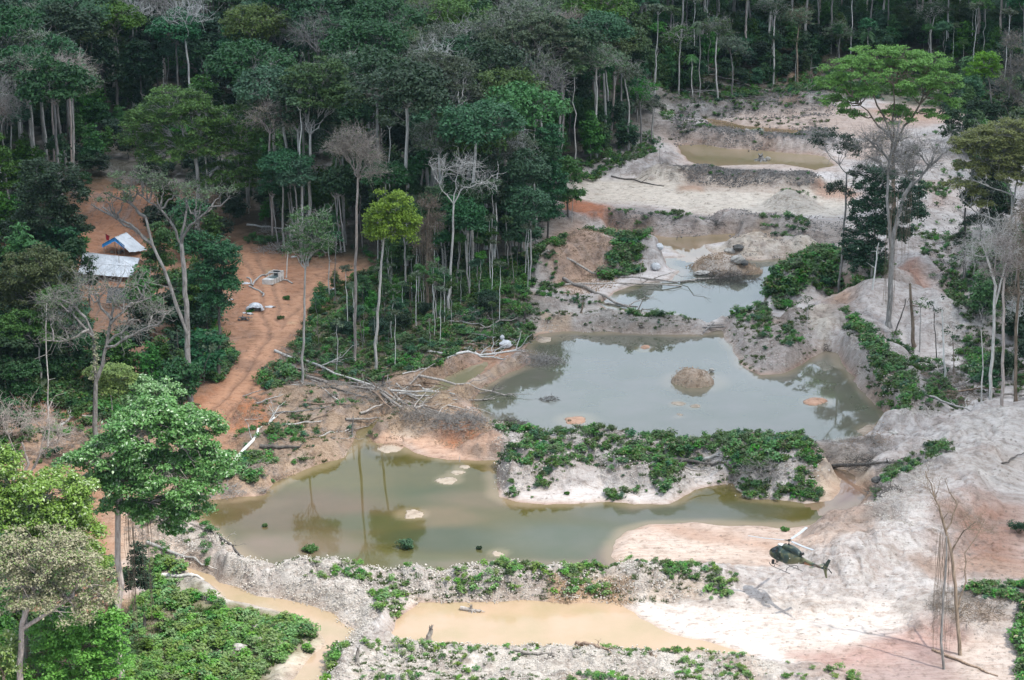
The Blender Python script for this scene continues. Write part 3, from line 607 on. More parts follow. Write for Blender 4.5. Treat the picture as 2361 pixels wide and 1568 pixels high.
def twig_mesh(seed, r, n, mat, rad=.03, hgt=.7):
    rng = np.random.default_rng(seed); W = Wood()
    for i in range(n):
        a = rng.random()*2*PI; q = r*rng.random()**.7; p = np.array((math.cos(a)*q, math.sin(a)*q, rng.random()*hgt*.5)); d = unit(rng.normal(size=3)*np.array((1, 1, .45)))
        e = p+d*r*(.35+.6*rng.random()); e[2] = abs(e[2])*.9; W.path(bend(rng, p, e, 3, .12), rad*(.6+rng.random()), rad*.4)
    return W
def scatter(name, pts, rot, scl, temps, label, cat, idx=None, zs=None):
    """ground cover nobody could count: one object that instances small clumps on points"""
    n = len(pts); me = bpy.data.meshes.new(name); me.vertices.add(n); me.vertices.foreach_set('co', np.asarray(pts, np.float32).ravel())
    def at(nm, ty, dat, key='value'): a = me.attributes.new(nm, ty, 'POINT'); a.data.foreach_set(key, dat)
    at('rz', 'FLOAT', np.asarray(rot, np.float32)); at('sc', 'FLOAT', np.asarray(scl, np.float32))
    at('pick', 'INT', np.asarray(idx if idx is not None else np.random.default_rng(n).integers(0, len(temps), n), np.int32))
    o = link(name, me); gt = bpy.data.node_groups.new(name, 'GeometryNodeTree')
    gt.interface.new_socket('Geometry', in_out='INPUT', socket_type='NodeSocketGeometry'); gt.interface.new_socket('Geometry', in_out='OUTPUT', socket_type='NodeSocketGeometry')
    gi = gt.nodes.new('NodeGroupInput'); go = gt.nodes.new('NodeGroupOutput'); iop = gt.nodes.new('GeometryNodeInstanceOnPoints'); jn = gt.nodes.new('GeometryNodeJoinGeometry')
    for t in temps:
        q = gt.nodes.new('GeometryNodeObjectInfo'); q.inputs['Object'].default_value = t; q.inputs['As Instance'].default_value = True; gt.links.new(q.outputs['Geometry'], jn.inputs[0])
    def na(nm, ty): q = gt.nodes.new('GeometryNodeInputNamedAttribute'); q.data_type = ty; q.inputs['Name'].default_value = nm; return q.outputs[0]
    cx = gt.nodes.new('ShaderNodeCombineXYZ'); gt.links.new(na('rz', 'FLOAT'), cx.inputs[2]); e2r = gt.nodes.new('FunctionNodeEulerToRotation'); gt.links.new(cx.outputs[0], e2r.inputs[0])
    gt.links.new(gi.outputs[0], iop.inputs['Points']); gt.links.new(jn.outputs[0], iop.inputs['Instance']); iop.inputs['Pick Instance'].default_value = True
    gt.links.new(na('pick', 'INT'), iop.inputs['Instance Index']); gt.links.new(e2r.outputs[0], iop.inputs['Rotation']); gt.links.new(na('sc', 'FLOAT'), iop.inputs['Scale'])
    gt.links.new(iop.outputs[0], go.inputs[0]); md = o.modifiers.new('cover', 'NODES'); md.node_group = gt
    tag(o, label, cat, None, 'stuff'); return o
SH = {}
for lf_, nm in (('shrub', 'shrub'), ('lime', 'creeper'), ('mid', 'low_bush'), ('dark', 'dark_bush'), ('forest', 'forest_bush')):
    SH[lf_] = [tmpl(nm, *shrub_mesh(10+i, 1.0, 150, .30, lf_, .8+.3*i), LF[lf_]) for i in range(3)]
GRS = [tmpl('grass_tuft', *grass_mesh(30+i, .5, 60, .6), LF['grass']) for i in range(2)]
TWG = [bpy.data.objects.new('twigs', twig_mesh(40+i, 1.3, 26, None).mesh('twigs', BARKS[b_])) for i, b_ in enumerate(('grey', 'log', 'brown'))]
DTW = [bpy.data.objects.new('twigs', twig_mesh(50+i, 1.2, 40, None, .028).mesh('twigs', BARKS['dark'])) for i in range(2)]
CLOD = []
for i in range(3):
    rng = np.random.default_rng(60+i); k = 9; P_ = rng.normal(size=(k, 3))*np.array((.8, .8, .25)); V = []; Fc = []
    for q in range(k):
        r = .10+.22*rng.random()**2; u_ = unit(np.array([(1,1,1),(-1,1,1),(-1,-1,1),(1,-1,1),(1,1,-1),(-1,1,-1),(-1,-1,-1),(1,-1,-1)], float)+rng.normal(size=(8, 3))*.35)*r*np.array((1, 1, .7)); b = len(V)*8
        V.append(u_+P_[q]*np.array((1, 1, .2))); Fc += [[b, b+1, b+2, b+3], [b+7, b+6, b+5, b+4], [b, b+4, b+5, b+1], [b+1, b+5, b+6, b+2], [b+2, b+6, b+7, b+3], [b+3, b+7, b+4, b]]
    CLOD.append((np.concatenate(V), np.array(Fc)))
CLEARED = G([(545,560),(620,590),(700,618),(840,592),(850,640),(760,668),(722,705),(700,765),(660,800),(622,850),(560,930),(500,995),(440,965),(505,890),(560,812),(505,765),(510,690),(530,640)])
def fill(poly, n, seed=0, pad=0, edge=2.0, flt=None, clump=0):
    """random ground points inside a photo-coordinate outline"""
    P = G(poly); rng = np.random.default_rng(seed); lo, hi = P.min(0), P.max(0); out = np.zeros((0, 2)); tries = 0
    while len(out) < n and tries < 40:
        q = lo+(hi-lo)*rng.random((n*3+50, 2)); tries += 1
        d = sdpoly(q[:, 0], q[:, 1], P); k = (d < edge*fbm(q[:, 0], q[:, 1], 5, 2, seed)-.2) & (sdpoly(q[:, 0], q[:, 1], CLEARED) > .6*fbm(q[:, 0], q[:, 1], 4, 2, 5))
        if clump: k &= fbm(q[:, 0], q[:, 1], 4.5, 3, seed+3)+rng.normal(size=len(q))*.16 > clump-.06
        out = np.concatenate([out, q[k]])
    return out[:n]
# ---------------------------------------------------------------- the forest
frng = np.random.default_rng(7)
KINDS = [
 ('forest_tree', 'dark green', make_tree(101, 27, 6.2, 5.2, 22, 80, 1.7, 75, .5, 'forest', 'grey', .32)),
 ('forest_tree', 'dark green', make_tree(102, 25, 5.2, 6.0, 19, 75, 1.6, 75, .5, 'forest', 'pale', .28)),
 ('forest_tree', 'bluish green', make_tree(103, 30, 7.5, 4.5, 26, 95, 1.7, 70, .48, 'forest', 'pale', .36)),
 ('forest_tree', 'mid green', make_tree(104, 24, 5.6, 5.0, 19, 75, 1.6, 75, .46, 'mid', 'grey', .28)),
 ('forest_tree', 'olive', make_tree(105, 27, 7.0, 5.0, 22, 90, 1.6, 70, .42, 'olive', 'pink', .36)),
 ('forest_tree', 'grey green', make_tree(106, 27, 6.5, 4.6, 23, 80, 1.5, 42, .38, 'greyg', 'pale', .33, twig=3, twl=2)),
 ('forest_tree', 'deep green', make_tree(107, 22, 4.6, 6.5, 15, 85, 1.5, 70, .5, 'dark', 'dark', .25, low=-.6)),
]
TWIGGY = [
 ('bare_tree', 'bare grey', make_tree(121, 26, 4.4, 5.5, 20, 42, 1.2, 6, .3, 'greyg', 'grey', .26, twig=6, twl=2.2, low=-.3, twr=.035)),
 ('bare_tree', 'bare brownish', make_tree(122, 25, 4.6, 4.4, 21, 46, 1.2, 16, .28, 'dry', 'pink', .24, twig=6, twl=2.0, twr=.03)),
 ('bare_tree', 'bare pale', make_tree(123, 27, 4.8, 4.6, 21, 26, 1.2, 0, .3, None, 'white', .26, twig=4, twl=2.4, wig=.2, twr=.04)),
]
SLIM = [
 ('slender_tree', 'slender pale', make_tree(131, 21, 2.0, 2.6, 18.5, 18, 1.0, 55, .42, 'mid', 'pale', .14, lean=.05, g1=3)),
 ('slender_tree', 'slender pale', make_tree(132, 25, 2.3, 2.0, 23.5, 16, 1.1, 45, .42, 'greyg', 'white', .16, lean=.04, g1=3)),
 ('slender_tree', 'slender grey', make_tree(133, 18, 2.0, 3.4, 14.5, 22, 1.0, 55, .42, 'forest', 'grey', .13, lean=.06, g1=3)),
]
UNDER = [make_tree(141, 9, 2.6, 3.4, 5.0, 34, 1.2, 70, .42, 'forest', 'dark', .12, low=-.8, inner=.4), make_tree(142, 11, 2.4, 4.6, 6.0, 38, 1.1, 70, .42, 'mid', 'grey', .12, low=-.8, inner=.4),
         make_tree(143, 7, 2.8, 2.6, 3.6, 32, 1.2, 75, .4, 'dark', 'dark', .1, low=-.8, inner=.4)]
LMK = [((60,-900,330),'over the far left edge'),((0,330,400),'above the camp tents'),((330,520,600),'behind the olive domed crown'),((520,800,600),'above the red clearing'),((800,960,600),'behind the ball-crowned tree'),((960,1120,600),'around the umbrella-limbed tree'),((1120,1330,600),'around the giant round crown'),((1330,1520,600),'beside the far grey banks'),((1520,1720,600),'around the tall fan palm'),((1720,1900,600),'behind the far track'),((1900,2200,600),'behind the bright umbrella tree'),((2200,4000,600),'in the top right corner')]
def region(u, v):
    x = 'over the far left edge' if u < 60 else 'above the camp tents' if u < 330 else 'behind the olive domed crown' if u < 560 else 'above the red clearing' if u < 800 else 'behind the ball-crowned tree' if u < 960 else 'around the umbrella-limbed tree' if u < 1120 else 'around the giant round crown' if u < 1330 else 'beside the far grey banks' if u < 1520 else 'around the tall fan palm' if u < 1720 else 'behind the far track' if u < 1900 else 'behind the bright umbrella tree' if u < 2200 else 'in the top right corner'
    r = 'front row' if v > 480 or (u > 1300 and v > 210) else 'second rows' if v > 330 else 'deep'
    return r, x
USED = []
def free(x, y, r): return all((x-a)**2+(y-b)**2 > (r+c)**2*.25 for a, b, c in USED)
# places held by trees with their own shape (filled in below), so that the random forest keeps off
FP = G([(u, v) for u, v in [(0, 0)]])
def forest():
    cells = []
    for D in np.concatenate([np.arange(405, 560, 8.6), np.arange(560, 690, 10.0)]):
        half = D*.245
        for x in np.arange(-half, half, 8.8 if D < 560 else 10.5):
            px = x+frng.uniform(-3.4, 3.4); py = D+frng.uniform(-3.6, 3.6); cells.append((px, py))
    cells = np.array(cells); d = sdpoly(cells[:, 0], cells[:, 1], FOREST); cells = cells[d < -1.5]; d = d[d < -1.5]
    order = np.argsort(cells[:, 1]); first = {}; n = 0; far = []; cnt = {}
    for i in order:
        x, y = cells[i]; z = float(hz(x, y)); edge = d[i] > -9
        dx_, dz_ = x, -CAMH; dep = y*cp+CAMH*sp; u = CX+x*F/dep; v = CY+((CAMH)*cp-y*sp)/dep*F
        if any(abs(u-a) < b and v > c and v < e for a, b, c, e in KEEPOFF): continue
        if n >= 285 or y > 660: far.append((x, y, z)); continue
        q = frng.random(); pool = (SLIM if q < .5 else TWIGGY if q < .66 else KINDS) if edge else (KINDS if q < .72 else SLIM if q < .86 else TWIGGY)
        k = int(frng.integers(len(pool)))
        if pool is KINDS and edge and k == 6: k = 0
        nm, adj, p = pool[k]; s = float(frng.uniform(.85, 1.2))*(1.05 if not edge else 1.1)
        if u > 1500: s *= .85
        r, h = region(u, v); size = 'tall' if s > 1.12 else 'medium' if s > .98 else 'smaller'
        lab = f'{size} {adj} forest tree {h}, {r}'; grp = f'{size} {adj} trees {h}, {r}'
        key = (id(p)); o = put_tree(nm, p, (x, y, z), s, frng.uniform(0, 2*PI), lab, 'tree', grp, tilt=(frng.normal()*.03, frng.normal()*.03)) if key not in first else put_dup(first[key], (x, y, z), s, frng.uniform(0, 2*PI), lab, grp)
        first.setdefault(key, o); n += 1
    return far
KEEPOFF = [(430, 250, 330, 470), (985, 60, 440, 520), (1185, 60, 240, 330), (740, 60, 380, 480)]
far = forest(); far = np.array(far)
tm = []
for nm, adj, p in KINDS[:6]:
    V = []; me = bpy.data.meshes.new('far_tree')
    # trunk, branches and crown joined into one template for the far wood
    import bmesh
    bm = bmesh.new(); bm.from_mesh(p.trunk); bm.from_mesh(p.limb); nb = len(bm.faces); bm.from_mesh(p.crown); bm.to_mesh(me); bm.free()
    me.materials.append(p.trunk.materials[0]); me.materials.append(p.crown.materials[0])
    me.polygons.foreach_set('material_index', (np.arange(len(me.polygons)) >= nb).astype(np.int32)); tm.append(bpy.data.objects.new('far_tree', me))
rx = np.array([(x, y) for D in np.arange(240, 690, 11) for x in (list(np.arange(.262*D+(24 if D < 460 else 4), .262*D+150, 10.5))+list(np.arange(-.262*D-110, -.262*D, 10.5))) for y in [D]], float); rx += frng.uniform(-4, 4, rx.shape); far = np.concatenate([far, np.column_stack([rx, hz(rx[:, 0], rx[:, 1])])])
if len(far): scatter('far_forest', far, frng.uniform(0, 6.3, len(far)), frng.uniform(.85, 1.2, len(far)), tm, 'dark dense mass of rainforest along the top of the photo', 'forest')
# understorey inside the forest
ur = fill([(1480,245),(1480,60),(2600,40),(2600,250),(2361,235),(2260,180),(2100,150),(1900,158),(1760,192),(1640,212)], 800, 6)
q = fill([(-200,600),(-200,-60),(2600,-60),(2600,250),(2361,240),(2260,190),(2100,160),(1900,170),(1760,205),(1640,225),(1520,235),(1525,290),(1500,345),(1400,400),(1310,440),(1300,520),(1240,590),(1130,660),(1000,655),(860,610),(700,606),(560,565),(420,465),(300,435),(200,465),(170,540),(60,560)], 2300, 5)
um = []
for p in UNDER:
    me = bpy.data.meshes.new('undergrowth'); bm = bmesh.new(); bm.from_mesh(p.trunk); nb = len(bm.faces); bm.from_mesh(p.crown); bm.to_mesh(me); bm.free()
    me.materials.append(p.trunk.materials[0]); me.materials.append(p.crown.materials[0]); me.polygons.foreach_set('material_index', (np.arange(len(me.polygons)) >= nb).astype(np.int32)); um.append(bpy.data.objects.new('undergrowth', me))
q = np.concatenate([q, ur]); rr = frng.random(len(q)); scatter('forest_undergrowth', np.column_stack([q, hz(q[:, 0], q[:, 1])]), rr*6.28, .45+.75*frng.random(len(q))**1.3, um, 'dense dark undergrowth of saplings between the forest trunks', 'undergrowth')

# small trees and saplings that thicken the left side, the slope and the right edge
GROVES = [([(880,590),(1240,565),(1285,640),(1200,690),(1000,700),(880,665)], 20, 2, .5, .8, 'along the bank-side forest edge'),([(560,545),(860,590),(860,620),(700,605),(580,570)], 9, 2, .5, .75, 'behind the red clearing'),([(720,640),(1000,680),(1220,720),(1100,800),(900,840),(740,760)], 22, 0, .35, .65, 'amid the brush of the slope'),([(2240,480),(2420,480),(2420,920),(2290,920),(2260,700)], 9, 3, .5, .75, 'crowding the right edge'),([(-60,1180),(120,1180),(260,1300),(290,1420),(260,1640),(-60,1640)], 26, 0, .5, .9, 'under the sunlit crowns at lower left'),([(1500,175),(1900,150),(2361,160),(2361,250),(2230,200),(1900,190),(1520,225)], 30, 0, .35, .7, 'scrubby along the far clearing'),([(-60,650),(150,720),(190,860),(430,930),(430,960),(100,900),(-60,940)], 34, 0, .8, 1.5, 'below the camp at the left'),([(300,720),(520,700),(530,860),(440,930),(300,880)], 20, 0, .7, 1.3, 'between the twisted bare tree and the red track'),
 ([(-60,560),(60,560),(180,600),(190,700),(40,720),(-60,700)], 12, 0, .9, 1.6, 'left of the camp tents'),([(320,500),(440,500),(540,560),(540,640),(400,640),(350,560)], 9, 0, .7, 1.2, 'between the tents and the red clearing'),
 ([(820,700),(880,650),(1100,660),(1200,700),(1180,790),(1040,800),(880,870),(760,800)], 46, 1, .28, .55, 'on the green slope left of the big pond'),([(860,620),(1000,640),(1240,600),(1240,680),(1000,690),(860,660)], 26, 1, .45, .8, 'at the foot of the forest front'),
 ([(2200,560),(2420,540),(2420,930),(2290,940),(2240,800),(2260,700)], 26, 0, .5, 1.1, 'among the bare trees at the right edge'),([(2215,240),(2420,220),(2420,540),(2260,540),(2240,400)], 22, 0, .8, 1.3, 'behind the yellow-green tree at the right'),
 ([(380,1080),(430,1060),(450,1150),(380,1180)], 3, 0, .4, .6, 'behind the glossy tree at the pond shore'),([(2350,1450),(2440,1420),(2440,1600),(2360,1580)], 4, 0, .45, .7, 'in the bottom right corner'),([(-60,960),(40,960),(40,1060),(-60,1100)], 5, 0, .6, 1.0, 'by the bare pale twigs at the left edge'),
 ([(1500,200),(1760,180),(1900,165),(2200,140),(2361,190),(2361,240),(2100,170),(1760,215),(1520,240)], 26, 1, .5, .95, 'along the far clearing')]
pu = None; gsrc = {}
for gi_, (poly, n, kd, s0, s1, where) in enumerate(GROVES):
    pts = fill(poly, n, 300+gi_)
    for j, (x, y) in enumerate(pts):
        pool = UNDER if kd == 0 else [k[2] for k in (SLIM if kd == 1 else KINDS if kd == 2 else TWIGGY)]; k = int(frng.integers(3)); p = pool[k]; s = float(frng.uniform(s0, s1)); key = id(p)
        adj = (('bushy dark green', 'tall bushy green', 'low dense dark') if kd == 0 else ('slender leafy', 'thin pale-stemmed', 'thin grey-stemmed') if kd == 1 else ('dark green round-crowned', 'green pale-trunked', 'broad bluish green') if kd == 2 else ('bare grey', 'bare brownish', 'bare white'))[k]; big = 'larger' if s > (s0+s1)/2 else 'smaller'
        nm = 'sapling' if kd == 1 else 'small_tree'; lab = f"{big} {adj} {'sapling' if kd == 1 else 'tree'} {where}"; grp = f'{big} {adj} trees {where}'
        loc = (x, y, float(hz(x, y))-.05); rz = frng.uniform(0, 6.3)
        if float(loc[2]) < .02: continue
        if key in gsrc: put_dup(gsrc[key], loc, s, rz, lab, grp).name = nm
        else: gsrc[key] = put_tree(nm, p, loc, s, rz, lab, 'tree', grp)
# ---------------------------------------------------------------- trees with a shape of their own, each on its own spot
def rel(u, v, D, o): return Q(u, v, D)-o
def hero(name, label, base, trunks, blobs, lf='mid', bark='grey', r0=.35, D=None, branches=(), rc=1.3, per=90, leaf=.36, dens=1.0, twig=0, twl=1.6, twr=.028, depth=.85, seed=1, flat=.6, vines=(), group=None, wig=.12, cat='tree', lf2=None, shell=.55, twup=.3, cloak=()):
    rng = np.random.default_rng(seed)
    if D is None: o = gh(*base)
    else: x, y = g(base[0], base[1]) if base[1] < 1640 else (ray(base[0], base[1])[0]/ray(base[0], base[1])[1]*D, D); o = np.array((x, D, float(hz(x, D))))
    D = o[1]; s = pxm(D); E = empty(name, o); T = Wood(); W = Wood(); ends = []; nodes = []
    for k, tr in enumerate(trunks):
        pts = [rel(u, v, D, o) for u, v in tr]
        if k == 0: pts[0] = np.array((0, 0, -.5))
        dd = rng.normal()*.04 if k else 0
        pts = np.array(pts); pts[:, 1] += np.linspace(0, 1, len(pts))*dd*np.linalg.norm(pts[-1]-pts[0])
        q = [pts[0]]
        for i in range(len(pts)-1): q += list(bend(rng, pts[i], pts[i+1], 4, .02)[1:])
        ra = r0*(1 if k == 0 else .62); T.path(q, ra, ra*.6); ends.append(q[-1]); nodes += q[len(q)//2:]
        if k == 0: T.path([q[0], q[0]+(q[1]-q[0])*.4], ra*1.7, ra)
    for br in branches:
        pts = [rel(u, v, D, o) for u, v in br]; pts = np.array(pts); l = np.linalg.norm(pts[-1]-pts[0]); pts[:, 1] += np.linspace(0, 1, len(pts))**1.3*rng.uniform(-.6, .6)*l
        q = [pts[0]]
        for i in range(len(pts)-1): q += list(bend(rng, pts[i], pts[i+1], 3, .07)[1:])
        W.path(q, r0*.5, r0*.2); nodes += q[2:]
        if twig:
            for j in range(2, len(q)):
                for _ in range(twig):
                    d = unit(rng.normal(size=3)+np.array((0, 0, .35))); e2 = q[j]+d*twl*(.5+rng.random()); W.path(bend(rng, q[j], e2, 3, .15), twr*1.3, twr*.6)
    nodes = np.array(nodes+ends); cen = []; wh = []
    for bi, (u, v, ru, rv) in enumerate(blobs):
        c = rel(u, v, D, o); R = np.array((ru/s, ru/s*depth, rv/s)); n = max(3, int(dens*(R[0]*R[2]*PI*1.15)/(rc*rc)*.9))
        p = dome(rng, n, 1, 1, 0, -.45, .2)[:, :]*R+c; cen.append(p); wh += [bi]*len(p)
    cen = np.concatenate(cen); cen[:, 2] = np.maximum(cen[:, 2], .6); wh = np.array(wh)
    for bi in range(len(blobs)):
        c = cen[wh == bi]
        if not len(c): continue
        m = c.mean(0); low = m-np.array((0, 0, .3*np.linalg.norm(m-nodes[0])*.4)); st = nodes[np.argmin(np.linalg.norm(nodes-low, axis=1))]
        limbs(rng, W, st, r0*.55, c, wig, 2 if len(c) < 10 else 3, twig, twl, twr, twup=twup)
    link('trunk', T.mesh('trunk', BARKS[bark], 9), E); link('branches', W.mesh('branches', BARKS[bark]), E)
    if lf:
        V, Fc = leaves(rng, cen, rc*(.65+.7*rng.random(len(cen))), per, leaf, flat=flat, shell=shell)
        link('crown', mesh_np('crown', V, Fc, LF[lf]), E)
    if len(cloak):   # leafy creepers wrapped on trunks
        q = []
        for (u, v, u2, v2, r) in cloak:
            a = rel(u, v, D, o); b = rel(u2, v2, D, o); n = int(np.linalg.norm(b-a)/.7)+2; q.append(a+(b-a)*np.linspace(0, 1, n)[:, None]+rng.normal(size=(n, 3))*r*.4)
        q = np.concatenate(q); V, Fc = leaves(rng, q, np.full(len(q), cloak[0][4]), 60, leaf, flat=1.3); link('creeper', mesh_np('creeper', V, Fc, LF[lf2 or 'dark']), E)
    if vines:
        Vn = Wood()
        for (u, v, u2, v2, n) in vines:
            for _ in range(n):
                a = rel(u+rng.normal()*9, v+rng.normal()*6, D, o)+np.array((0, rng.normal()*.8, 0)); b = a.copy(); b[2] = rel(u2, v2, D, o)[2]*(.6+.6*rng.random()); b[0] += rng.normal()*.3; b[2] = max(b[2], .1)
                Vn.path(bend(rng, a, b, 4, .025), .022, .014)
        link('vine', Vn.mesh('vine', BARKS['brown']), E)
    tag(E, label, cat, group); return E
# foreground, left
hero('broadleaf_tree', 'big glossy green tree on a tall bare trunk, leftmost in front of the lower pond', (278,1600), [[(278,1600),(272,1400),(272,1180),(285,1080),(330,1000)],[(280,1090),(230,1060)]],
     [(340,985,100,55),(430,1000,75,55),(480,1060,55,55),(260,1040,80,50),(185,1065,40,22),(400,1100,110,60),(310,1110,80,50),(250,1110,50,40),(430,1170,50,50),(300,1172,70,24),(345,1180,60,30),(410,1215,28,35),(370,960,60,40)],
     'hero', 'pink', .42, 252, rc=1.05, per=110, leaf=.30, dens=1.75, seed=3, vines=[(300,1190,310,1420,14),(330,1180,330,1420,12)], flat=.55)
hero('creeper_tree', 'ragged dark foliage column hanging beside the tall bare trunk at left', (310,1430), [[(310,1430),(312,1300),(306,1215)]], [(322,1290,20,40),(308,1345,22,38),(335,1340,18,30)], 'dark', 'brown', .10, rc=.8, per=80, leaf=.28, seed=5, dens=1.2)
hero('pale_tuft_tree', 'small tree with a flat pale green crown, above the glossy tree at left', (262,1085), [[(262,1085),(258,930),(252,880)]], [(248,858,46,20),(270,876,42,20),(226,856,30,14),(255,894,36,18)], 'pale', 'pale', .13, rc=.8, per=90, leaf=.26, seed=6, dens=1.5)
hero('pale_tuft_tree', 'yellowish green bushy treetop just right of the flat pale one', (345,1090), [[(345,1090),(342,960),(340,930)]], [(345,888,42,22),(385,900,34,16),(325,925,42,22),(370,940,34,24),(335,965,50,22)], 'sunny', 'grey', .14, rc=.85, per=90, leaf=.28, seed=7, dens=1.4)
hero('leafy_tree', 'broad sunlit green treetop at the left edge below the bare pale twigs', (60,1700), [[(60,1700),(62,1300),(70,1180)],[(62,1300),(130,1220)]], [(40,1120,60,50),(110,1130,80,45),(160,1180,65,60),(60,1200,80,60),(200,1250,45,50),(120,1230,70,50),(190,1125,35,30),(225,1290,24,30),(20,1180,50,60),(10,1080,30,50)], 'sunny', 'grey', .4, 240, rc=1.05, per=105, leaf=.29, dens=1.2, seed=8, vines=[(215,1290,215,1400,10)])
hero('brownish_tree', 'greyish brown thin-leaved crown in the lower left, on a stout pale trunk', (48,1760), [[(48,1760),(46,1560),(50,1440),(90,1330)],[(50,1450),(160,1380)]], [(100,1280,105,62),(50,1350,75,60),(170,1345,85,60),(110,1395,105,50),(225,1400,50,45),(20,1290,45,55),(150,1290,70,50)], 'brown', 'pink', .42, 234, rc=1.0, per=85, leaf=.22, dens=1.35, seed=9, twig=2, twl=1.0, twr=.015)
hero('bright_bush_tree', 'bright yellow-green leafy mass at the bottom left corner beside the trunk', (170,1720), [[(170,1720),(165,1600),(160,1520)]], [(200,1480,90,60),(120,1510,100,60),(190,1560,100,50),(60,1560,70,50),(255,1530,40,60),(240,1440,40,34),(150,1450,70,40)], 'lime', 'brown', .3, 238, rc=1.0, per=100, leaf=.28, dens=1.2, seed=10)
hero('dark_leafy_tree', 'darker green crown in the very bottom left corner', (6,1720), [[(6,1720),(8,1560)]], [(10,1500,34,50),(5,1550,40,30)], 'sunny', 'brown', .25, 234, rc=1.0, per=90, leaf=.28, dens=1.2, seed=11)
hero('bare_twig_tree', 'leafless pale pinkish tree fanning out at the left edge', (62,1115), [[(62,1115),(66,1070),(50,1020)],[(68,1095),(95,1040)]], [(35,985,40,45),(90,985,45,40),(130,1000,30,28),(60,960,50,25),(10,960,25,30),(115,1035,35,20)], None, 'pink', .22, D=290, rc=1.0, dens=1.1, twig=4, twl=1.5, twr=.025, seed=12, branches=[[(60,1075),(20,1000),(5,955)],[(92,1050),(130,1010),(150,985)],[(80,1080),(100,1000),(105,950)]])
hero('bare_spreading_tree', 'huge twisted bare grey tree with wide crown, below the camp', (222,1110), [[(222,1110),(218,980),(221,880),(240,830)],[(236,845),(254,747),(261,705)],[(221,870),(215,775),(197,732)]],
     [(150,700,50,40),(230,680,60,30),(300,690,50,35),(360,720,38,35),(300,760,45,25),(140,770,45,28),(190,660,40,25),(120,730,30,30),(330,660,45,20)], 'greyg', 'grey', .44, rc=1.1, per=16, leaf=.24, dens=.8, twig=4, twl=2.0, twr=.03, seed=13,
     branches=[[(261,705),(262,670),(280,645)],[(254,747),(300,700),(345,690)],[(245,800),(307,768),(370,735),(395,700)],[(197,732),(165,700),(130,690)],[(205,760),(160,780),(110,775)],[(215,775),(180,740),(160,720)],[(250,790),(300,745),(310,725)],[(256,735),(225,700),(210,670)]], cloak=[(215,870,222,780,.5)], lf2='brown', wig=.2)
hero('camp_shade_tree', 'tall dark-trunked tree with a flat sparse crown spreading over the tarp camp', (440,942), [[(440,942),(433,830),(430,700),(422,600),(418,560)],[(432,770),(402,690),(378,620),(352,565),(335,500)]],
     [(310,430,60,16),(400,435,58,17),(455,450,52,14),(270,458,45,14),(510,440,34,10),(350,415,40,14),(300,400,50,14)], 'greyg', 'grey', .52, rc=1.1, per=34, leaf=.30, dens=1.3, twig=4, twl=1.5, seed=14, flat=.4,
     branches=[[(418,565),(440,515),(480,480),(535,440)],[(418,565),(400,520),(370,480),(330,450)],[(335,500),(300,470),(250,450)],[(350,562),(300,520),(250,500),(205,480)],[(418,560),(425,500),(420,460)],[(352,565),(315,540),(270,520),(225,495)]])
hero('round_dark_tree', 'dark dense tree right of the tall dark trunk, over the red clearing', (505,875), [[(505,875),(506,790),(503,690)]], [(505,590,45,35),(480,640,50,45),(520,650,35,45),(500,700,38,30),(450,575,38,45),(435,500,30,40)], 'forest', 'dark', .33, rc=1.15, per=100, leaf=.34, dens=1.3, seed=15)
hero('camp_bush_tree', 'dense green small tree standing right of the tarps', (362,700), [[(362,700),(360,640)]], [(360,600,32,48),(372,550,26,40),(340,655,36,30)], 'mid', 'dark', .16, rc=1.0, per=90, leaf=.34, dens=1.4, seed=16)
hero('camp_dark_tree', 'dark tree covering the left end of the white tarp', (205,715), [[(205,715),(208,640)]], [(205,612,13,20),(208,650,16,26),(172,575,22,24),(160,625,20,34)], 'forest', 'dark', .18, rc=1.0, per=90, leaf=.34, dens=1.4, seed=17)
hero('camp_back_tree', 'large dark green tree at left edge above the camp', (110,640), [[(110,640),(112,500),(120,440)]], [(120,400,60,40),(90,450,60,45),(150,450,55,45),(110,500,80,50),(60,540,60,40),(160,520,45,40)], 'forest', 'grey', .38, rc=1.4, per=90, leaf=.42, dens=1.2, seed=18)
hero('camp_back_tree', 'green crown cut by the left edge, upper of the two there', (-5,560), [[(-5,560),(-2,440)]], [(5,390,45,35),(-10,350,40,40),(20,430,40,25)], 'mid', 'grey', .3, rc=1.3, per=90, leaf=.4, dens=1.2, seed=19)
hero('olive_round_tree', 'rounded olive tree at the left edge beside the camp', (68,872), [[(68,872),(66,780),(72,700)]], [(90,610,75,32),(50,640,60,40),(120,650,65,35),(80,690,75,35),(30,690,50,50),(110,590,40,20)], 'olive', 'pale', .3, rc=1.2, per=100, leaf=.32, dens=1.35, seed=20)
hero('olive_round_tree', 'pale green rounded tree just below the olive one at left', (95,905), [[(95,905),(90,800)]], [(130,690,45,30),(150,730,40,35),(60,760,60,40),(20,770,45,45),(100,770,40,34)], 'mid', 'pale', .24, rc=1.1, per=95, leaf=.32, dens=1.3, seed=21)
hero('small_round_tree', 'small dark round tree beside the red dirt at far left', (50,965), [[(50,965),(50,900)]], [(48,870,38,34),(40,905,40,28),(65,900,26,26)], 'forest', 'dark', .18, rc=1.0, per=95, leaf=.30, dens=1.4, seed=22)
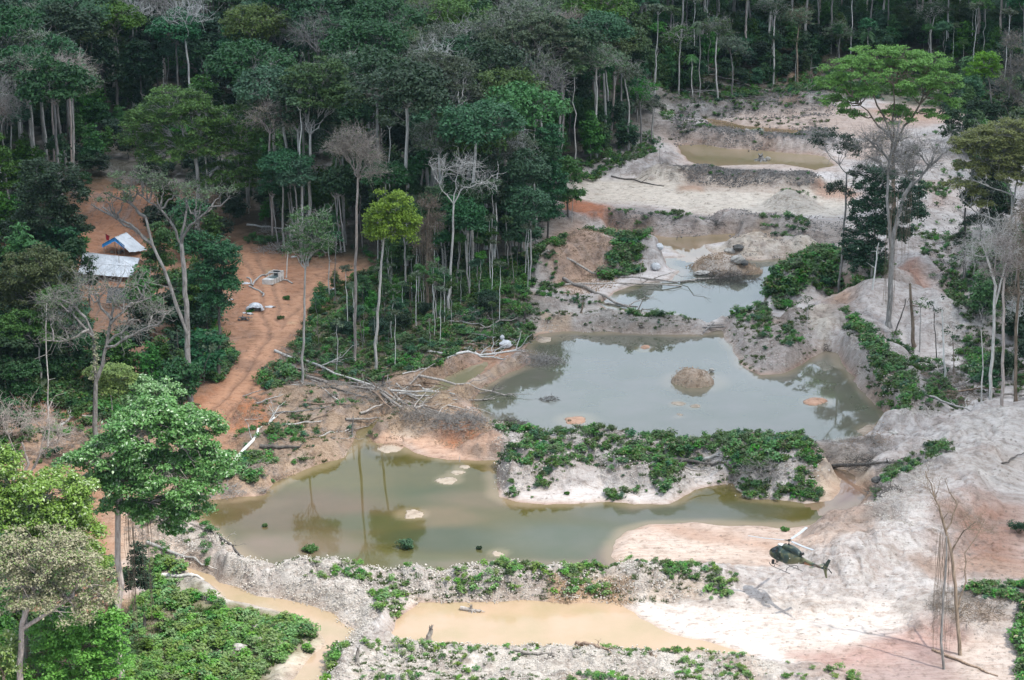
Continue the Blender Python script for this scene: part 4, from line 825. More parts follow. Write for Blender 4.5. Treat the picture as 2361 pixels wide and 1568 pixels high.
# middle, standing along the red clearing and the slope
hero('thin_leafy_tree', 'thin straight pale trunk with feathery green crown, right of the white box', (697,886), [[(697,886),(700,760),(704,620)]], [(700,520,36,34),(722,560,42,36),(690,570,30,30),(740,520,24,30)], 'mid', 'pale', .24, rc=1.0, per=45, leaf=.28, dens=1.4, seed=23, twig=2)
hero('tall_bare_tree', 'very tall thin pinkish trunk topped by a brown twiggy leafless crown', (816,835), [[(816,835),(820,650),(822,500),(825,410)]], [(825,340,52,30),(868,402,36,14),(790,335,34,26),(850,365,40,22),(815,310,36,14)], 'dry', 'pink', .27, rc=1.0, per=12, leaf=.22, dens=1.7, twig=5, twl=1.6, twr=.024, seed=24)
hero('bright_round_tree', 'tree with a bright green ball crown on a thin trunk, middle of the slope', (866,864), [[(866,864),(870,720),(878,620),(885,550)]], [(905,475,42,28),(885,510,46,32),(930,510,42,34),(905,540,50,26),(870,540,24,20)], 'bright', 'pale', .26, rc=1.05, per=110, leaf=.30, dens=1.5, seed=25)
hero('white_bare_tree', 'leafless white tree with an open candelabra crown above a pale trunk', (1034,716), [[(1034,716),(1040,600),(1046,470)]], [(1060,390,46,28),(1100,425,42,20),(1025,395,30,24),(1085,385,40,20)], None, 'pale', .27, rc=1.2, dens=1.0, twig=3, twl=1.8, twr=.03, seed=26, wig=.2, branches=[[(1046,470),(1070,430),(1110,420),(1150,395)],[(1046,470),(1020,440),(1000,400),(990,370)],[(1046,465),(1050,420),(1065,370)]])
hero('dead_vine_tree', 'dark brown vine-wrapped dead trunk between the pale trunks on the slope', (985,705), [[(985,705),(985,600),(990,480)]], [(985,470,26,18),(1000,520,24,30),(975,570,20,45),(992,640,16,40)], 'dry', 'brown', .3, rc=.9, per=16, leaf=.24, dens=1.7, twig=6, twl=1.2, seed=27, vines=[(985,500,985,700,26)])
hero('olive_dome_tree', 'massive olive green domed crown in front of the forest, upper left', (455,535), [[(455,535),(458,430),(450,350)],[(455,430),(540,350)]], [(400,240,72,34),(440,280,80,50),(330,285,55,38),(540,275,72,36),(575,320,55,45),(480,340,90,45),(390,350,70,45),(310,330,42,28),(585,385,55,35),(520,410,70,36),(640,400,22,28)], 'olive', 'pale', .55, rc=1.35, per=120, leaf=.36, dens=1.3, seed=28, twig=1)
hero('spreading_tree', 'tall grey-green tree with umbrella limbs and two pale trunks in the forest front', (985,520), [[(985,520),(986,420),(984,345)],[(978,515),(972,420),(975,350)]], [(990,150,66,36),(935,195,46,34),(1050,200,52,34),(985,215,60,40),(1085,225,24,20),(920,235,40,22),(1050,165,44,30)], 'greyg', 'pale', .42, rc=1.3, per=70, leaf=.36, dens=1.3, seed=29, twig=2, branches=[[(984,345),(940,290),(905,250)],[(984,345),(1010,280),(1060,230)],[(984,345),(985,270),(980,220)]])
hero('giant_round_tree', 'giant round grey-green crown on a thick pinkish leaning trunk, top centre', (1165,380), [[(1165,380),(1178,280),(1195,200)]], [(1230,75,80,34),(1165,115,60,40),(1290,105,56,42),(1230,130,90,46),(1180,165,60,34),(1290,165,40,30)], 'greyg', 'pink', .75, rc=1.4, per=110, leaf=.42, dens=1.3, seed=30)
hero('grey_dome_tree', 'grey twiggy domed tree with white inner branches, left of the dark bank trees', (1120,575), [[(1120,575),(1120,470),(1125,400)]], [(1095,300,70,36),(1150,300,50,34),(1070,345,40,30),(1130,350,64,34),(1190,340,40,40)], 'greyg', 'white', .38, rc=1.2, per=44, leaf=.3, dens=1.35, seed=31, twig=4, twl=1.8)
hero('forest_front_tree', 'green rounded crown on a pale trunk left of the umbrella-limbed tree', (712,560), [[(712,560),(713,430),(715,310)]], [(745,175,56,34),(705,190,40,34),(790,225,45,38),(745,230,60,34)], 'mid', 'pale', .4, rc=1.3, per=95, leaf=.4, dens=1.25, seed=32)
for i, (bs, bl, lab) in enumerate([((1262,560),[(1268,320,30,34),(1255,370,34,40),(1280,430,30,40),(1262,490,34,40)],'dark ivy-covered column of leaves at the forest corner by the red bank'),
                                   ((1310,500),[(1305,400,26,40),(1320,450,30,30)],'shorter dark leafy tree just right of the ivy-covered column'),
                                   ((1200,610),[(1190,470,34,44),(1205,540,40,40)],'bushy green tree at the forest edge above the dirt mound'),
                                   ((925,640),[(925,585,34,40),(900,600,26,24)],'bushy green tree behind the bright ball-crowned one')]):
    hero('edge_tree', lab, bs, [[bs, (bl[0][0], bl[0][1]+20)]], bl, ('forest', 'mid', 'forest', 'mid')[i], 'dark', .22, rc=1.1, per=95, leaf=.38, dens=1.4, seed=33+i)
# right side
hero('umbrella_tree', 'wide umbrella-shaped bright green tree, brightest crown at upper right', (2062,520), [[(2062,520),(2060,400),(2058,320)],[(2060,350),(2085,290)]], [(2050,130,90,20),(1965,155,58,22),(2130,150,62,26),(2180,195,42,26),(1925,190,42,24),(2050,165,110,30),(1935,235,44,16),(2120,205,60,28),(1990,215,60,22),(2065,270,36,30),(2185,235,32,20),(1960,262,30,12),(2150,265,38,12)], 'bright', 'brown', .5, rc=1.25, per=110, leaf=.34, dens=1.45, seed=40, flat=.42, depth=.95,
     branches=[[(2058,320),(2010,270),(1960,215)],[(2058,320),(2020,240),(1990,180)],[(2085,290),(2120,240),(2160,190)],[(2060,320),(2060,250),(2055,190)]])
hero('thin_grey_tree', 'thin grey tree with dark leafy top, left of the vine-covered group by the middle pond', (1935,650), [[(1935,650),(1945,540),(1950,460),(1952,400)]], [(1920,315,42,14),(1890,335,24,9),(1958,345,34,22),(1935,440,30,22),(1980,400,24,20)], 'dark', 'grey', .24, rc=.95, per=42, leaf=.30, dens=1.6, twig=3, seed=41, branches=[[(1950,460),(1970,420),(1985,390)],[(1952,400),(1925,370),(1895,340)]])
hero('vine_giant', 'big grey-barked tree hung with vines and bare grey twigs, standing on the white sand hill', (2048,748), [[(2048,748),(2055,620),(2060,540),(2085,450),(2105,420)],[(2056,580),(2045,460),(2050,370)]],
     [(2050,320,50,26),(2010,340,34,28),(2045,370,52,32),(2130,350,46,18),(2150,380,26,12),(2080,400,36,28)], 'dry', 'grey', .5, rc=1.1, per=5, leaf=.26, dens=1.7, twig=7, twl=1.9, twr=.028, seed=42, vines=[(2060,450,2060,700,20),(2095,440,2095,560,22)],
     cloak=[(2095,430,2115,480,1.1),(2075,470,2100,500,.9)], branches=[[(2090,440),(2130,400),(2175,355),(2200,340)],[(2050,370),(2020,330),(1990,310)],[(2050,370),(2070,320),(2080,290)]])
hero('dark_ivy_tree', 'dark leafy ivy-clad tree behind the big vine-hung one', (2008,662), [[(2008,662),(2015,560),(2020,480)]], [(2030,460,34,44),(2000,520,42,36),(1978,565,36,32),(2010,600,38,44),(2045,530,28,50),(1965,600,24,20),(2035,410,34,28),(1985,480,24,26),(2100,440,30,40),(2110,490,24,36),(2085,540,18,40),(1995,430,22,18)], 'dark', 'pale', .26, rc=1.0, per=75, leaf=.32, dens=1.5, seed=43, vines=[(2020,500,2020,650,22)])
hero('yellow_tree', 'yellow-green tree with white twisting limbs at the right edge', (2330,650), [[(2330,650),(2330,540),(2332,500)],[(2332,520),(2400,500)]], [(2265,325,60,30),(2330,300,60,30),(2290,360,50,26),(2250,385,46,18),(2345,380,40,30),(2230,345,32,20),(2310,350,60,24),(2355,340,44,34),(2215,425,36,12),(2290,400,50,18),(2350,410,40,24),(2250,445,30,12),(2260,470,26,10),(2200,330,20,14)], 'yellow', 'pale', .38, rc=1.0, per=85, leaf=.28, dens=2.1, seed=44, flat=.4, twig=1,
     branches=[[(2332,505),(2335,450),(2300,400),(2270,360)],[(2332,505),(2345,440),(2335,380),(2345,330)],[(2330,510),(2280,500),(2240,480),(2215,455)],[(2335,450),(2290,430),(2230,400)],[(2332,500),(2361,470),(2400,440)]], wig=.18)
hero('dark_backing_tree', 'dark green trees just behind the yellow-green crown', (2262,560), [[(2262,560),(2262,480)]], [(2265,400,30,34),(2250,460,34,34),(2300,460,30,34),(2270,510,40,24)], 'dark', 'dark', .25, rc=1.1, per=80, leaf=.36, dens=1.3, seed=45)
for i, (bs, tr, bl, lab, lf_) in enumerate([
    ((2282,935), [[(2282,935),(2290,790),(2296,660),(2275,590)],[(2295,700),(2320,600)]], [(2262,560,40,34),(2300,530,44,26),(2320,580,36,34),(2235,600,28,30)], 'pale-trunked bare tree, leftmost of the bare group at the right edge', None),
    ((2310,948), [[(2310,948),(2314,800),(2316,640)]], [(2325,560,34,30),(2340,620,30,34),(2290,640,30,24)], 'bare pale tree, middle of the bare group at the right edge', 'dry'),
    ((2343,928), [[(2343,928),(2342,760),(2350,600)]], [(2350,530,34,40),(2355,600,30,40),(2340,680,26,40)], 'brownish bare tree cut by the right edge, behind the white sand ridge', 'dry'),
    ((2262,940), [[(2262,940),(2266,830),(2262,760)]], [(2262,745,16,20)], 'short thin dead trunk at the left of the bare group', None),
    ((2375,900), [[(2375,900),(2370,700),(2365,560)]], [(2370,500,30,40),(2380,600,40,50)], 'bare tree mostly beyond the right edge', 'dry'),
    ((2222,640), [[(2222,640),(2224,560),(2226,480)]], [(2232,520,18,22),(2215,560,16,26)], 'dark slender snag left of the bare group, by the red gully', 'dark')]):
    hero('bare_grey_tree', lab, bs, tr, bl, lf_, ('pale','pink','brown','pale','brown','dark')[i], .3 if i != 3 else .14, rc=1.0, per=8 if lf_ != 'dark' else 60, leaf=.26, dens=1.2, twig=5, twl=1.6, twr=.026, seed=50+i)
for i, (bs, bl, lab, lf_) in enumerate([((2325,345),[(2330,110,26,36),(2345,170,30,44),(2315,200,26,30),(2340,240,32,30)],'tall bare grey-brown tree in the top right corner','dry'),((2300,320),[(2275,140,30,24),(2290,170,24,20),(2250,165,24,18)],'fresh green small crown right of the umbrella tree','bright'),
     ((2212,352),[(2205,300,34,26),(2195,265,24,20)],'dark glossy bush below right of the umbrella crown','forest'),((2265,345),[(2262,285,34,28),(2285,260,26,26),(2250,250,22,22)],'dark shrubby tree between the umbrella tree and the right edge','dark'),
     ((2345,350),[(2345,290,26,20),(2330,250,24,20)],'dark green tree at the right edge below the bare grey-brown one','forest'),((2195,330),[(2195,210,18,30),(2190,250,22,36)],'dark creeper-covered tree touching the right of the umbrella crown','dark')]):
    hero('corner_tree', lab, bs, [[bs, (bl[0][0], bl[0][1]+15)]], bl, lf_, 'grey', .26, rc=1.1, per=80 if lf_ != 'dry' else 10, leaf=.34, dens=1.4, twig=6 if lf_ == 'dry' else 0, seed=60+i)
hero('dead_twin_tree', 'tall dead tree draped in brown vines, at the lower right', (2206,1640), [[(2206,1640),(2212,1480),(2203,1350),(2190,1260),(2168,1180)]], [(2140,1120,26,22),(2240,1200,30,20),(2265,1230,30,16),(2185,1180,20,16),(2150,1160,16,14)], None, 'brown', .26, D=262, rc=.8, dens=1.2, twig=4, twl=1.3, twr=.018, seed=70, vines=[(2185,1270,2190,1500,16),(2175,1230,2180,1420,14)],
     branches=[[(2192,1275),(2220,1220),(2245,1195)],[(2210,1400),(2232,1350),(2236,1300),(2290,1240)],[(2168,1180),(2150,1130),(2135,1090)],[(2180,1225),(2210,1170),(2190,1130)]])
hero('dead_pole_tree', 'slim grey dead trunk just left of the vine-draped one at lower right', (2172,1640), [[(2172,1640),(2170,1480),(2180,1330),(2182,1240)]], [(2178,1230,12,14)], None, 'grey', .18, D=258, rc=.7, dens=1, twig=4, twl=1.0, twr=.018, seed=71)
# trees standing free along the back creek and the forest front
i = 0
for (u, v, top, kind, lab) in [(1448,352,140,'pale','pale branching tree, leftmost of the row along the far grey bank'),(1478,345,190,'grey','slender grey tree second in the row along the far grey bank'),(1500,330,230,'pale','slim white sapling at the end of the far grey bank'),
     (1250,312,150,'pale','pale straight trunk right of the giant round crown'),(1225,320,185,'grey','grey trunk close below the giant round crown'),(1655,232,40,'pale','tall leaning pale tree at the far clearing, left of the palm gap'),(1688,222,90,'grey','thin grey tree in the far clearing'),
     (1783,198,-10,'pale','tallest straight pale trunk behind the far clearing'),(1840,196,20,'brown','brownish leaning tree where the far track ends'),(1565,228,60,'pale','white thin-stemmed tree left of the palms in the far clearing'),(1935,165,60,'grey','thin grey tree behind the umbrella crown'),(2148,150,10,'pale','white forked tree above the umbrella crown')]:
    r = np.random.default_rng(80+i); h = v-top
    lf_ = ('greyg','mid','greyg','forest')[i % 4]
    hero('bank_tree', lab, (u, v), [[(u, v), (u+r.uniform(-3, 3)*2, v-h*.5), (u+r.uniform(-8, 8), top+h*.2)]], [(u+r.uniform(-8, 8), top+h*.10, 24+h*.07, 18), (u+14, top+h*.2, 20, 14), (u-16, top+h*.16, 20, 12)], lf_, kind, .25, rc=1.1, per=34, leaf=.34, dens=1.1, twig=3, twl=1.7, seed=80+i); i += 1
# bare poles and saplings left standing on the cleared slopes
POLES = [((1008,742),(994,610),.10,'thin grey pole left of the white bare tree'),((415,905),(408,760),.14,'pale slender trunk left of the big dark one'),((449,905),(489,800),.09,'white leaning stem right of the big dark trunk'),
 ((478,860),(480,700),.07,'thin upright stem beside the dark round tree'),((350,872),(351,792),.08,'pale thin trunk in the bushes behind the twisted bare tree'),((776,868),(778,745),.08,'thin pale stem between two tall trunks on the slope'),
 ((1078,620),(1080,500),.15,'grey trunk right of the white bare tree'),((1100,640),(1098,470),.13,'thin straight trunk near the forest corner'),((1140,610),(1147,400),.2,'pinkish trunk under the grey dome tree'),((1165,600),(1168,450),.13,'pale trunk beside the pinkish one'),
 ((640,0),(640,-1),.01,''),((2108,800),(2098,655),.38,'shaggy brown dead stump-trunk on the white hill'),((2062,770),(2088,690),.16,'dark pole leaning right on the white hill'),((2160,832),(2152,705),.12,'thin dark dead pole right of the white hill'),((2178,880),(2172,715),.2,'grey dead pole over the red gully'),
 ((2120,812),(2122,700),.12,'thin grey dead stick behind the shaggy stump-trunk'),((2200,862),(2196,770),.1,'short dark stick near the brown brush at right'),((2012,668),(2026,560),.18,'pale bent trunk under the ivy-clad tree'),((110,1030),(108,700),.14,'grey trunk at the left edge behind the palms'),
 ((1520,395),(1522,330),.06,'tiny stick at the far red bank'),((1860,760),(1862,700),.05,'thin stake on the small dirt lane'),((1318,512),(1322,432),.1,'pale leaning stump-stick at the forest corner'),((812,1005),(814,960),.16,'grey stump standing in the narrow channel'),((660,640),(668,520),.12,'pale trunk behind the white box'),
 ((760,690),(757,560),.14,'grey trunk right of the feathery tree'),((770,700),(776,540),.12,'second grey trunk right of the feathery tree'),((900,790),(906,680),.07,'thin pale sapling right of the ball-crowned tree'),((948,760),(944,640),.08,'thin brown stem on the mid slope'),((735,800),(728,690),.06,'very thin stem at the right of the track fork')]
for k, (a, b, r, lab) in enumerate(POLES):
    if r < .02: continue
    o = gh(*a); rng = np.random.default_rng(200+k); t = rel(b[0], b[1], o[1], o); E = empty('dead_pole', o); T = Wood(); p = bend(rng, (0, 0, -.4), t, 6, .025); T.path(p, r, r*.55); T.path([p[0], p[1]*.4], r*1.5, r)
    for _ in range(4 if r < .3 else 9): s0 = p[rng.integers(3, 6)]; d = unit(rng.normal(size=3)+np.array((0, 0, .2))); T.path([s0, s0+d*(.6+1.3*rng.random())], r*.3, r*.1)
    link('trunk', T.mesh('trunk', BARKS[('pale', 'grey', 'white', 'brown', 'dark')[k % 3 if 'dark' not in lab and 'brown' not in lab else 3 if 'brown' in lab else 4]], 7), E)
    cr = rng.normal(size=(6, 3))*.7+t; V, Fc = leaves(rng, cr, np.full(6, .7), 22, .28); 
    if r < .16: link('crown', mesh_np('crown', V, Fc, LF[('mid', 'forest', 'greyg')[k % 3]]), E)
    tag(E, lab, 'dead tree' if r >= .16 else 'sapling')
def palm(lab, base, top, R, nf=16, stem=True, D=None):
    rng = np.random.default_rng(int(base[0]+base[1])); o = gh(*base) if D is None else np.array((*Q(base[0], base[1], D)[:2], 0.)); E = empty('palm_tree', o); t = rel(top[0], top[1], o[1], o); T = Wood(); T.path(bend(rng, (0, 0, -.3), t, 5, .02), .16, .11)
    link('trunk', T.mesh('trunk', BARKS['pale'], 7), E); V = []; Fc = []
    for i in range(nf):
        a = 2*PI*i/nf+rng.normal()*.15; el = rng.uniform(.1, 1.2); W = np.array([(math.cos(a)*math.cos(el)*R*s, math.sin(a)*math.cos(el)*R*s, math.sin(el)*R*s-.75*R*s*s*(1.1)) for s in np.linspace(0, 1, 8)])+t
        for j in range(1, 8):
            p = W[j-1]*.5+W[j]*.5; d = unit(W[j]-W[j-1]); s = unit(np.cross(d, (0, 0, 1)))
            for sg in (-1, 1):
                for q in (0, .33, .66):
                    b = len(V)*4; p0 = W[j-1]+(W[j]-W[j-1])*q; e = p0+(s*sg*.9+d*.5-np.array((0, 0, .35)))*R*.30*(1-.5*abs(j-4)/4); V.append([p0, p0+d*.12, e+d*.05, e]); Fc.append([b, b+1, b+2, b+3])
    link('fronds', mesh_np('fronds', np.array(V).reshape(-1, 3), np.array(Fc), LF['palm']), E); tag(E, lab, 'palm')
palm('dark green fan palm beside the camp trees at left', (88,640), (86,575), 2.9, 20); palm('small pale palm at the left edge', (12,915), (12,830), 3.4, 16)
palm('dark drooping palm right of the small pale one', (98,900), (96,868), 3.0, 12); palm('tall fan palm standing in the far clearing', (1612,228), (1614,55), 3.4, 22); palm('slender palm behind the umbrella crown', (2003,165), (2000,78), 3.0, 14)
palm('low drooping palm left of the tall fan palm', (1598,235), (1594,130), 2.4, 12); palm('small palm sprouting at the forest edge above the dirt mound', (1192,600), (1192,575), 2.2, 10)
# ---------------------------------------------------------------- ground cover
def cover(name, label, cat, zones, temps, seed, zoff=0.0, wet=False):
    P = []; S = []
    for k, (poly, n, s0, s1, cl) in enumerate(zones):
        q = fill(poly, n, seed*50+k, clump=cl); P.append(q); S.append(s0+(s1-s0)*np.random.default_rng(seed*50+k).random(len(q))**1.5)
    P = np.concatenate(P); S = np.concatenate(S); z = hz(P[:, 0], P[:, 1]); ok = (z > .03) | wet
    P, S, z = P[ok], S[ok], z[ok]; r = np.random.default_rng(seed)
    return scatter(name, np.column_stack([P, z+zoff*S]), r.random(len(P))*6.28, S, temps, label, cat)
A_ISL = [(1130,1000),(1250,965),(1450,985),(1650,1000),(1840,1010),(1885,1100),(1880,1150),(1700,1150),(1600,1115),(1560,1150),(1400,1150),(1370,1100),(1160,1150),(1150,1080)]
cover('shrubs', 'dense green leafy shrubs covering the banks between the ponds', 'shrubs', [
 ([(1150,1085),(1370,1085),(1370,1150),(1170,1158)], 170, .25, .85, .08),([(1395,1090),(1570,1090),(1560,1155),(1400,1158)], 190, .25, .85, .04),([(1650,1090),(1890,1090),(1880,1158),(1700,1158)], 300, .25, .95, .02),([(2080,330),(2240,300),(2260,560),(2100,560)], 60, .4, .9, .08),([(2100,560),(2361,560),(2300,700),(2140,700)], 140, .5, 1.1, .0),([(1450,120),(1500,215),(1900,180),(2200,160),(2361,230),(2361,260),(2200,200),(1900,215),(1500,250)], 500, .6, 1.4, -.1),
 ([(1130,1010),(1300,1030),(1500,1040),(1700,1040),(1850,1050),(1850,1095),(1600,1090),(1350,1095),(1150,1075)], 420, .3, 1.15, .03),
 ([(1160,1070),(1280,1055),(1380,1090),(1330,1125),(1180,1130)], 160, .3, .9, .02),([(1400,1075),(1540,1070),(1575,1120),(1400,1120)], 170, .3, .9, .0),([(1660,1060),(1850,1050),(1890,1120),(1820,1140),(1690,1120)], 300, .3, 1.1, -.05),
 ([(1750,700),(1850,610),(1960,610),(2050,690),(1990,715),(1900,700),(1800,725)], 800, .6, 1.5, -.45),([(1690,760),(1780,745),(1850,790),(1820,850),(1740,850)], 80, .4, .9, .15),([(1665,725),(1760,725),(1790,760),(1700,760)], 80, .5, 1.1, -.1),
 ([(1930,775),(1990,790),(2080,880),(2130,970),(2080,1000),(1990,880)], 300, .5, 1.25, -.02),([(2060,800),(2180,850),(2230,940),(2150,980),(2110,900)], 90, .4, 1.0, .12),
 ([(1340,545),(1420,545),(1500,590),(1500,630),(1400,660),(1370,640),(1440,600)], 380, .6, 1.4, -.5),([(1440,735),(1580,745),(1600,765),(1440,762)], 40, .6, 1.1, -.1),([(1240,600),(1290,610),(1300,660),(1240,700)], 70, .5, 1.1, 0),
 ([(1400,500),(1480,505),(1620,515),(1640,540),(1420,530)], 60, .4, .9, .1),([(1750,520),(1860,515),(1860,570),(1760,570)], 80, .5, 1.0, 0),([(1800,440),(1880,450),(1880,480),(1800,480)], 20, .4, .8, .1),
 ([(1500,230),(1700,245),(1900,225),(1900,260),(1560,285)], 130, .4, .9, .12),([(1330,400),(1500,330),(1530,370),(1420,410),(1310,440)], 220, .5, 1.2, -.2),([(1530,310),(1760,320),(1760,345),(1560,330)], 22, .5, .9, .1),
 ([(1310,560),(1240,590),(1130,640),(1000,640),(860,640),(700,620),(560,575),(620,600),(860,660),(1180,700),(1250,650)], 700, .6, 1.4, -.3),
 ([(700,690),(860,640),(1100,650),(1240,690),(1230,790),(1190,810),(1060,800),(980,870),(880,900),(780,900),(660,850),(680,770)], 900, .35, 1.15, .0),
 ([(600,850),(680,845),(700,880),(640,910),(600,890)], 60, .6, 1.3, -.4),([(480,1110),(560,1060),(650,1060),(640,1110),(560,1140),(480,1140)], 150, .5, 1.1, -.05),([(470,890),(540,800),(560,830),(520,890),(480,920)], 90, .6, 1.2, -.4),([(980,845),(1050,820),(1060,840),(1000,880)], 40, .5, 1.0, -.3),
 ([(2200,600),(2361,560),(2400,900),(2250,940),(2180,700),(2250,680)], 420, .5, 1.3, -.05),([(2170,640),(2230,640),(2260,680),(2200,680)], 40, .5, 1, -.2),([(2230,220),(2361,200),(2400,380),(2230,380)], 260, .7, 1.5, -.2),([(2140,430),(2220,430),(2180,480),(2120,480)], 40, .5, 1, .1),
 ([(-100,640),(200,700),(180,880),(440,900),(430,1000),(-100,900)], 700, .8, 1.8, -.3),([(380,640),(520,700),(520,900),(380,900)], 260, .8, 1.7, -.3),([(200,900),(460,930),(480,1000),(300,1010),(150,1100),(-50,1100),(-50,980),(120,1000)], 200, .5, 1.2, .05),
 ([(2000,1190),(2070,1130),(2100,1090),(2130,1100),(2060,1180),(2010,1240)], 90, .35, .8, .0),([(2335,1440),(2440,1380),(2440,1660),(2355,1600)], 200, .7, 1.5, -.2),([(2200,1395),(2361,1370),(2361,1420),(2230,1430)], 60, .5, 1.0, -.1),
 ([(1400,1340),(1640,1335),(1660,1370),(1420,1380)], 110, .3, .75, .05),([(2120,1095),(2200,1080),(2190,1110),(2130,1130)], 30, .5, .9, -.2)], SH['shrub']+SH['shrub'][:2]+SH['mid'][:1]+SH['forest'][:1]+GRS[:1], 1, .1)
cover('creepers', 'bright light green creepers and low plants in the sunlit foreground', 'low plants', [
 ([(300,1400),(380,1370),(520,1400),(600,1430),(700,1440),(720,1480),(660,1530),(600,1600),(250,1650),(280,1480)], 1150, .4, 1.15, -.22),([(600,1450),(720,1440),(720,1500),(640,1540)], 130, .5, 1.1, -.3),([(340,1300),(400,1290),(400,1420),(330,1420)], 100, .5, 1.2, -.4),
 ([(760,1490),(830,1470),(800,1540),(750,1600)], 60, .4, 1.0, .0),([(840,1390),(940,1390),(930,1440),(860,1470)], 70, .3, .8, .08),([(640,1350),(940,1345),(960,1385),(700,1380)], 60, .3, .7, .15),([(950,1345),(1400,1345),(1400,1385),(950,1385)], 190, .3, .8, .12),
 ([(820,1500),(1500,1500),(1820,1550),(1820,1650),(820,1650)], 420, .22, .62, .14),([(1480,1485),(1560,1480),(1700,1540),(1560,1530)], 40, .3, .6, .1),([(1150,1322),(1600,1325),(1600,1345),(1150,1340)], 46, .3, .8, .05),([(1300,1470),(1420,1480),(1420,1500),(1300,1500)], 24, .4, .8, -.2),
 ([(1800,1540),(2050,1560),(2000,1640),(1800,1640)], 60, .3, .7, .05),([(1640,1350),(1720,1370),(1660,1410),(1600,1390)], 36, .35, .8, .0)], SH['lime']+SH['lime'][:2]+SH['shrub'][:1]+SH['mid'][1:2]+GRS, 2, .08)
cover('low_bushes', 'mixed dull green low bushes on the slopes and banks', 'low bushes', [
 (A_ISL, 240, .35, .8, .08),([(700,690),(860,640),(1100,650),(1240,690),(1230,790),(1060,800),(880,900),(660,850)], 620, .4, 1.1, -.05),([(-100,600),(120,560),(200,700),(180,880),(440,900),(430,1000),(-100,960)], 420, .7, 1.6, -.2),([(560,560),(860,600),(1150,640),(1150,665),(860,640),(560,600)], 260, .5, 1.1, -.3),
 ([(1930,770),(2200,860),(2220,960),(2080,1010)], 180, .3, .8, .02),([(440,1180),(560,1290),(430,1350),(330,1300),(300,1190)], 90, .3, .8, .05),([(560,920),(860,920),(1000,960),(820,1040),(640,1130),(520,1130)], 110, .3, .8, .14),([(1170,725),(1620,750),(1620,770),(1200,760)], 90, .3, .6, .0),
 ([(1500,225),(1900,225),(1920,340),(1540,330)], 160, .3, .7, .05),([(1540,400),(1860,405),(1860,440),(1560,430)], 50, .3, .6, .1),([(1260,690),(1420,690),(1440,720),(1260,720)], 50, .3, .7, .1),([(1500,200),(1900,160),(2200,150),(2361,240),(2361,300),(2230,260),(1900,225),(1540,235)], 900, .5, 1.3, -.2),([(-60,1180),(120,1180),(260,1300),(290,1420),(260,1640),(-60,1640)], 500, .7, 1.5, -.5),
 ([(2170,560),(2361,620),(2361,940),(2200,860)], 120, .3, .8, .1),([(1250,1000),(1400,985),(1400,1010),(1260,1010)], 30, .5, 1.0, -.3),([(600,1000),(700,980),(720,1040),(600,1060)], 50, .4, .9, 0.0)], SH['mid']+SH['forest'][:1]+GRS[:1]+TWG[:1], 3, .1)
cover('grasses', 'dull grass and thin weeds on the slopes, dikes and mounds', 'grass', [([(700,690),(860,640),(1100,650),(1240,690),(1230,790),(880,900),(660,850)], 900, .6, 1.5, -.1),(A_ISL, 420, .4, 1.0, .0),([(1500,215),(1900,205),(1920,340),(1540,330)], 320, .5, 1.2, -.1),([(1170,725),(1620,750),(1620,770),(1200,760)], 200, .3, .8, -.1),([(1650,740),(1870,750),(1880,860),(1740,880)], 260, .3, .9, -.05),([(1930,770),(2200,860),(2220,960),(2080,1010)], 300, .4, 1.0, -.05),([(640,1345),(1640,1340),(1660,1395),(900,1395)], 420, .3, .8, .0),([(800,1500),(1500,1495),(1820,1550),(1820,1650),(780,1650)], 560, .25, .7, .02),([(300,1390),(700,1430),(700,1500),(560,1600),(250,1640)], 500, .5, 1.2, -.2),([(2140,560),(2361,560),(2361,940),(2200,900)], 300, .5, 1.2, -.05),([(560,920),(860,920),(1000,960),(640,1130)], 180, .3, .8, .1)], GRS, 9)
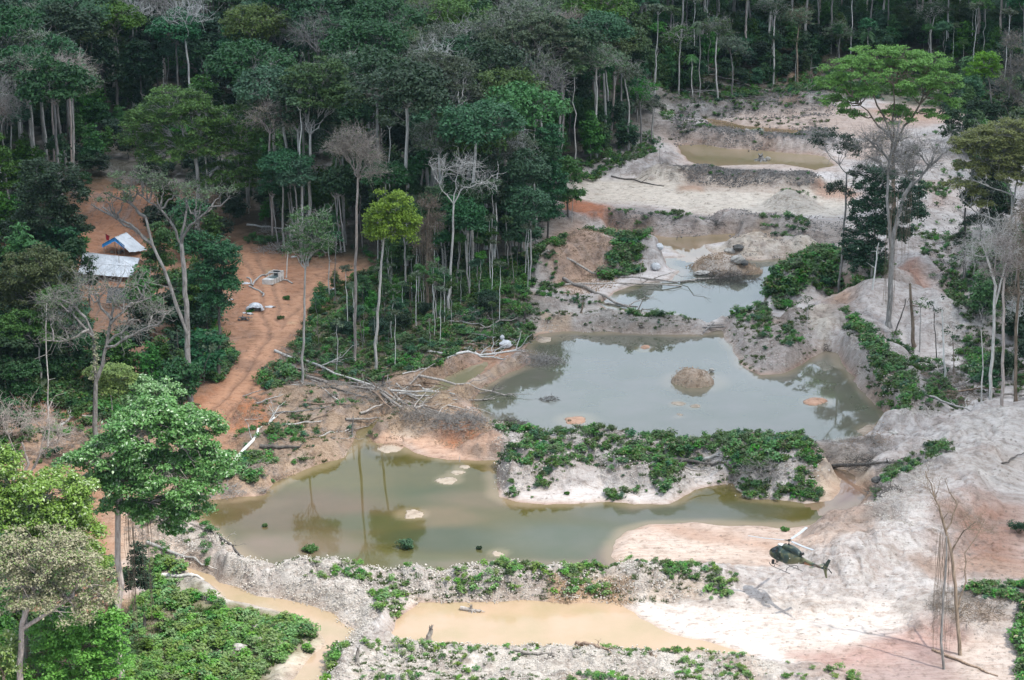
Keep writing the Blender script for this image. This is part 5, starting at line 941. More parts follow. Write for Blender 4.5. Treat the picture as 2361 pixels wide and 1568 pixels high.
cover('dead_twigs', 'grey dead twigs and brushwood strewn over the cleared ground', 'brushwood', [
 ([(1440,1200),(2000,1190),(2361,960),(2361,1560),(1700,1500),(1440,1400)], 300, .1, .32, 0),([(1280,400),(1950,400),(1950,600),(1300,560)], 260, .12, .45, 0),([(2060,560),(2361,560),(2361,950),(2140,900)], 200, .15, .5, 0),([(440,1300),(1640,1340),(1800,1640),(760,1640),(860,1400)], 260, .1, .3, 0),
 ([(640,800),(800,850),(880,900),(1000,960),(1100,980),(1000,1010),(800,960),(660,920)], 300, .5, 1.2, -.05),([(760,720),(1240,700),(1240,800),(800,860)], 330, .4, .9, .05),([(860,950),(1120,960),(1130,1000),(900,1000)], 80, .5, 1.0, 0),([(1190,790),(1280,810),(1290,850),(1190,850)], 60, .6, 1.1, -.4),
 (A_ISL, 150, .4, .9, .05),([(1740,1060),(1860,1050),(1880,1100),(1760,1120)], 70, .7, 1.2, -.3),([(1500,225),(1900,205),(1920,340),(1540,330)], 340, .4, 1.0, -.1),([(1520,395),(1860,400),(1860,440),(1560,430)], 240, .3, .8, -.1),([(1500,200),(1900,160),(2000,150),(1900,225)], 420, .5, 1.1, -.1),
 ([(1900,1050),(2050,1040),(2050,1090),(1920,1085)], 60, .5, 1.0, -.2),([(2010,1130),(2090,1110),(2080,1150),(2010,1160)], 40, .5, .9, -.3),([(2120,870),(2220,860),(2240,940),(2140,940)], 100, .6, 1.2, -.2),([(2150,780),(2361,800),(2361,950),(2200,940)], 140, .5, 1.1, 0),([(2200,640),(2361,700),(2361,800),(2220,760)], 100, .6, 1.2, 0),
 ([(2120,1400),(2361,1380),(2361,1450),(2150,1440)], 90, .5, 1.1, -.1),([(300,1190),(440,1200),(540,1280),(420,1340),(300,1320)], 140, .3, .8, .0),([(440,1100),(640,1100),(640,1140),(470,1150)], 90, .5, 1.0, -.1),([(560,930),(860,930),(860,1030),(640,1120)], 160, .3, .8, .1),([(600,545),(680,560),(670,600),(590,590)], 60, .5, 1.1, -.3),
 ([(120,960),(300,990),(240,1080),(120,1080)], 110, .5, 1.1, -.1),([(1170,725),(1620,750),(1620,770),(1200,760)], 120, .2, .5, 0),([(1380,1320),(1660,1330),(1660,1390),(1380,1390)], 60, .25, .6, .1),([(320,1400),(560,1440),(560,1560),(300,1600)], 70, .4, .9, .1),([(1650,740),(1870,750),(1880,860),(1740,880)], 90, .25, .6, .05),
 ([(1980,1280),(2130,1290),(2200,1200),(2300,1250),(2240,1320),(2000,1330)], 50, .2, .5, .1),([(2140,560),(2361,560),(2361,700),(2140,640)], 130, .3, .8, 0.0)], TWG, 4, .02)
def clods(name, label, col, zones, seed):
    ms = mat_plain(name, col, .95, .1, 0, tuple(c*.72 for c in col), 4.0); T_ = []
    for V, Fc in CLOD: T_.append(tmpl(name, V*.62, Fc, ms))
    cover(name, label, 'clods of earth', zones, T_, seed, .02)
clods('pale_clods', 'pale clods and stones on the sunlit sandy banks', (.52,.48,.43), [([(440,1290),(640,1335),(1640,1335),(1640,1395),(940,1400),(860,1470),(800,1560),(760,1600),(800,1450),(620,1390)], 2600, .4, 1.1, -.2),([(760,1600),(900,1490),(1500,1495),(1800,1550),(1800,1640),(760,1640)], 2400, .4, 1.0, -.2),
 ([(1170,725),(1620,750),(1620,772),(1200,768)], 500, .4, 1.0, -.3),(A_ISL, 2600, .4, 1.2, -.25),([(1940,790),(2000,790),(2100,880),(2150,1010),(2060,1020)], 900, .4, 1.1, -.2),([(2000,1300),(2080,1100),(2361,960),(2361,1040),(2200,1100),(2100,1290)], 700, .25, .7, 0),([(1650,740),(1870,750),(1880,860),(1740,880)], 400, .4, 1.1, -.2),
 ([(2000,1240),(2090,1100),(2170,1120),(2080,1280)], 300, .4, 1.0, -.1),([(300,1190),(440,1200),(560,1290),(420,1340)], 300, .4, 1.1, -.1),], 6)
clods('grey_clods', 'dark grey clods and debris on the far spoil banks', (.20,.19,.18), [([(1530,280),(1920,300),(1920,352),(1550,338)], 1300, .7, 1.9, -.35),([(1500,210),(1900,205),(1920,272),(1560,288)], 1300, .7, 1.9, -.35),([(1530,395),(1870,405),(1880,442),(1600,436)], 1300, .6, 1.7, -.4),([(1400,490),(1660,505),(1660,550),(1400,535)], 500, .5, 1.4, -.2),([(1680,490),(1960,510),(1960,600),(1700,600)], 500, .5, 1.4, -.1),([(2100,440),(2361,560),(2200,760),(2120,640)], 300, .5, 1.2, 0)], 8)
clods('earth_clods', 'brown and ochre clods on the dug banks', (.33,.235,.16), [([(850,960),(1010,940),(1200,840),(1220,870),(1140,950),(1130,1020),(860,1030)], 1100, .4, 1.2, -.2),([(880,930),(1070,820),(1100,840),(960,930)], 400, .4, 1.1, -.2),([(560,930),(860,920),(860,1040),(640,1120),(520,1100)], 900, .4, 1.0, -.1),
 ([(1240,560),(1400,540),(1480,640),(1300,700)], 1000, .5, 1.3, -.2),([(1000,1000),(1100,1000),(1110,1045),(1000,1045)], 120, .4, 1.0, -.3),([(1280,1365),(1460,1365),(1460,1392),(1260,1392)], 220, .4, 1.0, -.3),([(440,960),(620,950),(620,1000),(500,1005)], 120, .3, .9, 0),([(1560,590),(1740,600),(1740,640),(1600,645)], 140, .5, 1.2, -.3),([(1520,865),(1690,860),(1680,900),(1540,900)], 120, .4, 1.0, -.3),([(1560,600),(1760,600),(1760,650),(1580,650)], 500, .5, 1.3, -.3),([(1860,1000),(2050,990),(2080,1060),(1880,1070)], 200, .3, .8, -.1)], 7)

# ---------------------------------------------------------------- felled trunks, stumps, brush heaps
def log(u1, v1, u2, v2, r, lab, bark='log', br=0, z1=None, z2=None, name='fallen_log', twigs=0):
    r *= 1.2
    a = gh(u1, v1); b = gh(u2, v2); a[2] = max(a[2], 0)+r*.7 if z1 is None else z1; b[2] = max(b[2], 0)+r*.4 if z2 is None else z2
    rng = np.random.default_rng(int(u1*7+v1)); E = empty(name, a); T = Wood(); n = 7; p = bend(rng, (0, 0, 0), b-a, n, .03)
    for i in range(1, n): q = p[i]+a; hh = float(hz(q[0], q[1])); p[i][2] = max(p[i][2], max(hh, 0)+r*.5-a[2])
    T.path(p, r, r*.5); W = Wood(); d0 = unit(b-a); L_ = np.linalg.norm(b-a)
    link('trunk', T.mesh('trunk', BARKS[bark], 8), E)
    for bi_ in range(br):
        if br <= 3: W = Wood()
        s0 = p[rng.integers(n//2, n+1)]; d = unit(d0*.9+rng.normal(size=3)*.65); d[2] = abs(d[2])*.6; e = s0+d*L_*(.12+.22*rng.random()); q = bend(rng, s0, e, 4, .1, .03); W.path(q, r*.4, r*.12)
        for _2 in range(2+twigs):
            s1 = q[rng.integers(1, 5)]; d2 = unit(d+rng.normal(size=3)*.8); d2[2] = abs(d2[2])*.5; W.path(bend(rng, s1, s1+d2*L_*.1*(.5+rng.random()), 3, .12), max(.025, r*.13), .02)
        if br <= 3: link('branch', W.mesh('branch', BARKS[bark]), E)
    if br > 3: link('branch', W.mesh('branch', BARKS[bark]), E)
    tag(E, lab, 'log')
LOGS = [
 (1000,842,1190,808,.22,'long pale log lying from the slope toward the white sacks',7),(985,812,1160,830,.2,'grey log crossing over the pale one near the white sacks',5),(1010,790,1170,800,.15,'crooked white branch arching above the crossed logs',5),
 (965,868,1165,920,.2,'single log sloping from the trench bank into the big pond',6),(635,812,890,905,.24,'long bleached log at the top of the log jam',2),(660,850,900,925,.22,'brown log in the middle of the log jam',3),(690,868,960,945,.25,'long grey log reaching the brush heap',5),
 (760,880,1000,950,.2,'thin grey log lying along the brush heap',6),(720,905,880,935,.18,'dark short log below the log jam',3),(830,900,1010,975,.25,'thick log ending in the tangle of dead branches',8),(640,890,790,930,.15,'thin pale stick-log right of the track',2),(560,915,640,890,.1,'thin branch by the track edge',1),
 (532,1080,632,965,.24,'white curved fallen branch left of the lower pond inlet',5),(600,1033,690,1033,.3,'short charred dark log on the bank',1),(780,1000,850,985,.12,'grey forked log bridging the narrow channel',2),(735,1010,800,1000,.14,'thin pale log on the tan slope',2),
 (1215,612,1560,655,.24,'upper of the two long parallel logs across the dirt mound',3),(1250,628,1570,668,.22,'lower of the two long parallel logs across the dirt mound',3),(1570,655,1700,645,.2,'branchy treetop lying in the middle pond below the rocks',10),
 (1300,645,1470,720,.3,'big crooked log reaching down into the middle pond',3),(1395,703,1470,712,.14,'straight log half sunk at the edge of the middle pond',1),(1395,1012,1482,1048,.3,'grey straight log on the green island bank, left one',1),(1545,1060,1650,1072,.25,'dark log half hidden on the green island bank',1),(1620,1065,1690,1040,.24,'pale log leaning among the shrubs on the island bank',2),
 (1640,1075,1760,1095,.2,'dark branchy log at the water end of the island',8),(1500,1090,1660,1085,.14,'thin fallen stem between the island mounds',4),(1920,1078,2045,1068,.28,'charred log at the foot of the white sand wall',9),(1060,1068,1060,1050,.05,'tiny stick by the mud islets',1),
 (340,1255,465,1310,.26,'pale log lying toward the creek at lower left',1),(370,1330,470,1345,.26,'thick pale log bridging the creek at lower left',1),(505,1240,560,1295,.2,'dark log sliding into the lower pond',1),(440,1210,510,1250,.15,'thin grey log up the bank of the lower pond',2),
 (1185,1505,1280,1515,.2,'rotten log floating along the near edge of the tan pond',2),(1330,1490,1400,1505,.25,'brown driftwood on the small spit of the tan pond',3),(2310,1072,2361,1045,.14,'dark pole stuck in the white sand slope at right edge',0),(1060,730,1160,740,.14,'thin log in the scrub below the forest',5),
 (2120,910,2240,955,.2,'pale log in the brush at the right bank',5),(1700,195,1880,155,.2,'long pale log beside the far track',2),(1560,190,1700,200,.2,'grey log in the far clearing',3),(1740,228,1890,222,.3,'dark charred log along the far bank crest',5),(1640,225,1760,232,.24,'blackened log left of the charred one on the far bank',4),
 (1500,180,1650,172,.16,'thin pale log at the forest foot in the far clearing',1),(10,470,90,468,.2,'pale log glimpsed behind trees at the left edge',0),(570,520,690,535,.2,'pale log lying behind the red clearing',1),(190,962,262,968,.2,'straight log on the red dirt at left',0),(120,1000,170,960,.26,'broken pale log below the red dirt at far left',2),
 (1010,735,1100,720,.14,'bundle-like fallen stem under the white bare tree',8),(960,700,1060,690,.12,'thin bent fallen sapling below the forest front',6),(560,1465,660,1500,.26,'pale log lying in the bright creepers',2),(300,1525,420,1515,.18,'thin grey log in the creepers near the trunk',2),(1740,1150,1745,1120,.06,'thin stick on the shore of the island mound',0),
 (2150,1500,2300,1560,.16,'thin brown stick on the purple mud at lower right',0),(1410,408,1530,430,.2,'dark log at the edge of the cream mud flat',3),(1380,385,1450,372,.2,'pale log at the far bend below the forest',2),(860,905,930,970,.16,'short brown log above the brown bank',3),(700,930,820,940,.14,'thin brown stick across the brown bank',3)]
jr = np.random.default_rng(77)
for (poly, n, ang0, grp, lab) in (([(640,800),(800,840),(960,900),(1080,960),(900,960),(700,930)], 30, -.35, 'logs of the felled tangle beside the track', 'grey felled log lying in the tangle between track and pond'),([(960,740),(1230,720),(1200,800),(1000,820)], 10, -.1, 'logs under the white bare tree', 'thin log in the brush below the white bare tree'),([(1500,190),(1900,165),(1900,215),(1540,235)], 14, .05, 'logs of the far clearing', 'grey log lying across the far clearing'),([(560,940),(860,950),(840,1030),(640,1100)], 9, .4, 'sticks on the tan bank', 'short weathered log on the tan bank'),([(2140,880),(2361,860),(2361,950),(2180,950)], 7, .1, 'logs among the bare trees', 'grey log on the ground among the bare trees')):
    for (x, y) in fill(poly, n, 901+n):
        l = jr.uniform(4, 13); a_ = ang0+jr.normal()*.35; z = float(hz(x, y)); b = np.array((math.cos(a_)*l, math.sin(a_)*l*1.6, 0)); b[2] = float(hz(x+b[0], y+b[1]))-z; r = jr.uniform(.1, .24); T = Wood(); q_ = bend(jr, (0, 0, r*.8+.1), b+np.array((0, 0, r*.5+jr.random()*.8)), 6, .035); T.path(q_, r, r*.45)
        for _ in range(4): s0 = q_[jr.integers(2, 6)]; d = unit(unit(b)+jr.normal(size=3)*.6); d[2] = abs(d[2]); T.path(bend(jr, s0, s0+d*l*.2*(.4+jr.random()), 3, .1), r*.35, r*.15)
        tag(link('fallen_log', T.mesh('fallen_log', BARKS[('log', 'pale', 'grey', 'logbrown', 'log')[jr.integers(5)]], 7), None, (x, y, z)), lab, 'log', grp)
for a in LOGS: log(*a[:6], bark='logbrown' if 'brown' in a[5] else 'dark' if ('dark' in a[5] or 'charred' in a[5] or 'black' in a[5]) else 'white' if 'white' in a[5] else 'pale' if 'pale' in a[5] or 'bleached' in a[5] else 'log', br=a[6])
def heap(u, v, R, H, n, lab, bark='grey', name='brush_heap', rad=.03):
    o = gh(u, v); o[2] = max(o[2], 0); rng = np.random.default_rng(int(u+v)); W = Wood()
    for i in range(n):
        a = rng.random()*2*PI; q = R*rng.random()**.6; h = H*(1-(q/R)**2); p = np.array((math.cos(a)*q, math.sin(a)*q*.7, rng.random()*h))*(n > 80)-np.array((0, 0, .1)); d = unit(rng.normal(size=3)*np.array((1, 1, .5))); e = p+d*R*(.15+.3*rng.random()); e[2] = max(.02, e[2]); W.path(bend(rng, p, e, 3, .15), rad*(.6+rng.random()*1.2), rad*.5)
    tag(link(name, W.mesh(name, BARKS[bark]), None, o), lab, 'brush heap')
for h in [(1060,980,4.6,2.0,520,'big round heap of dead grey branches on the pond corner','grey'),(980,965,4.0,1.4,330,'sprawling heap of pale branches left of the round heap','log'),(1180,985,3.2,1.0,200,'small dark brush heap at the near edge of the big pond','dark'),(1245,838,4.2,1.5,420,'dark brush heap spilling into the big pond','grey'),
          (1268,932,1.9,.8,110,'small round tangle of twigs standing in the big pond','dark'),(1672,652,6.2,1.6,480,'dark tangle of drowned branches below the rocks','dark'),(2000,1075,4,1.6,240,'charred brush heap below the white sand wall','dark'),(2045,1140,3,1.3,200,'dark brush heap on the grey spur','dark'),
          (1905,808,1.2,1.6,120,'small black stump tangle at the pond inlet','dark'),(1650,532,2.2,1.6,150,'dark root tangle beside the upper creek','dark'),(1760,1090,4.2,2.2,420,'grey brush heap overgrown on the island end','grey'),(640,578,4.2,1.5,260,'brush heap of cut branches behind the red clearing','grey'),(510,1135,3.8,1.4,260,'grey brush at the left shore of the lower pond','grey'),
          (2180,925,4,2,260,'brown dry brush on the right bank','brown'),(1480,748,1.6,1.8,60,'leafless little bush on the dike between ponds','dark'),(1620,748,1.5,1.4,70,'bare twiggy bush at the gap of the dike','dark'),(2250,1415,4,1.4,240,'brownish brush on the white sand at lower right','brown'),(1840,520,2,1,70,'twiggy heap on the grey mound','grey'),(1075,735,3.6,1.2,160,'fan of pale dead branches below the white bare tree','log')]:
    heap(*h)
# stumps, floating bushes
def stump(u, v, r, h, lab, bark='log'):
    o = gh(u, v); o[2] = max(o[2], 0)-.2; rng = np.random.default_rng(int(u)); T = Wood(); p = bend(rng, (0, 0, 0), (rng.normal()*.2, 0, h), 4, .06); T.path(p, r, r*.6)
    for i in range(7): a = i*.9; T.path([(0, 0, .45), (math.cos(a)*r*2.2, math.sin(a)*r*2.2, .1)], r*.45, r*.15); 
    for i in range(5): a = rng.random()*6.3; T.path([p[-1], p[-1]+np.array((math.cos(a)*r*.7, math.sin(a)*r*.7, .35+.4*rng.random()))], r*.35, r*.1)
    tag(link('tree_stump', T.mesh('tree_stump', BARKS[bark], 9), None, o), lab, 'stump')
stump(987,1482,.42,1.9,'jagged grey stump standing in the near left of the tan pond'); stump(1090,1418,.35,.5,'low driftwood stump lying in the tan pond'); stump(822,1530,.32,2.0,'grey stump upright on the bottom bank'); stump(330,1455,.3,1.9,'dark broken stump in the creepers by the tall trunk','dark'); stump(885,893,.4,1.5,'dark stump in the middle of the log jam','dark')
stump(1755,375,.9,1.2,'dark rock-like stump standing at the far pond','grey'); stump(1212,745,.2,1.6,'thin stump near the bank west of the dike','dark'); stump(1340,722,.2,2.2,'rotten upright stump by the middle pond','brown'); stump(1505,1515,.4,.4,'low mossy stump near the tan pond outlet','brown')
log(1062,1412,1108,1422,.28,'pointed driftwood floating in the middle of the tan pond','log',2)
def bush(u, v, R, H, lf_, lab, n=14):
    o = gh(u, v); o[2] = max(o[2], 0); rng = np.random.default_rng(int(u*3)); E = empty('bush', o); c = rng.normal(size=(n, 3))*np.array((R*.42, R*.42, .1)); c[:, 2] = H*.25+rng.random(n)*H*.4; V, Fc = leaves(rng, c, R*(.25+.2*rng.random(n)), 70, .2, flat=.9); V[:, 2] = np.maximum(V[:, 2], -.05)
    W = Wood(); 
    for q in c: W.path([(0, 0, -.1), q], .03, .015)
    link('crown', mesh_np('crown', V, Fc, LF[lf_]), E); link('stem', W.mesh('stem', BARKS['brown']), E); tag(E, lab, 'bush')
bush(938,1275,1.35,1.3,'forest','dark round bush growing in the lower pond'); bush(716,1285,1.1,.9,'mid','grey-green round bush in the muddy shallows'); bush(1103,1278,.4,.5,'forest','tiny tuft in the middle of the lower pond'); bush(612,1226,.4,.4,'mid','tiny green tuft in the left part of the lower pond')
bush(1808,1224,.5,.5,'shrub','small green plant on the pink mud above the helicopter'); bush(1308,1140,.35,.4,'mid','tiny tuft in the shallows below the island'); bush(2350,1230,1.6,2.2,'dark','dark conical bush at the right edge on red soil'); bush(664,1320,1.6,1.1,'lime','bright green bush on the crest left of the dike'); bush(660,690,.9,.7,'mid','green clump on the red dirt below the white box'); bush(645,735,.6,.5,'shrub','small green clump beside the grey cover heap')
bush(575,720,.6,.5,'mid','small weeds left of the grey cover heap'); bush(1560,515,1.6,1.6,'shrub','round green bush on the far middle bank'); bush(1740,310,1.3,1.3,'shrub','round green bush, larger on the far grey bank'); bush(1705,310,1.0,1.0,'mid','smaller green bush on the far grey bank'); bush(1535,270,2.2,1.6,'shrub','green bush mound left on the farthest bank')
# ---------------------------------------------------------------- the camp on the red clearing
def mat_tarp(name, c, c2):
    t = MT(name); tc_ = t.n('ShaderNodeTexCoord'); m = t.n('ShaderNodeMapping'); m.inputs['Scale'].default_value = (1, .35, 1); m.inputs['Rotation'].default_value = (0, 0, .6); t.l(tc_.outputs['Object'], m.inputs['Vector'])
    n = t.noise(1.6, 4, m.outputs[0], .6, 1.5); n2 = t.noise(.6, 3, tc_.outputs['Object'])
    c_ = t.mixc(t.ramp(n2.outputs['Fac'], [(.4, (0, 0, 0)), (.7, (1, 1, 1))]).outputs[0], c, c2)
    return t.pbr(c_, .45, .4, t.bump(n.outputs['Fac'], .8, .25))
M['tarp'] = mat_tarp('white_tarp', (.60, .63, .66), (.46, .49, .52)); M['blue'] = mat_tarp('blue_tarp', (.02, .25, .62), (.02, .2, .5)); M['darktarp'] = mat_tarp('dark_tarp', (.05, .065, .075), (.03, .04, .045))
M['post'] = mat_plain('wooden_post', (.33, .29, .24), .9, .1); M['flag'] = mat_plain('red_cloth', (.32, .03, .05), .9, .1)
M['white'] = mat_plain('painted_boards', (.66, .65, .62), .7, .3, 0, (.45, .43, .40), 1.5); M['hose'] = mat_plain('grey_hose', (.40, .39, .37), .6, .3); M['metal'] = mat_plain('dull_metal', (.12, .12, .12), .5, .5, .5); M['teal'] = mat_plain('wet_inside', (.10, .14, .14), .3, .5)
M['rock'] = mat_plain('pale_rock', (.44, .42, .39), .9, .2, 0, (.27, .25, .22), 1.2); M['drock'] = mat_plain('dark_rock', (.13, .125, .12), .9, .2, 0, (.08, .08, .075), 1.2); M['sack'] = mat_plain('white_sack', (.55, .56, .57), .7, .3)
def sheet(name, corners, n, m, mat, parent, o, sag=.12, wr=.05, seed=0, thick=.025):
    """cloth stretched between four corners: a-b along the top, d-c along the bottom"""
    a, b, c, d = [np.asarray(q, float)-o for q in corners]; rng = np.random.default_rng(seed); S, T_ = np.meshgrid(np.linspace(0, 1, n), np.linspace(0, 1, m))
    P = ((1-S)*(1-T_))[..., None]*a+(S*(1-T_))[..., None]*b+(S*T_)[..., None]*c+((1-S)*T_)[..., None]*d
    nr = unit(np.cross(b-a, d-a)); nr = nr if nr[2] > 0 else -nr
    disp = -sag*np.sin(S*PI*2.98)**2*np.sin(T_*PI)+wr*fbm(S*9+seed, T_*3.2, 1, 3, seed)
    P = P+disp[..., None]*nr; P[..., 2] -= (T_ > .97)*abs(fbm(S*12, T_, 1, 2, seed+4))*.22
    V = np.concatenate([P.reshape(-1, 3), (P-nr*thick).reshape(-1, 3)]); nv = n*m; f = grid_faces(m, n); idx = np.arange(nv).reshape(m, n)
    bb = np.concatenate([idx[0], idx[1:, -1], idx[-1, -2::-1], idx[-2::-1, 0]]); side = np.stack([bb[:-1], bb[1:], bb[1:]+nv, bb[:-1]+nv], -1)
    return link(name, mesh_np(name, V, np.concatenate([f, f[:, ::-1]+nv, side]), mat, True), parent)
def bar(W, a, b, r): W.path(np.array([a, b], float), r, r)
def one(name, mat, segs, parent, o, sides=8):
    W = Wood()
    for a, b, r in segs: W.path(np.array([np.asarray(a)-o, np.asarray(b)-o]), r, r)
    return link(name, W.mesh(name, mat, sides), parent)
def boxm(name, cx, cy, cz, sx, sy, sz, mat, parent, rz=0, bev=.02):
    V = np.array([(x, y, z) for z in (-.5, .5) for y in (-.5, .5) for x in (-.5, .5)])*np.array((sx, sy, sz)); c, s = math.cos(rz), math.sin(rz)
    V = np.stack([V[:, 0]*c-V[:, 1]*s+cx, V[:, 0]*s+V[:, 1]*c+cy, V[:, 2]+cz], -1)
    o = link(name, mesh_np(name, V, [[0, 2, 3, 1], [4, 5, 7, 6], [0, 1, 5, 4], [1, 3, 7, 5], [3, 2, 6, 7], [2, 0, 4, 6]], mat), parent)
    if bev: b = o.modifiers.new('edge', 'BEVEL'); b.width = bev; b.segments = 2
    return o
def camp():
    D0 = gh(262, 588)[1]; k = D0-451
    rf, rb, lrb, lrf, llf, llb = Q(264, 547, 451+k), Q(291, 535.5, 455.5+k), Q(339, 576, 453+k), Q(298, 581, 449+k), Q(235.5, 563, 452+k), Q(256, 551, 457+k)
    o = gh(262, 588); E = empty('tarp_shelter', o); sheet('roof_tarp', (rf, rb, lrb, lrf), 24, 18, M['tarp'], E, o, .14, .10, 3); sheet('roof_tarp', (rf, rb, llb, llf), 16, 14, M['tarp'], E, o, .1, .08, 4)
    dn = np.array((0, -.15, -.62)); f1 = np.array((0, -.08, .03))
    mid = rf*.42+lrf*.58
    mid = Q(287, 566, 450+k)
    sheet('blue_trim', (rf+f1, mid+f1, mid+dn, rf+dn*1.2), 10, 4, M['blue'], E, o, .03, .04, 5); sheet('blue_trim', (rf+f1, llf+f1, llf+dn, rf+dn*1.2), 10, 4, M['blue'], E, o, .03, .04, 6)
    for (p, lab) in ((rf+np.array((0, .1, -.1)), 0), (mid+np.array((-.15, .1, -.1)), 0), (llf+np.array((.3, .2, -.1)), 0), (rb-np.array((0, .1, .1)), 0), (lrb+np.array((-.4, -.3, -.1)), 0), (rf*.5+rb*.5-np.array((0, 0, .1)), 0)):
        b = p.copy(); b[2] = float(hz(p[0], p[1]))-.2; one('post', M['post'], [(b, p, .07)], E, o)
    one('ridge_pole', M['post'], [(rf-np.array((0, 0, .06)), rb-np.array((0, 0, .06)), .06)], E, o)
    tag(E, 'white tarp tent with a bright blue front edge, upper tent of the camp', 'tent')
    # goods under it
    for i, (dx, dy, s, c) in enumerate(((.9, 1.2, .5, 'metal'), (-.6, 1.6, .4, 'post'), (1.6, 2.2, .45, 'metal'))): p = o+np.array((dx, dy, 0)); tag(boxm('crate', p[0], p[1], float(hz(p[0], p[1]))+s/2, s*1.5, s, s, M[c], None), ('dark box in the shade under the blue-edged tent', 'brown box at the open front of the blue-edged tent', 'dark box further back under the blue-edged tent')[i], 'box')
    o = gh(262, 652); k = o[1]-430
    a, b, c, d = Q(192, 581, 436+k), Q(322.5, 595, 434+k), Q(303, 640, 430+k), Q(180, 629, 431.5+k); m1, m2 = d*.42+a*.58, c*.42+b*.58; m1[2] -= .12; m2[2] -= .10
    E = empty('tarp_shelter', o); sheet('roof_tarp', (a, b, m2, m1), 40, 14, M['tarp'], E, o, .12, .13, 8); sheet('roof_tarp', (m1, m2, c, d), 40, 12, M['tarp'], E, o, .16, .14, 9)
    bk, bl = Q(339, 613, 437+k), Q(214, 592, 441+k); sheet('roof_tarp', (a, b, bk, bl), 30, 10, M['tarp'], E, o, .1, .1, 10)
    for p in (a+np.array((.3, 0, -.1)), b-np.array((.2, 0, .1)), c+np.array((-.3, .2, -.1)), d+np.array((.4, .2, -.1)), (c+d)/2+np.array((0, .2, -.25)), bk-np.array((.2, .1, .1)), (a+b)/2-np.array((0, 0, .3))):
        q = p.copy(); q[2] = float(hz(p[0], p[1]))-.2; one('post', M['post'], [(q, p, .07)], E, o)
    one('ridge_pole', M['post'], [(a-np.array((0, 0, .3)), b-np.array((0, 0, .3)), .06)], E, o)
    tag(E, 'long sagging white tarp roof, lower and larger tent of the camp', 'tent')
    o = gh(276, 712); k = o[1]; a, b, c, d = Q(250, 662, k+2), Q(300, 664, k+2), Q(304, 698, k-.5), Q(244, 698, k-.5); E = empty('tarp_shelter', o); sheet('roof_tarp', (a, b, c, d), 16, 10, M['darktarp'], E, o, .1, .08, 12)
    for p in (a, b, c, d): q = p.copy(); q[2] = float(hz(p[0], p[1]))-.2; one('post', M['post'], [(q, p-np.array((0, 0, .05)), .06)], E, o)
    tag(E, 'small dark tarp roof half hidden behind the twisted bare tree', 'tent')
    o = gh(275, 642); t = Q(273.6, 562, o[1]); tag(one('pole', M['post'], [(o, t, .05)], None, np.zeros(3)), 'thin upright pole standing before the lower white tent', 'pole')
    o = gh(246, 570); E = empty('flag', o); t = Q(243, 539, o[1]); one('pole', M['post'], [(o, t, .035)], E, o); sheet('cloth', (t, t+np.array((.8, .1, -.5)), t+np.array((.6, .1, -1.5)), t+np.array((0, 0, -1.1))), 8, 8, M['flag'], E, o, .05, .08, 2, .01); tag(E, 'dark red cloth flag on a stick left of the blue-edged tent', 'flag')
camp()
def C6(x, y): return ((560+x/7.467)*.92227, (640+y/7.467)*.92227)
def sluice():
    o = gh(616, 656); E = empty('sluice_box', o); z0 = .05
    ang = math.atan2(3.3, 1.75)     # the trough runs away to the right
    ax = np.array((math.cos(ang), math.sin(ang), 0)); bx = np.array((math.sin(ang), -math.cos(ang), 0))*1.0
    ax = np.array((.47, .88, 0)); bx = np.array((.97, -.24, 0))
    def P(s, t, z): return ax*s+bx*t+np.array((0, 0, z))
    def panel(name, q, th, mat):
        q = [np.asarray(x) for x in q]; n = unit(np.cross(q[1]-q[0], q[3]-q[0]))*th; V = np.array(q+[x+n for x in q])
        return link(name, mesh_np(name, V, [[0, 1, 2, 3], [7, 6, 5, 4], [0, 4, 5, 1], [1, 5, 6, 2], [2, 6, 7, 3], [3, 7, 4, 0]], mat), E)
    Wd, Ln = 1.0, 4.0
    panel('front_board', [P(0, -Wd, 0), P(0, Wd, 0), P(0, Wd, .95), P(0, -Wd, .95)], .06, M['white']); panel('side_board', [P(0, Wd, 0), P(Ln, Wd, 0), P(Ln, Wd, 1.15), P(0, Wd, .95)], .06, M['white']); panel('side_board', [P(0, -Wd, 0), P(Ln, -Wd, 0), P(Ln, -Wd, 1.15), P(0, -Wd, .95)], .06, M['white'])
    panel('floor_board', [P(0, -Wd, .55), P(0, Wd, .55), P(Ln, Wd, .7), P(Ln, -Wd, .7)], .05, M['teal'])
    panel('deck_board', [P(.05, -Wd+.06, .9), P(.05, Wd-.06, .9), P(1.1, Wd-.06, .92), P(1.1, -Wd+.06, .92)], .04, M['white'])
    panel('back_board', [P(Ln, -Wd, .3), P(Ln, Wd, .3), P(Ln, Wd, 1.75), P(Ln, -Wd, 1.75)], .05, M['metal'])
    for s, t in ((2.2, -Wd), (2.2, Wd), (Ln+.05, -Wd), (Ln+.05, Wd)): one('post', M['white'], [(P(s, t, 0), P(s, t, 1.85), .07)], E, np.zeros(3), 4)
    for (s, t), (s2, t2) in (((2.2, Wd), (Ln, Wd)), ((2.2, -Wd), (Ln, -Wd)), ((Ln, -Wd), (Ln, Wd)), ((2.2, -Wd), (2.2, Wd))): one('rail', M['white'], [(P(s, t, 1.82), P(s2, t2, 1.82), .07)], E, np.zeros(3), 4)
    panel('side_panel', [P(2.25, Wd+.02, 1.0), P(Ln, Wd+.02, 1.1), P(Ln, Wd+.02, 1.75), P(2.25, Wd+.02, 1.75)], .04, M['white'])
    for s in (.6, 1.5, 2.4, 3.3): one('leg', M['post'], [(P(s, Wd+.08, -.1), P(s, Wd+.08, .9), .05)], E, np.zeros(3), 4)
    tag(E, 'white wooden washing box with a raised open end on the red clearing', 'sluice box')
sluice()
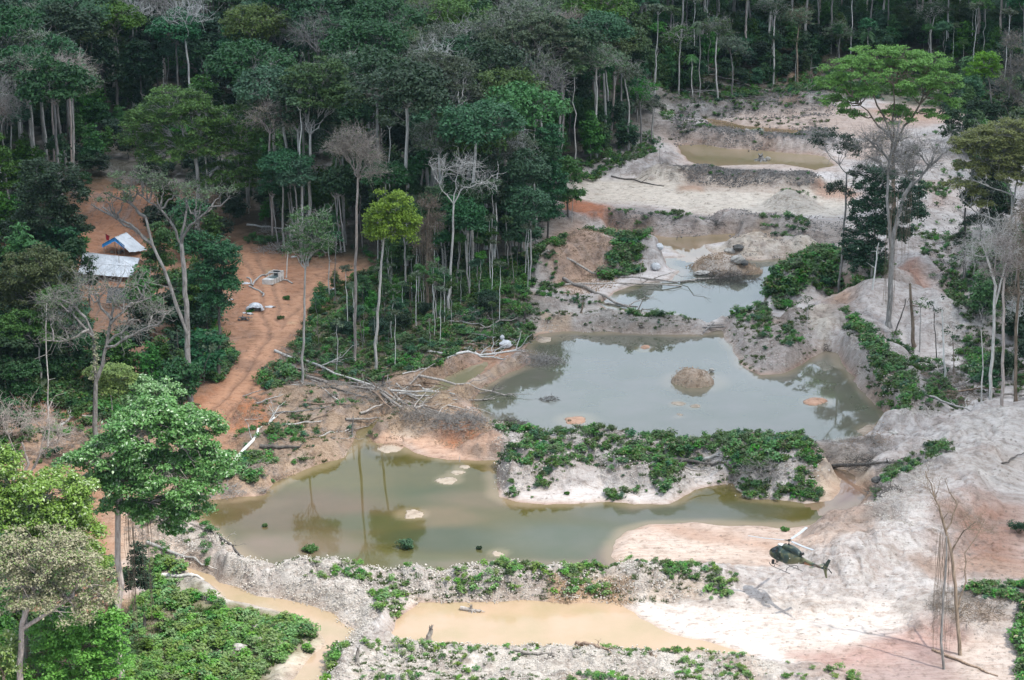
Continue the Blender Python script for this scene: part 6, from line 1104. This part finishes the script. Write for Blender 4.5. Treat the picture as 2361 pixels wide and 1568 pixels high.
def hose(pts, r, lab):
    q = [gh(*C6(*p)) for p in pts]; o = q[0].copy(); T = Wood(); P = []
    for i in range(len(q)-1):
        for t in np.linspace(0, 1, 4)[:-1]:
            a, b = q[i], q[i+1]; p0 = q[max(i-1, 0)]; p3 = q[min(i+2, len(q)-1)]; P.append(.5*((2*a)+(-p0+b)*t+(2*p0-5*a+4*b-p3)*t*t+(-p0+3*a-3*b+p3)*t**3))
    P.append(q[-1]); P = np.array(P); P[:, 2] = hz(P[:, 0], P[:, 1])+r; T.path(P-o, r, r); tag(link('hose', T.mesh('hose', M['hose'], 8), None, o), lab, 'hose')
hose([(990, 285), (860, 335), (740, 370), (640, 420), (570, 490), (530, 570)], .17, 'long curved grey hose passing left behind the white box'); hose([(430, 415), (490, 440), (512, 500), (505, 545)], .15, 'short bent hose left of the white box')
hose([(470, 575), (600, 640), (690, 685), (745, 720), (722, 765)], .15, 'grey hose with a hooked end in front of the white box'); hose([(1060, 460), (1180, 462), (1230, 500), (1275, 522)], .14, 'grey hose leading right from the white box')
def lump(u, v, rx, ry, rz, mat, lab, name='boulder', cat='boulder', seed=1, dz=0, jag=.22):
    o = gh(u, v); o[2] = max(o[2], -.05)+dz; n = 14; th = np.linspace(0, 2*PI, n, endpoint=False); V = []; rng = np.random.default_rng(seed); m = 8
    for i in range(m):
        ph = -PI/2+PI*i/(m-1)
        for t in th: k = 1+jag*rng.normal()*.6*math.cos(ph); V.append((math.cos(t)*math.cos(ph)*rx*k, math.sin(t)*math.cos(ph)*ry*k, (math.sin(ph)*.5+.42)*2*rz*(1+.05*rng.normal())))
    F_ = [[i*n+j, i*n+(j+1) % n, (i+1)*n+(j+1) % n, (i+1)*n+j] for i in range(m-1) for j in range(n)]
    tag(link(name, mesh_np(name, V, F_, mat, False), None, o), lab, cat)
lump(1512, 612, .95, .8, .8, M['sack'], 'white bulging sack, lower of two beside the middle pond', 'sack', 'sack', 1, 0, .15); lump(1520, 598, .8, .7, .75, M['sack'], 'white sack standing behind the lower one at the middle pond', 'sack', 'sack', 2, .4, .15)
lump(1166, 802, 1.1, .8, .75, M['sack'], 'round white sack lying by the crossed logs', 'sack', 'sack', 3, 0, .15); lump(1158, 795, .4, .3, .5, M['sack'], 'small white bag on the left end of the round sack', 'sack', 'sack', 4, .9, .15)
lump(1683, 573, 1.3, .9, .55, M['rock'], 'flat pale boulder left of the dark one by the upper creek', seed=5); lump(1702, 569, 1.1, .9, .7, M['drock'], 'dark square boulder by the upper creek', seed=6); lump(1505, 558, .6, .5, .25, M['rock'], 'small white stone in the upper creek', seed=7)
lump(1700, 628, 1.4, 1.0, .9, M['rock'], 'big grey boulder at the right end of the rocky islet', seed=8); lump(1716, 620, .8, .7, .6, M['drock'], 'dark boulder on top of the rocky islet', seed=9, dz=.8); lump(1620, 640, 1.6, 1.0, .5, M['rock'], 'flat slab at the left of the rocky islet', seed=10)
lump(1640, 868, .45, .3, .35, M['rock'], 'white pointed stone on the right tip of the ochre islet', seed=11, dz=.1); lump(2060, 1000, .8, .5, .3, M['rock'], 'flat white stone at the right shore of the big pond', seed=12); lump(2255, 695, 2.0, 1.2, 1.1, M['rock'], 'rounded white boulder among the bushes at right', seed=13)
lump(2022, 1112, .9, .6, .5, M['drock'], 'greenish dark block by the reddish stream', seed=14); lump(1770, 375, .6, .5, .5, M['rock'], 'white-topped rock at the far pond', seed=15); lump(520, 1478, .5, .4, .3, M['rock'], 'pale stone in the creepers', seed=16)
lump(1400, 375, 1.2, .7, .6, M['rock'], 'pale slab at the foot of the far forest', seed=17); lump(545, 1500, 1.3, .6, .5, M['rock'], 'larger pale rock slab among the creepers', seed=18); lump(590, 1455, 1.2, .6, .5, M['rock'], 'flat cream rock slab above the creek bend', seed=19)
# engine under a pale cover, its litter
def cover_heap():
    o = gh(*C6(600, 1020)); E = empty('covered_engine', o); n, m = 30, 10; V = []; rng = np.random.default_rng(4)
    for i in range(m+1):
        ph = PI/2*(1-i/m)
        for j in range(n):
            a = 2*PI*j/n; k = 1+.14*math.sin(5*a)+.10*rng.normal()*(i > 1); low = 0 if -2.2 < (a-PI*2 if a > PI else a) < -.75 else 1; z = math.sin(ph)*1.55; z = z if low or z > .85 else .85+.04*rng.normal()
            V.append((math.cos(a)*math.cos(ph)*1.35*k*(1.25 if math.cos(a) < -.5 and i > 6 else 1)-.1, math.sin(a)*math.cos(ph)*1.0*k, z))
    F_ = [[i*n+j, (i+1)*n+j, (i+1)*n+(j+1) % n, i*n+(j+1) % n] for i in range(m) for j in range(n)]
    link('cover', mesh_np('cover', V, F_, M['tarp'], True), E); boxm('engine', .1, 0, .45, 1.3, .8, .8, M['metal'], E, .3); W = Wood(); W.path(np.array([(.3, .1, .8), (.3, .1, 1.2)]), .1, .08); W.path(np.array([(-.6, 0, .3), (-1.2, -.4, .15)]), .08, .08); link('pipe', W.mesh('pipe', M['metal']), E)
    tag(E, 'engine under a pale bluish plastic cover on the red clearing', 'machine')
cover_heap()
def engine():
    o = gh(*C6(370, 1200)); E = empty('old_engine', o); boxm('block', 0, 0, .35, .9, .55, .55, M['metal'], E, .2, .05)
    for s in (-1, 1): W = Wood(); W.path(np.array([(s*.75, -.35, .3), (s*.75, .35, .3)]), .3, .3); link('wheel', W.mesh('wheel', M['metal'], 12), E)
    W = Wood(); W.path(np.array([(.75, 0, .3), (1.6, .3, .5)]), .07, .06); W.path(np.array([(-.2, 0, .6), (-.2, .1, 1.0)]), .08, .06); link('shaft', W.mesh('shaft', M['metal']), E); tag(E, 'rusty discarded engine with wheels below the covered machine', 'machine')
engine()
for i, (x, y, a, b, lab) in enumerate(((430, 1075, .7, .25, 'white scrap board nearest the covered machine'), (490, 1095, .6, .2, 'small white scrap next to the discarded engine'), (865, 960, .9, .3, 'white plastic sheet right of the covered machine'), (410, 520, .8, .35, 'white plank pile left of the hoses'), (95, 930, .7, .25, 'white rag at the left edge of the clearing'), (145, 820, .45, .3, 'white bag by the dark tree'), (2000, 640, 1.0, .4, 'white sheet in the bushes right of the tall trunk'), (2080, 620, .6, .4, 'second white sheet beside it, nearer the bushes'), (1310, 20, .5, .2, 'pale scrap above the white box'))):
    p = gh(*C6(x, y)); W = np.random.default_rng(i); V, F_ = [], []
    n = 6; xs = np.linspace(-1, 1, n); X, Y = np.meshgrid(xs*a, xs*b); Z = .12+.10*W.normal(size=X.shape); V = np.stack([X+.1*W.normal(size=X.shape), Y+.08*W.normal(size=X.shape), Z], -1); V2 = V-np.array((0, 0, .04)); f = grid_faces(n, n)
    tag(link('scrap_sheet', mesh_np('scrap_sheet', np.concatenate([V.reshape(-1, 3), V2.reshape(-1, 3)]), np.concatenate([f, f[:, ::-1]+n*n]), M['sack'], True), None, p), lab, 'scrap')
# log footbridge over the gap in the dike
o = gh(1636, 762); o[2] = 0; E = empty('footbridge', o); bW = [((-1.6, .4, .75), (1.9, .9, .75)), ((-1.5, -.3, .7), (2.0, .1, .7)), ((-.9, -1.2, .35), (.6, .6, 1.1)), ((-1.2, .1, .55), (2.1, .5, .55))]
for a, b in bW: one('pole', BARKS['grey'], [(np.array(a)*1.3, np.array(b)*1.3, .13)], E, np.zeros(3), 7)
tag(E, 'few grey poles bridging the narrow gap between the two big ponds', 'footbridge')

# ---------------------------------------------------------------- helicopter, hovering low over the mud flat
def camo():
    t = MT('camouflage_paint'); tc_ = t.n('ShaderNodeTexCoord'); n = t.noise(.62, 2, tc_.outputs['Object'], .5, .6); n2 = t.noise(.5, 2, t.n('ShaderNodeMapping').outputs[0]); mp_ = [x for x in t.t.nodes if x.type == 'MAPPING'][0]; mp_.inputs['Location'].default_value = (5, 3, 2); t.l(tc_.outputs['Object'], mp_.inputs[0])
    c = t.ramp(n.outputs['Fac'], [(.43, (.014, .032, .030)), (.49, (.03, .052, .036)), (.55, (.11, .11, .055))]); c.color_ramp.interpolation = 'LINEAR'
    c2 = t.mixc(t.ramp(n2.outputs['Fac'], [(.60, (0, 0, 0)), (.63, (1, 1, 1))]).outputs[0], c.outputs[0], (.06, .04, .026))
    return t.pbr(c2, .38, .5)
CAMO = camo(); GLASS = MT('dark_glass').pbr((.015, .02, .022), .06, .7); HDK = mat_plain('black_metal', (.018, .02, .022), .4, .5); HGR = mat_plain('grey_blade', (.36, .39, .42), .45, .5); HWH = mat_plain('white_fairing', (.75, .76, .77), .4, .5); ORG = mat_plain('orange_paint', (.38, .17, .08), .5, .4); SEAT = mat_plain('cabin_inside', (.05, .045, .045), .8, .2)
def heli():
    ST = [(3.42, .05, -.42, -.30), (3.3, .30, -.66, -.10), (3.05, .55, -.84, .12), (2.6, .76, -.98, .42), (2.1, .87, -1.05, .74), (1.5, .93, -1.08, .93), (.8, .94, -1.08, .98), (0, .93, -1.06, .98), (-.7, .86, -.98, .92), (-1.3, .70, -.78, .80), (-2.0, .48, -.50, .66), (-2.7, .36, -.36, .56), (-3.3, .28, -.20, .46)]
    xs = np.array([s[0] for s in ST])
    def sec(x):
        return [float(np.interp(-x, -xs, np.array([s[i] for s in ST]))) for i in (1, 2, 3)]
    def pt(x, a, off=0):   # a: angle, 0 = left side, pi/2 = up
        w_, zb, zt = sec(x); c, s = math.cos(a), math.sin(a); e = .72; zc = (zb+zt)/2; hz_ = (zt-zb)/2
        y = math.copysign(abs(c)**e, c)*(w_+off)*(1-.18*max(0, s)); z = zc+math.copysign(abs(s)**e, s)*(hz_+off); return (x, y, z)
    def patch(name, x0, x1, a0, a1, off, mat, par, nx=14, na=12, smooth=True, rel=None):
        P = [[pt(x, a, off) for a in np.linspace(a0, a1, na)] for x in np.linspace(x0, x1, nx)]; V = np.array(P).reshape(-1, 3)
        f = grid_faces(nx, na); V2 = np.array([[pt(x, a, off-.04) for a in np.linspace(a0, a1, na)] for x in np.linspace(x0, x1, nx)]).reshape(-1, 3); n = nx*na; idx = np.arange(n).reshape(nx, na); bb = np.concatenate([idx[0], idx[1:, -1], idx[-1, -2::-1], idx[-2::-1, 0]])
        return link(name, mesh_np(name, np.concatenate([V, V2]), np.concatenate([f, f[:, ::-1]+n, np.stack([bb[:-1], bb[1:], bb[1:]+n, bb[:-1]+n], -1)]), mat, smooth), par)
    E = empty('helicopter'); k = 28; V = []; X = list(np.linspace(3.42, -3.3, 46))
    for x in X: V += [pt(x, 2*PI*j/k) for j in range(k)]
    F_ = [[i*k+j, i*k+(j+1) % k, (i+1)*k+(j+1) % k, (i+1)*k+j] for i in range(len(X)-1) for j in range(k)]
    V += [(3.45, 0, -.36), (-3.3, 0, .13)]; F_ += [[len(V)-2, (j+1) % k, j, j] for j in range(k)]+[[len(V)-1, (len(X)-1)*k+j, (len(X)-1)*k+(j+1) % k, (len(X)-1)*k+(j+1) % k] for j in range(k)]
    body = link('fuselage', mesh_np('fuselage', V, F_, CAMO, True), E)
    patch('windshield', 3.1, 1.75, .28, PI-.28, .012, GLASS, E, 12, 20); patch('chin_window', 3.15, 2.45, -1.15, -.35, .012, GLASS, E); patch('chin_window', 3.15, 2.45, PI+.35, PI+1.15, .012, GLASS, E)
    for s in (0, 1):
        A = (lambda a, b: (a, b)) if s == 0 else (lambda a, b: (PI-b, PI-a))
        d = patch('door', 2.35, 1.25, *A(-.72, .95), .022, CAMO, E); patch('door_window', 2.22, 1.36, *A(.06, .88), .04, GLASS, d, 8, 8); W = Wood(); yy = 1 if s == 0 else -1; W.path(np.array([(1.45, .97*yy, -.12), (1.3, .97*yy, -.12)]), .02, .02); link('handle', W.mesh('handle', HDK), d)
        d = patch('sliding_door', 1.14, -.05, *A(-.72, .95), .03 if s else -.01, CAMO if s else SEAT, E)
        if s: patch('door_window', 1.0, .2, *A(.06, .85), .05, GLASS, d, 8, 8)
        else: patch('sliding_door', -.1, -1.05, *A(-.6, .80), .09, CAMO, E); patch('door_frame', 1.18, 1.10, *A(-.75, 1.0), .035, HDK, E, 3, 12); patch('door_frame', 0.0, -.08, *A(-.75, 1.0), .035, HDK, E, 3, 12)
        patch('panel_seam', -1.28, -1.31, *A(-.8, 1.2), .01, HDK, E, 3, 10)
    # engine cowling with intake and exhaust
    def loft(name, secs, mat, par, k=20, e=.7):
        V = []; 
        for (x, w_, zb, zt) in secs:
            for j in range(k): a = 2*PI*j/k; c, s = math.cos(a), math.sin(a); V.append((x, math.copysign(abs(c)**e, c)*w_, (zb+zt)/2+math.copysign(abs(s)**e, s)*(zt-zb)/2))
        n = len(secs); F2 = [[i*k+j, i*k+(j+1) % k, (i+1)*k+(j+1) % k, (i+1)*k+j] for i in range(n-1) for j in range(k)]; V += [(secs[0][0], 0, (secs[0][2]+secs[0][3])/2), (secs[-1][0], 0, (secs[-1][2]+secs[-1][3])/2)]
        F2 += [[n*k, (j+1) % k, j, j] for j in range(k)]+[[n*k+1, (n-1)*k+j, (n-1)*k+(j+1) % k, (n-1)*k+(j+1) % k] for j in range(k)]; return link(name, mesh_np(name, V, F2, mat, True), par)
    cw = loft('engine_cowling', [(1.05, .3, .8, 1.02), (.8, .44, .75, 1.3), (.3, .52, .7, 1.5), (-.6, .52, .65, 1.52), (-1.4, .48, .55, 1.42), (-2.1, .38, .45, 1.22), (-2.35, .30, .5, 1.05)], CAMO, E)
    loft('exhaust', [(-2.1, .16, .78, 1.12), (-2.5, .17, .82, 1.18), (-2.85, .19, .92, 1.30)], HDK, cw, 14, 1); loft('intake', [(.98, .26, .98, 1.18), (.72, .34, 1.1, 1.46)], HDK, cw, 12)
    loft('roof_fairing', [(2.05, .10, .86, 1.0), (1.8, .26, .84, 1.2), (1.3, .30, .92, 1.26), (.95, .16, .95, 1.12)], HWH, E, 16, 1)
    tb = loft('tail_boom', [(-2.6, .37, -.34, .60), (-3.4, .30, -.14, .52), (-5, .22, .04, .46), (-6.6, .16, .16, .44), (-7.45, .10, .22, .40)], CAMO, E, 18, .9)
    def fin(name, P4, th, mat, par):
        V = [(x, -th, z) for x, z in P4]+[(x, th, z) for x, z in P4]; n = len(P4); o = link(name, mesh_np(name, V, [[0, 1, 2, 3], [7, 6, 5, 4]]+[[i, i+4, (i+1) % 4+4, (i+1) % 4] for i in range(4)], mat), par); b = o.modifiers.new('edge', 'BEVEL'); b.width = .03; b.segments = 2; return o
    f = fin('upper_fin', [(-6.55, .38), (-7.35, .36), (-7.98, 1.78), (-7.55, 1.80)], .055, CAMO, tb); fin('lower_fin', [(-6.75, .24), (-7.35, .25), (-7.55, -.78), (-7.3, -.80)], .05, CAMO, tb)
    V = [(-5.35, -1.26, .27), (-5.8, -1.26, .27), (-5.8, 1.26, .27), (-5.35, 1.26, .27)]; V += [(x, y, z+.05) for x, y, z in V]; link('stabilizer', mesh_np('stabilizer', V, [[0, 1, 2, 3], [7, 6, 5, 4], [0, 4, 5, 1], [1, 5, 6, 2], [2, 6, 7, 3], [3, 7, 4, 0]], CAMO), tb)
    tr = loft('tail_rotor_gearbox', [(-7.05, .1, .34, .54), (-7.3, .12, .32, .56), (-7.5, .06, .38, .5)], HDK, tb, 10, 1)
    for sg in (-1, 1):
        an = .5; d = np.array((math.cos(an), 0, math.sin(an)))*sg; n_ = np.array((-math.sin(an), 0, math.cos(an))); c0 = np.array((-7.25, -.28, .44)); V = []
        for yy in (-.012, .012): V += [c0+d*.12-n_*.08+(0, yy, 0), c0+d*.93-n_*.09+(0, yy, 0), c0+d*.93+n_*.09+(0, yy, 0), c0+d*.12+n_*.08+(0, yy, 0)]
        link('tail_rotor_blade', mesh_np('tail_rotor_blade', V, [[0, 1, 2, 3], [7, 6, 5, 4], [0, 4, 5, 1], [1, 5, 6, 2], [2, 6, 7, 3], [3, 7, 4, 0]], HDK), tb)
    W = Wood(); W.path(np.array([(-7.25, 0, .44), (-7.25, -.32, .44)]), .06, .04); W.path(np.array([(-4.2, -.28, .12), (-5.1, .55, .05)]), .015, .015); link('tail_shaft', W.mesh('tail_shaft', HDK), tb)
    # writing on the boom
    tx = bpy.data.curves.new('boom_lettering', 'FONT'); tx.body = 'IBAMA'; tx.size = .36; tx.extrude = .004; to = bpy.data.objects.new('boom_lettering', tx); COL.objects.link(to)
    dg = bpy.context.evaluated_depsgraph_get(); me = bpy.data.meshes.new_from_object(to.evaluated_get(dg)); bpy.data.objects.remove(to); me.materials.clear(); me.materials.append(ORG)
    l = link('lettering', me, tb, (-3.5, .31, .02), (PI/2, 0, PI-.05)); l.scale = (1, 1, 1)
    V = [(-3.45, .30, -.08), (-4.85, .235, .04), (-4.85, .24, .10), (-3.45, .305, .0)]; V += [(x, y-.02, z) for x, y, z in V]; link('stripe', mesh_np('stripe', V, [[0, 1, 2, 3], [7, 6, 5, 4], [0, 4, 5, 1], [1, 5, 6, 2], [2, 6, 7, 3], [3, 7, 4, 0]], ORG), tb)
    # main rotor
    W = Wood(); W.path(np.array([(0, 0, 1.4), (0, 0, 1.62)]), .22, .13); W.path(np.array([(0, 0, 1.6), (0, 0, 2.12)]), .07, .06); link('rotor_mast', W.mesh('rotor_mast', HDK, 10), E)
    W = Wood(); W.path(np.array([(0, 0, 2.02), (0, 0, 2.2)]), .2, .16); 
    hub = link('rotor_hub', W.mesh('rotor_hub', HDK, 12), E)
    for i in range(3):
        a = HB[i]; d = np.array((math.cos(a), math.sin(a), 0)); n_ = np.array((-math.sin(a), math.cos(a), 0)); V = []
        W = Wood(); W.path(np.array([d*.1+(0, 0, 2.1), d*.62+(0, 0, 2.12)]), .09, .06); link('blade_arm', W.mesh('blade_arm', HDK, 8), E)
        R = [(.55, .10), (.9, .17), (3.2, .175), (5.35, .175)]
        for zz in (-.018, .018):
            for (r, c) in R:
                lift = 2.12+.012*r*r+zz; V += [tuple(d*r-n_*c)[:2]+(lift-.02,), tuple(d*r+n_*c)[:2]+(lift+.02,)]
        F2 = []
        for q in range(3): b = q*2; F2 += [[b, b+2, b+3, b+1], [b+8, b+9, b+11, b+10], [b, b+8, b+10, b+2], [b+1, b+3, b+11, b+9]]
        F2 += [[6, 14, 15, 7], [0, 1, 9, 8]]; link('rotor_blade', mesh_np('rotor_blade', V, F2, HGR), E)
    # skids
    for s in (-1, 1):
        W = Wood(); W.path(np.array([(2.35, s*1.08, -1.45), (2.05, s*1.08, -1.70), (1.6, s*1.08, -1.79), (-.3, s*1.08, -1.79), (-1.75, s*1.08, -1.79)]), .05, .05); link('skid', W.mesh('skid', HDK, 8), E)
        W = Wood(); W.path(np.array([(1.5, s*1.14, -1.28), (.1, s*1.14, -1.28)]), .045, .045); link('step', W.mesh('step', HDK, 6), E)
    for x in (1.35, -.95):
        W = Wood(); W.path(np.array([(x, -1.08, -1.79), (x, -.92, -1.3), (x, -.4, -1.1), (x, .4, -1.1), (x, .92, -1.3), (x, 1.08, -1.79)]), .045, .045); link('cross_tube', W.mesh('cross_tube', HDK, 8), E)
    boxm('camera_pod', 1.95, .78, -1.30, .34, .28, .62, HDK, E, 0, .06)
    # mirror and lamps
    for (x, y, z) in ((-1.2, .80, .1), (-2.55, .40, -.2)): boxm('lamp', x, y, z, .12, .06, .09, HWH, E, 0, .02)
    W = Wood(); W.path(np.array([(.4, 0, -1.1), (.3, 0, -1.4)]), .02, .01); W.path(np.array([(-1.4, 0, -.9), (-1.6, 0, -1.2)]), .02, .01); link('antenna', W.mesh('antenna', HDK), E)
    return E
HDG = math.radians(180-55)      # nose to the left and away
HB = [math.radians(a)-HDG for a in (178, 58, -62)]
h = heli(); D_ = 276.0; pos = Q(1817, 1281, D_); h.location = [float(c) for c in pos]; h.rotation_euler = Matrix.Rotation(HDG, 4, 'Z').to_euler()
h.rotation_euler = (Matrix.Rotation(HDG, 3, 'Z') @ Matrix.Rotation(math.radians(2.0), 3, 'Y') @ Matrix.Rotation(math.radians(4), 3, 'X')).to_euler(); h.scale = (.99,)*3
tag(h, 'dark green camouflage helicopter with pale rotor blades hovering over the sandy flat', 'helicopter')
# crewman looking out of the open side door
def person():
    rng = np.random.default_rng(1); me = bpy.data.meshes.new('person'); J = [((0, 0, 0), .15), ((0, 0, .25), .16), ((.0, 0, .48), .18), ((0, 0, .60), .07), ((.02, 0, .70), .07), ((.03, 0, .80), .11), ((.0, .19, .50), .07), ((.10, .26, .25), .05), ((.30, .20, .12), .045), ((0, -.19, .50), .07), ((.10, -.26, .25), .05), ((.30, -.16, .12), .045), ((.05, .10, -.02), .09), ((.42, .12, .02), .075), ((.45, .12, -.40), .055), ((.55, .12, -.45), .05), ((.05, -.10, -.02), .09), ((.42, -.12, .02), .075), ((.45, -.12, -.40), .055), ((.55, -.12, -.45), .05)]
    Eg = [(0, 1), (1, 2), (2, 3), (3, 4), (4, 5), (2, 6), (6, 7), (7, 8), (2, 9), (9, 10), (10, 11), (0, 12), (12, 13), (13, 14), (14, 15), (0, 16), (16, 17), (17, 18), (18, 19)]
    me.from_pydata([j[0] for j in J], Eg, []); o = link('person', me); sk = o.modifiers.new('skin', 'SKIN'); sb = o.modifiers.new('sub', 'SUBSURF'); sb.levels = sb.render_levels = 2
    for i, j in enumerate(J): me.skin_vertices[0].data[i].radius = (j[1], j[1])
    me.skin_vertices[0].data[0].use_root = True
    me.materials.append(mat_plain('dark_overalls', (.03, .035, .03), .8, .2)); return o
pr = person(); loc = h.matrix_basis @ Vector((.65, .80, -.42)); pr.location = loc; pr.rotation_euler = (Matrix.Rotation(HDG+PI/2, 3, 'Z')).to_euler()
hl = link('helmet', mesh_np('helmet', [(math.cos(2*PI*j/10)*math.cos(-.5+2.07*i/5)*.14+.03, math.sin(2*PI*j/10)*math.cos(-.5+2.07*i/5)*.14, .80+math.sin(-.5+2.07*i/5)*.15) for i in range(6) for j in range(10)], [[i*10+j, i*10+(j+1) % 10, (i+1)*10+(j+1) % 10, (i+1)*10+j] for i in range(5) for j in range(10)], mat_plain('helmet_shell', (.09, .10, .08), .4, .5), True), pr)
tag(pr, 'crew member in dark clothes sitting in the open side door of the helicopter', 'person')
# ---------------------------------------------------------------- damp air over the valley
t = MT('haze'); v = t.n('ShaderNodeVolumePrincipled'); v.inputs['Density'].default_value = .00003; v.inputs['Color'].default_value = (.55, .82, .95, 1); v.inputs['Anisotropy'].default_value = .2
t.l(v.outputs[0], t.out.inputs['Volume'])
x0, x1, y0, y1, z0, z1 = -9000, 9000, -50, 9500, -3, 400
me = mesh_np('haze', [(x, y, z) for z in (z0, z1) for y in (y0, y1) for x in (x0, x1)], [[0, 2, 3, 1], [4, 5, 7, 6], [0, 1, 5, 4], [1, 3, 7, 5], [3, 2, 6, 7], [2, 0, 4, 6]], t.m)
tag(link('haze', me), 'thin bluish haze filling the valley air', 'haze', None, 'stuff')
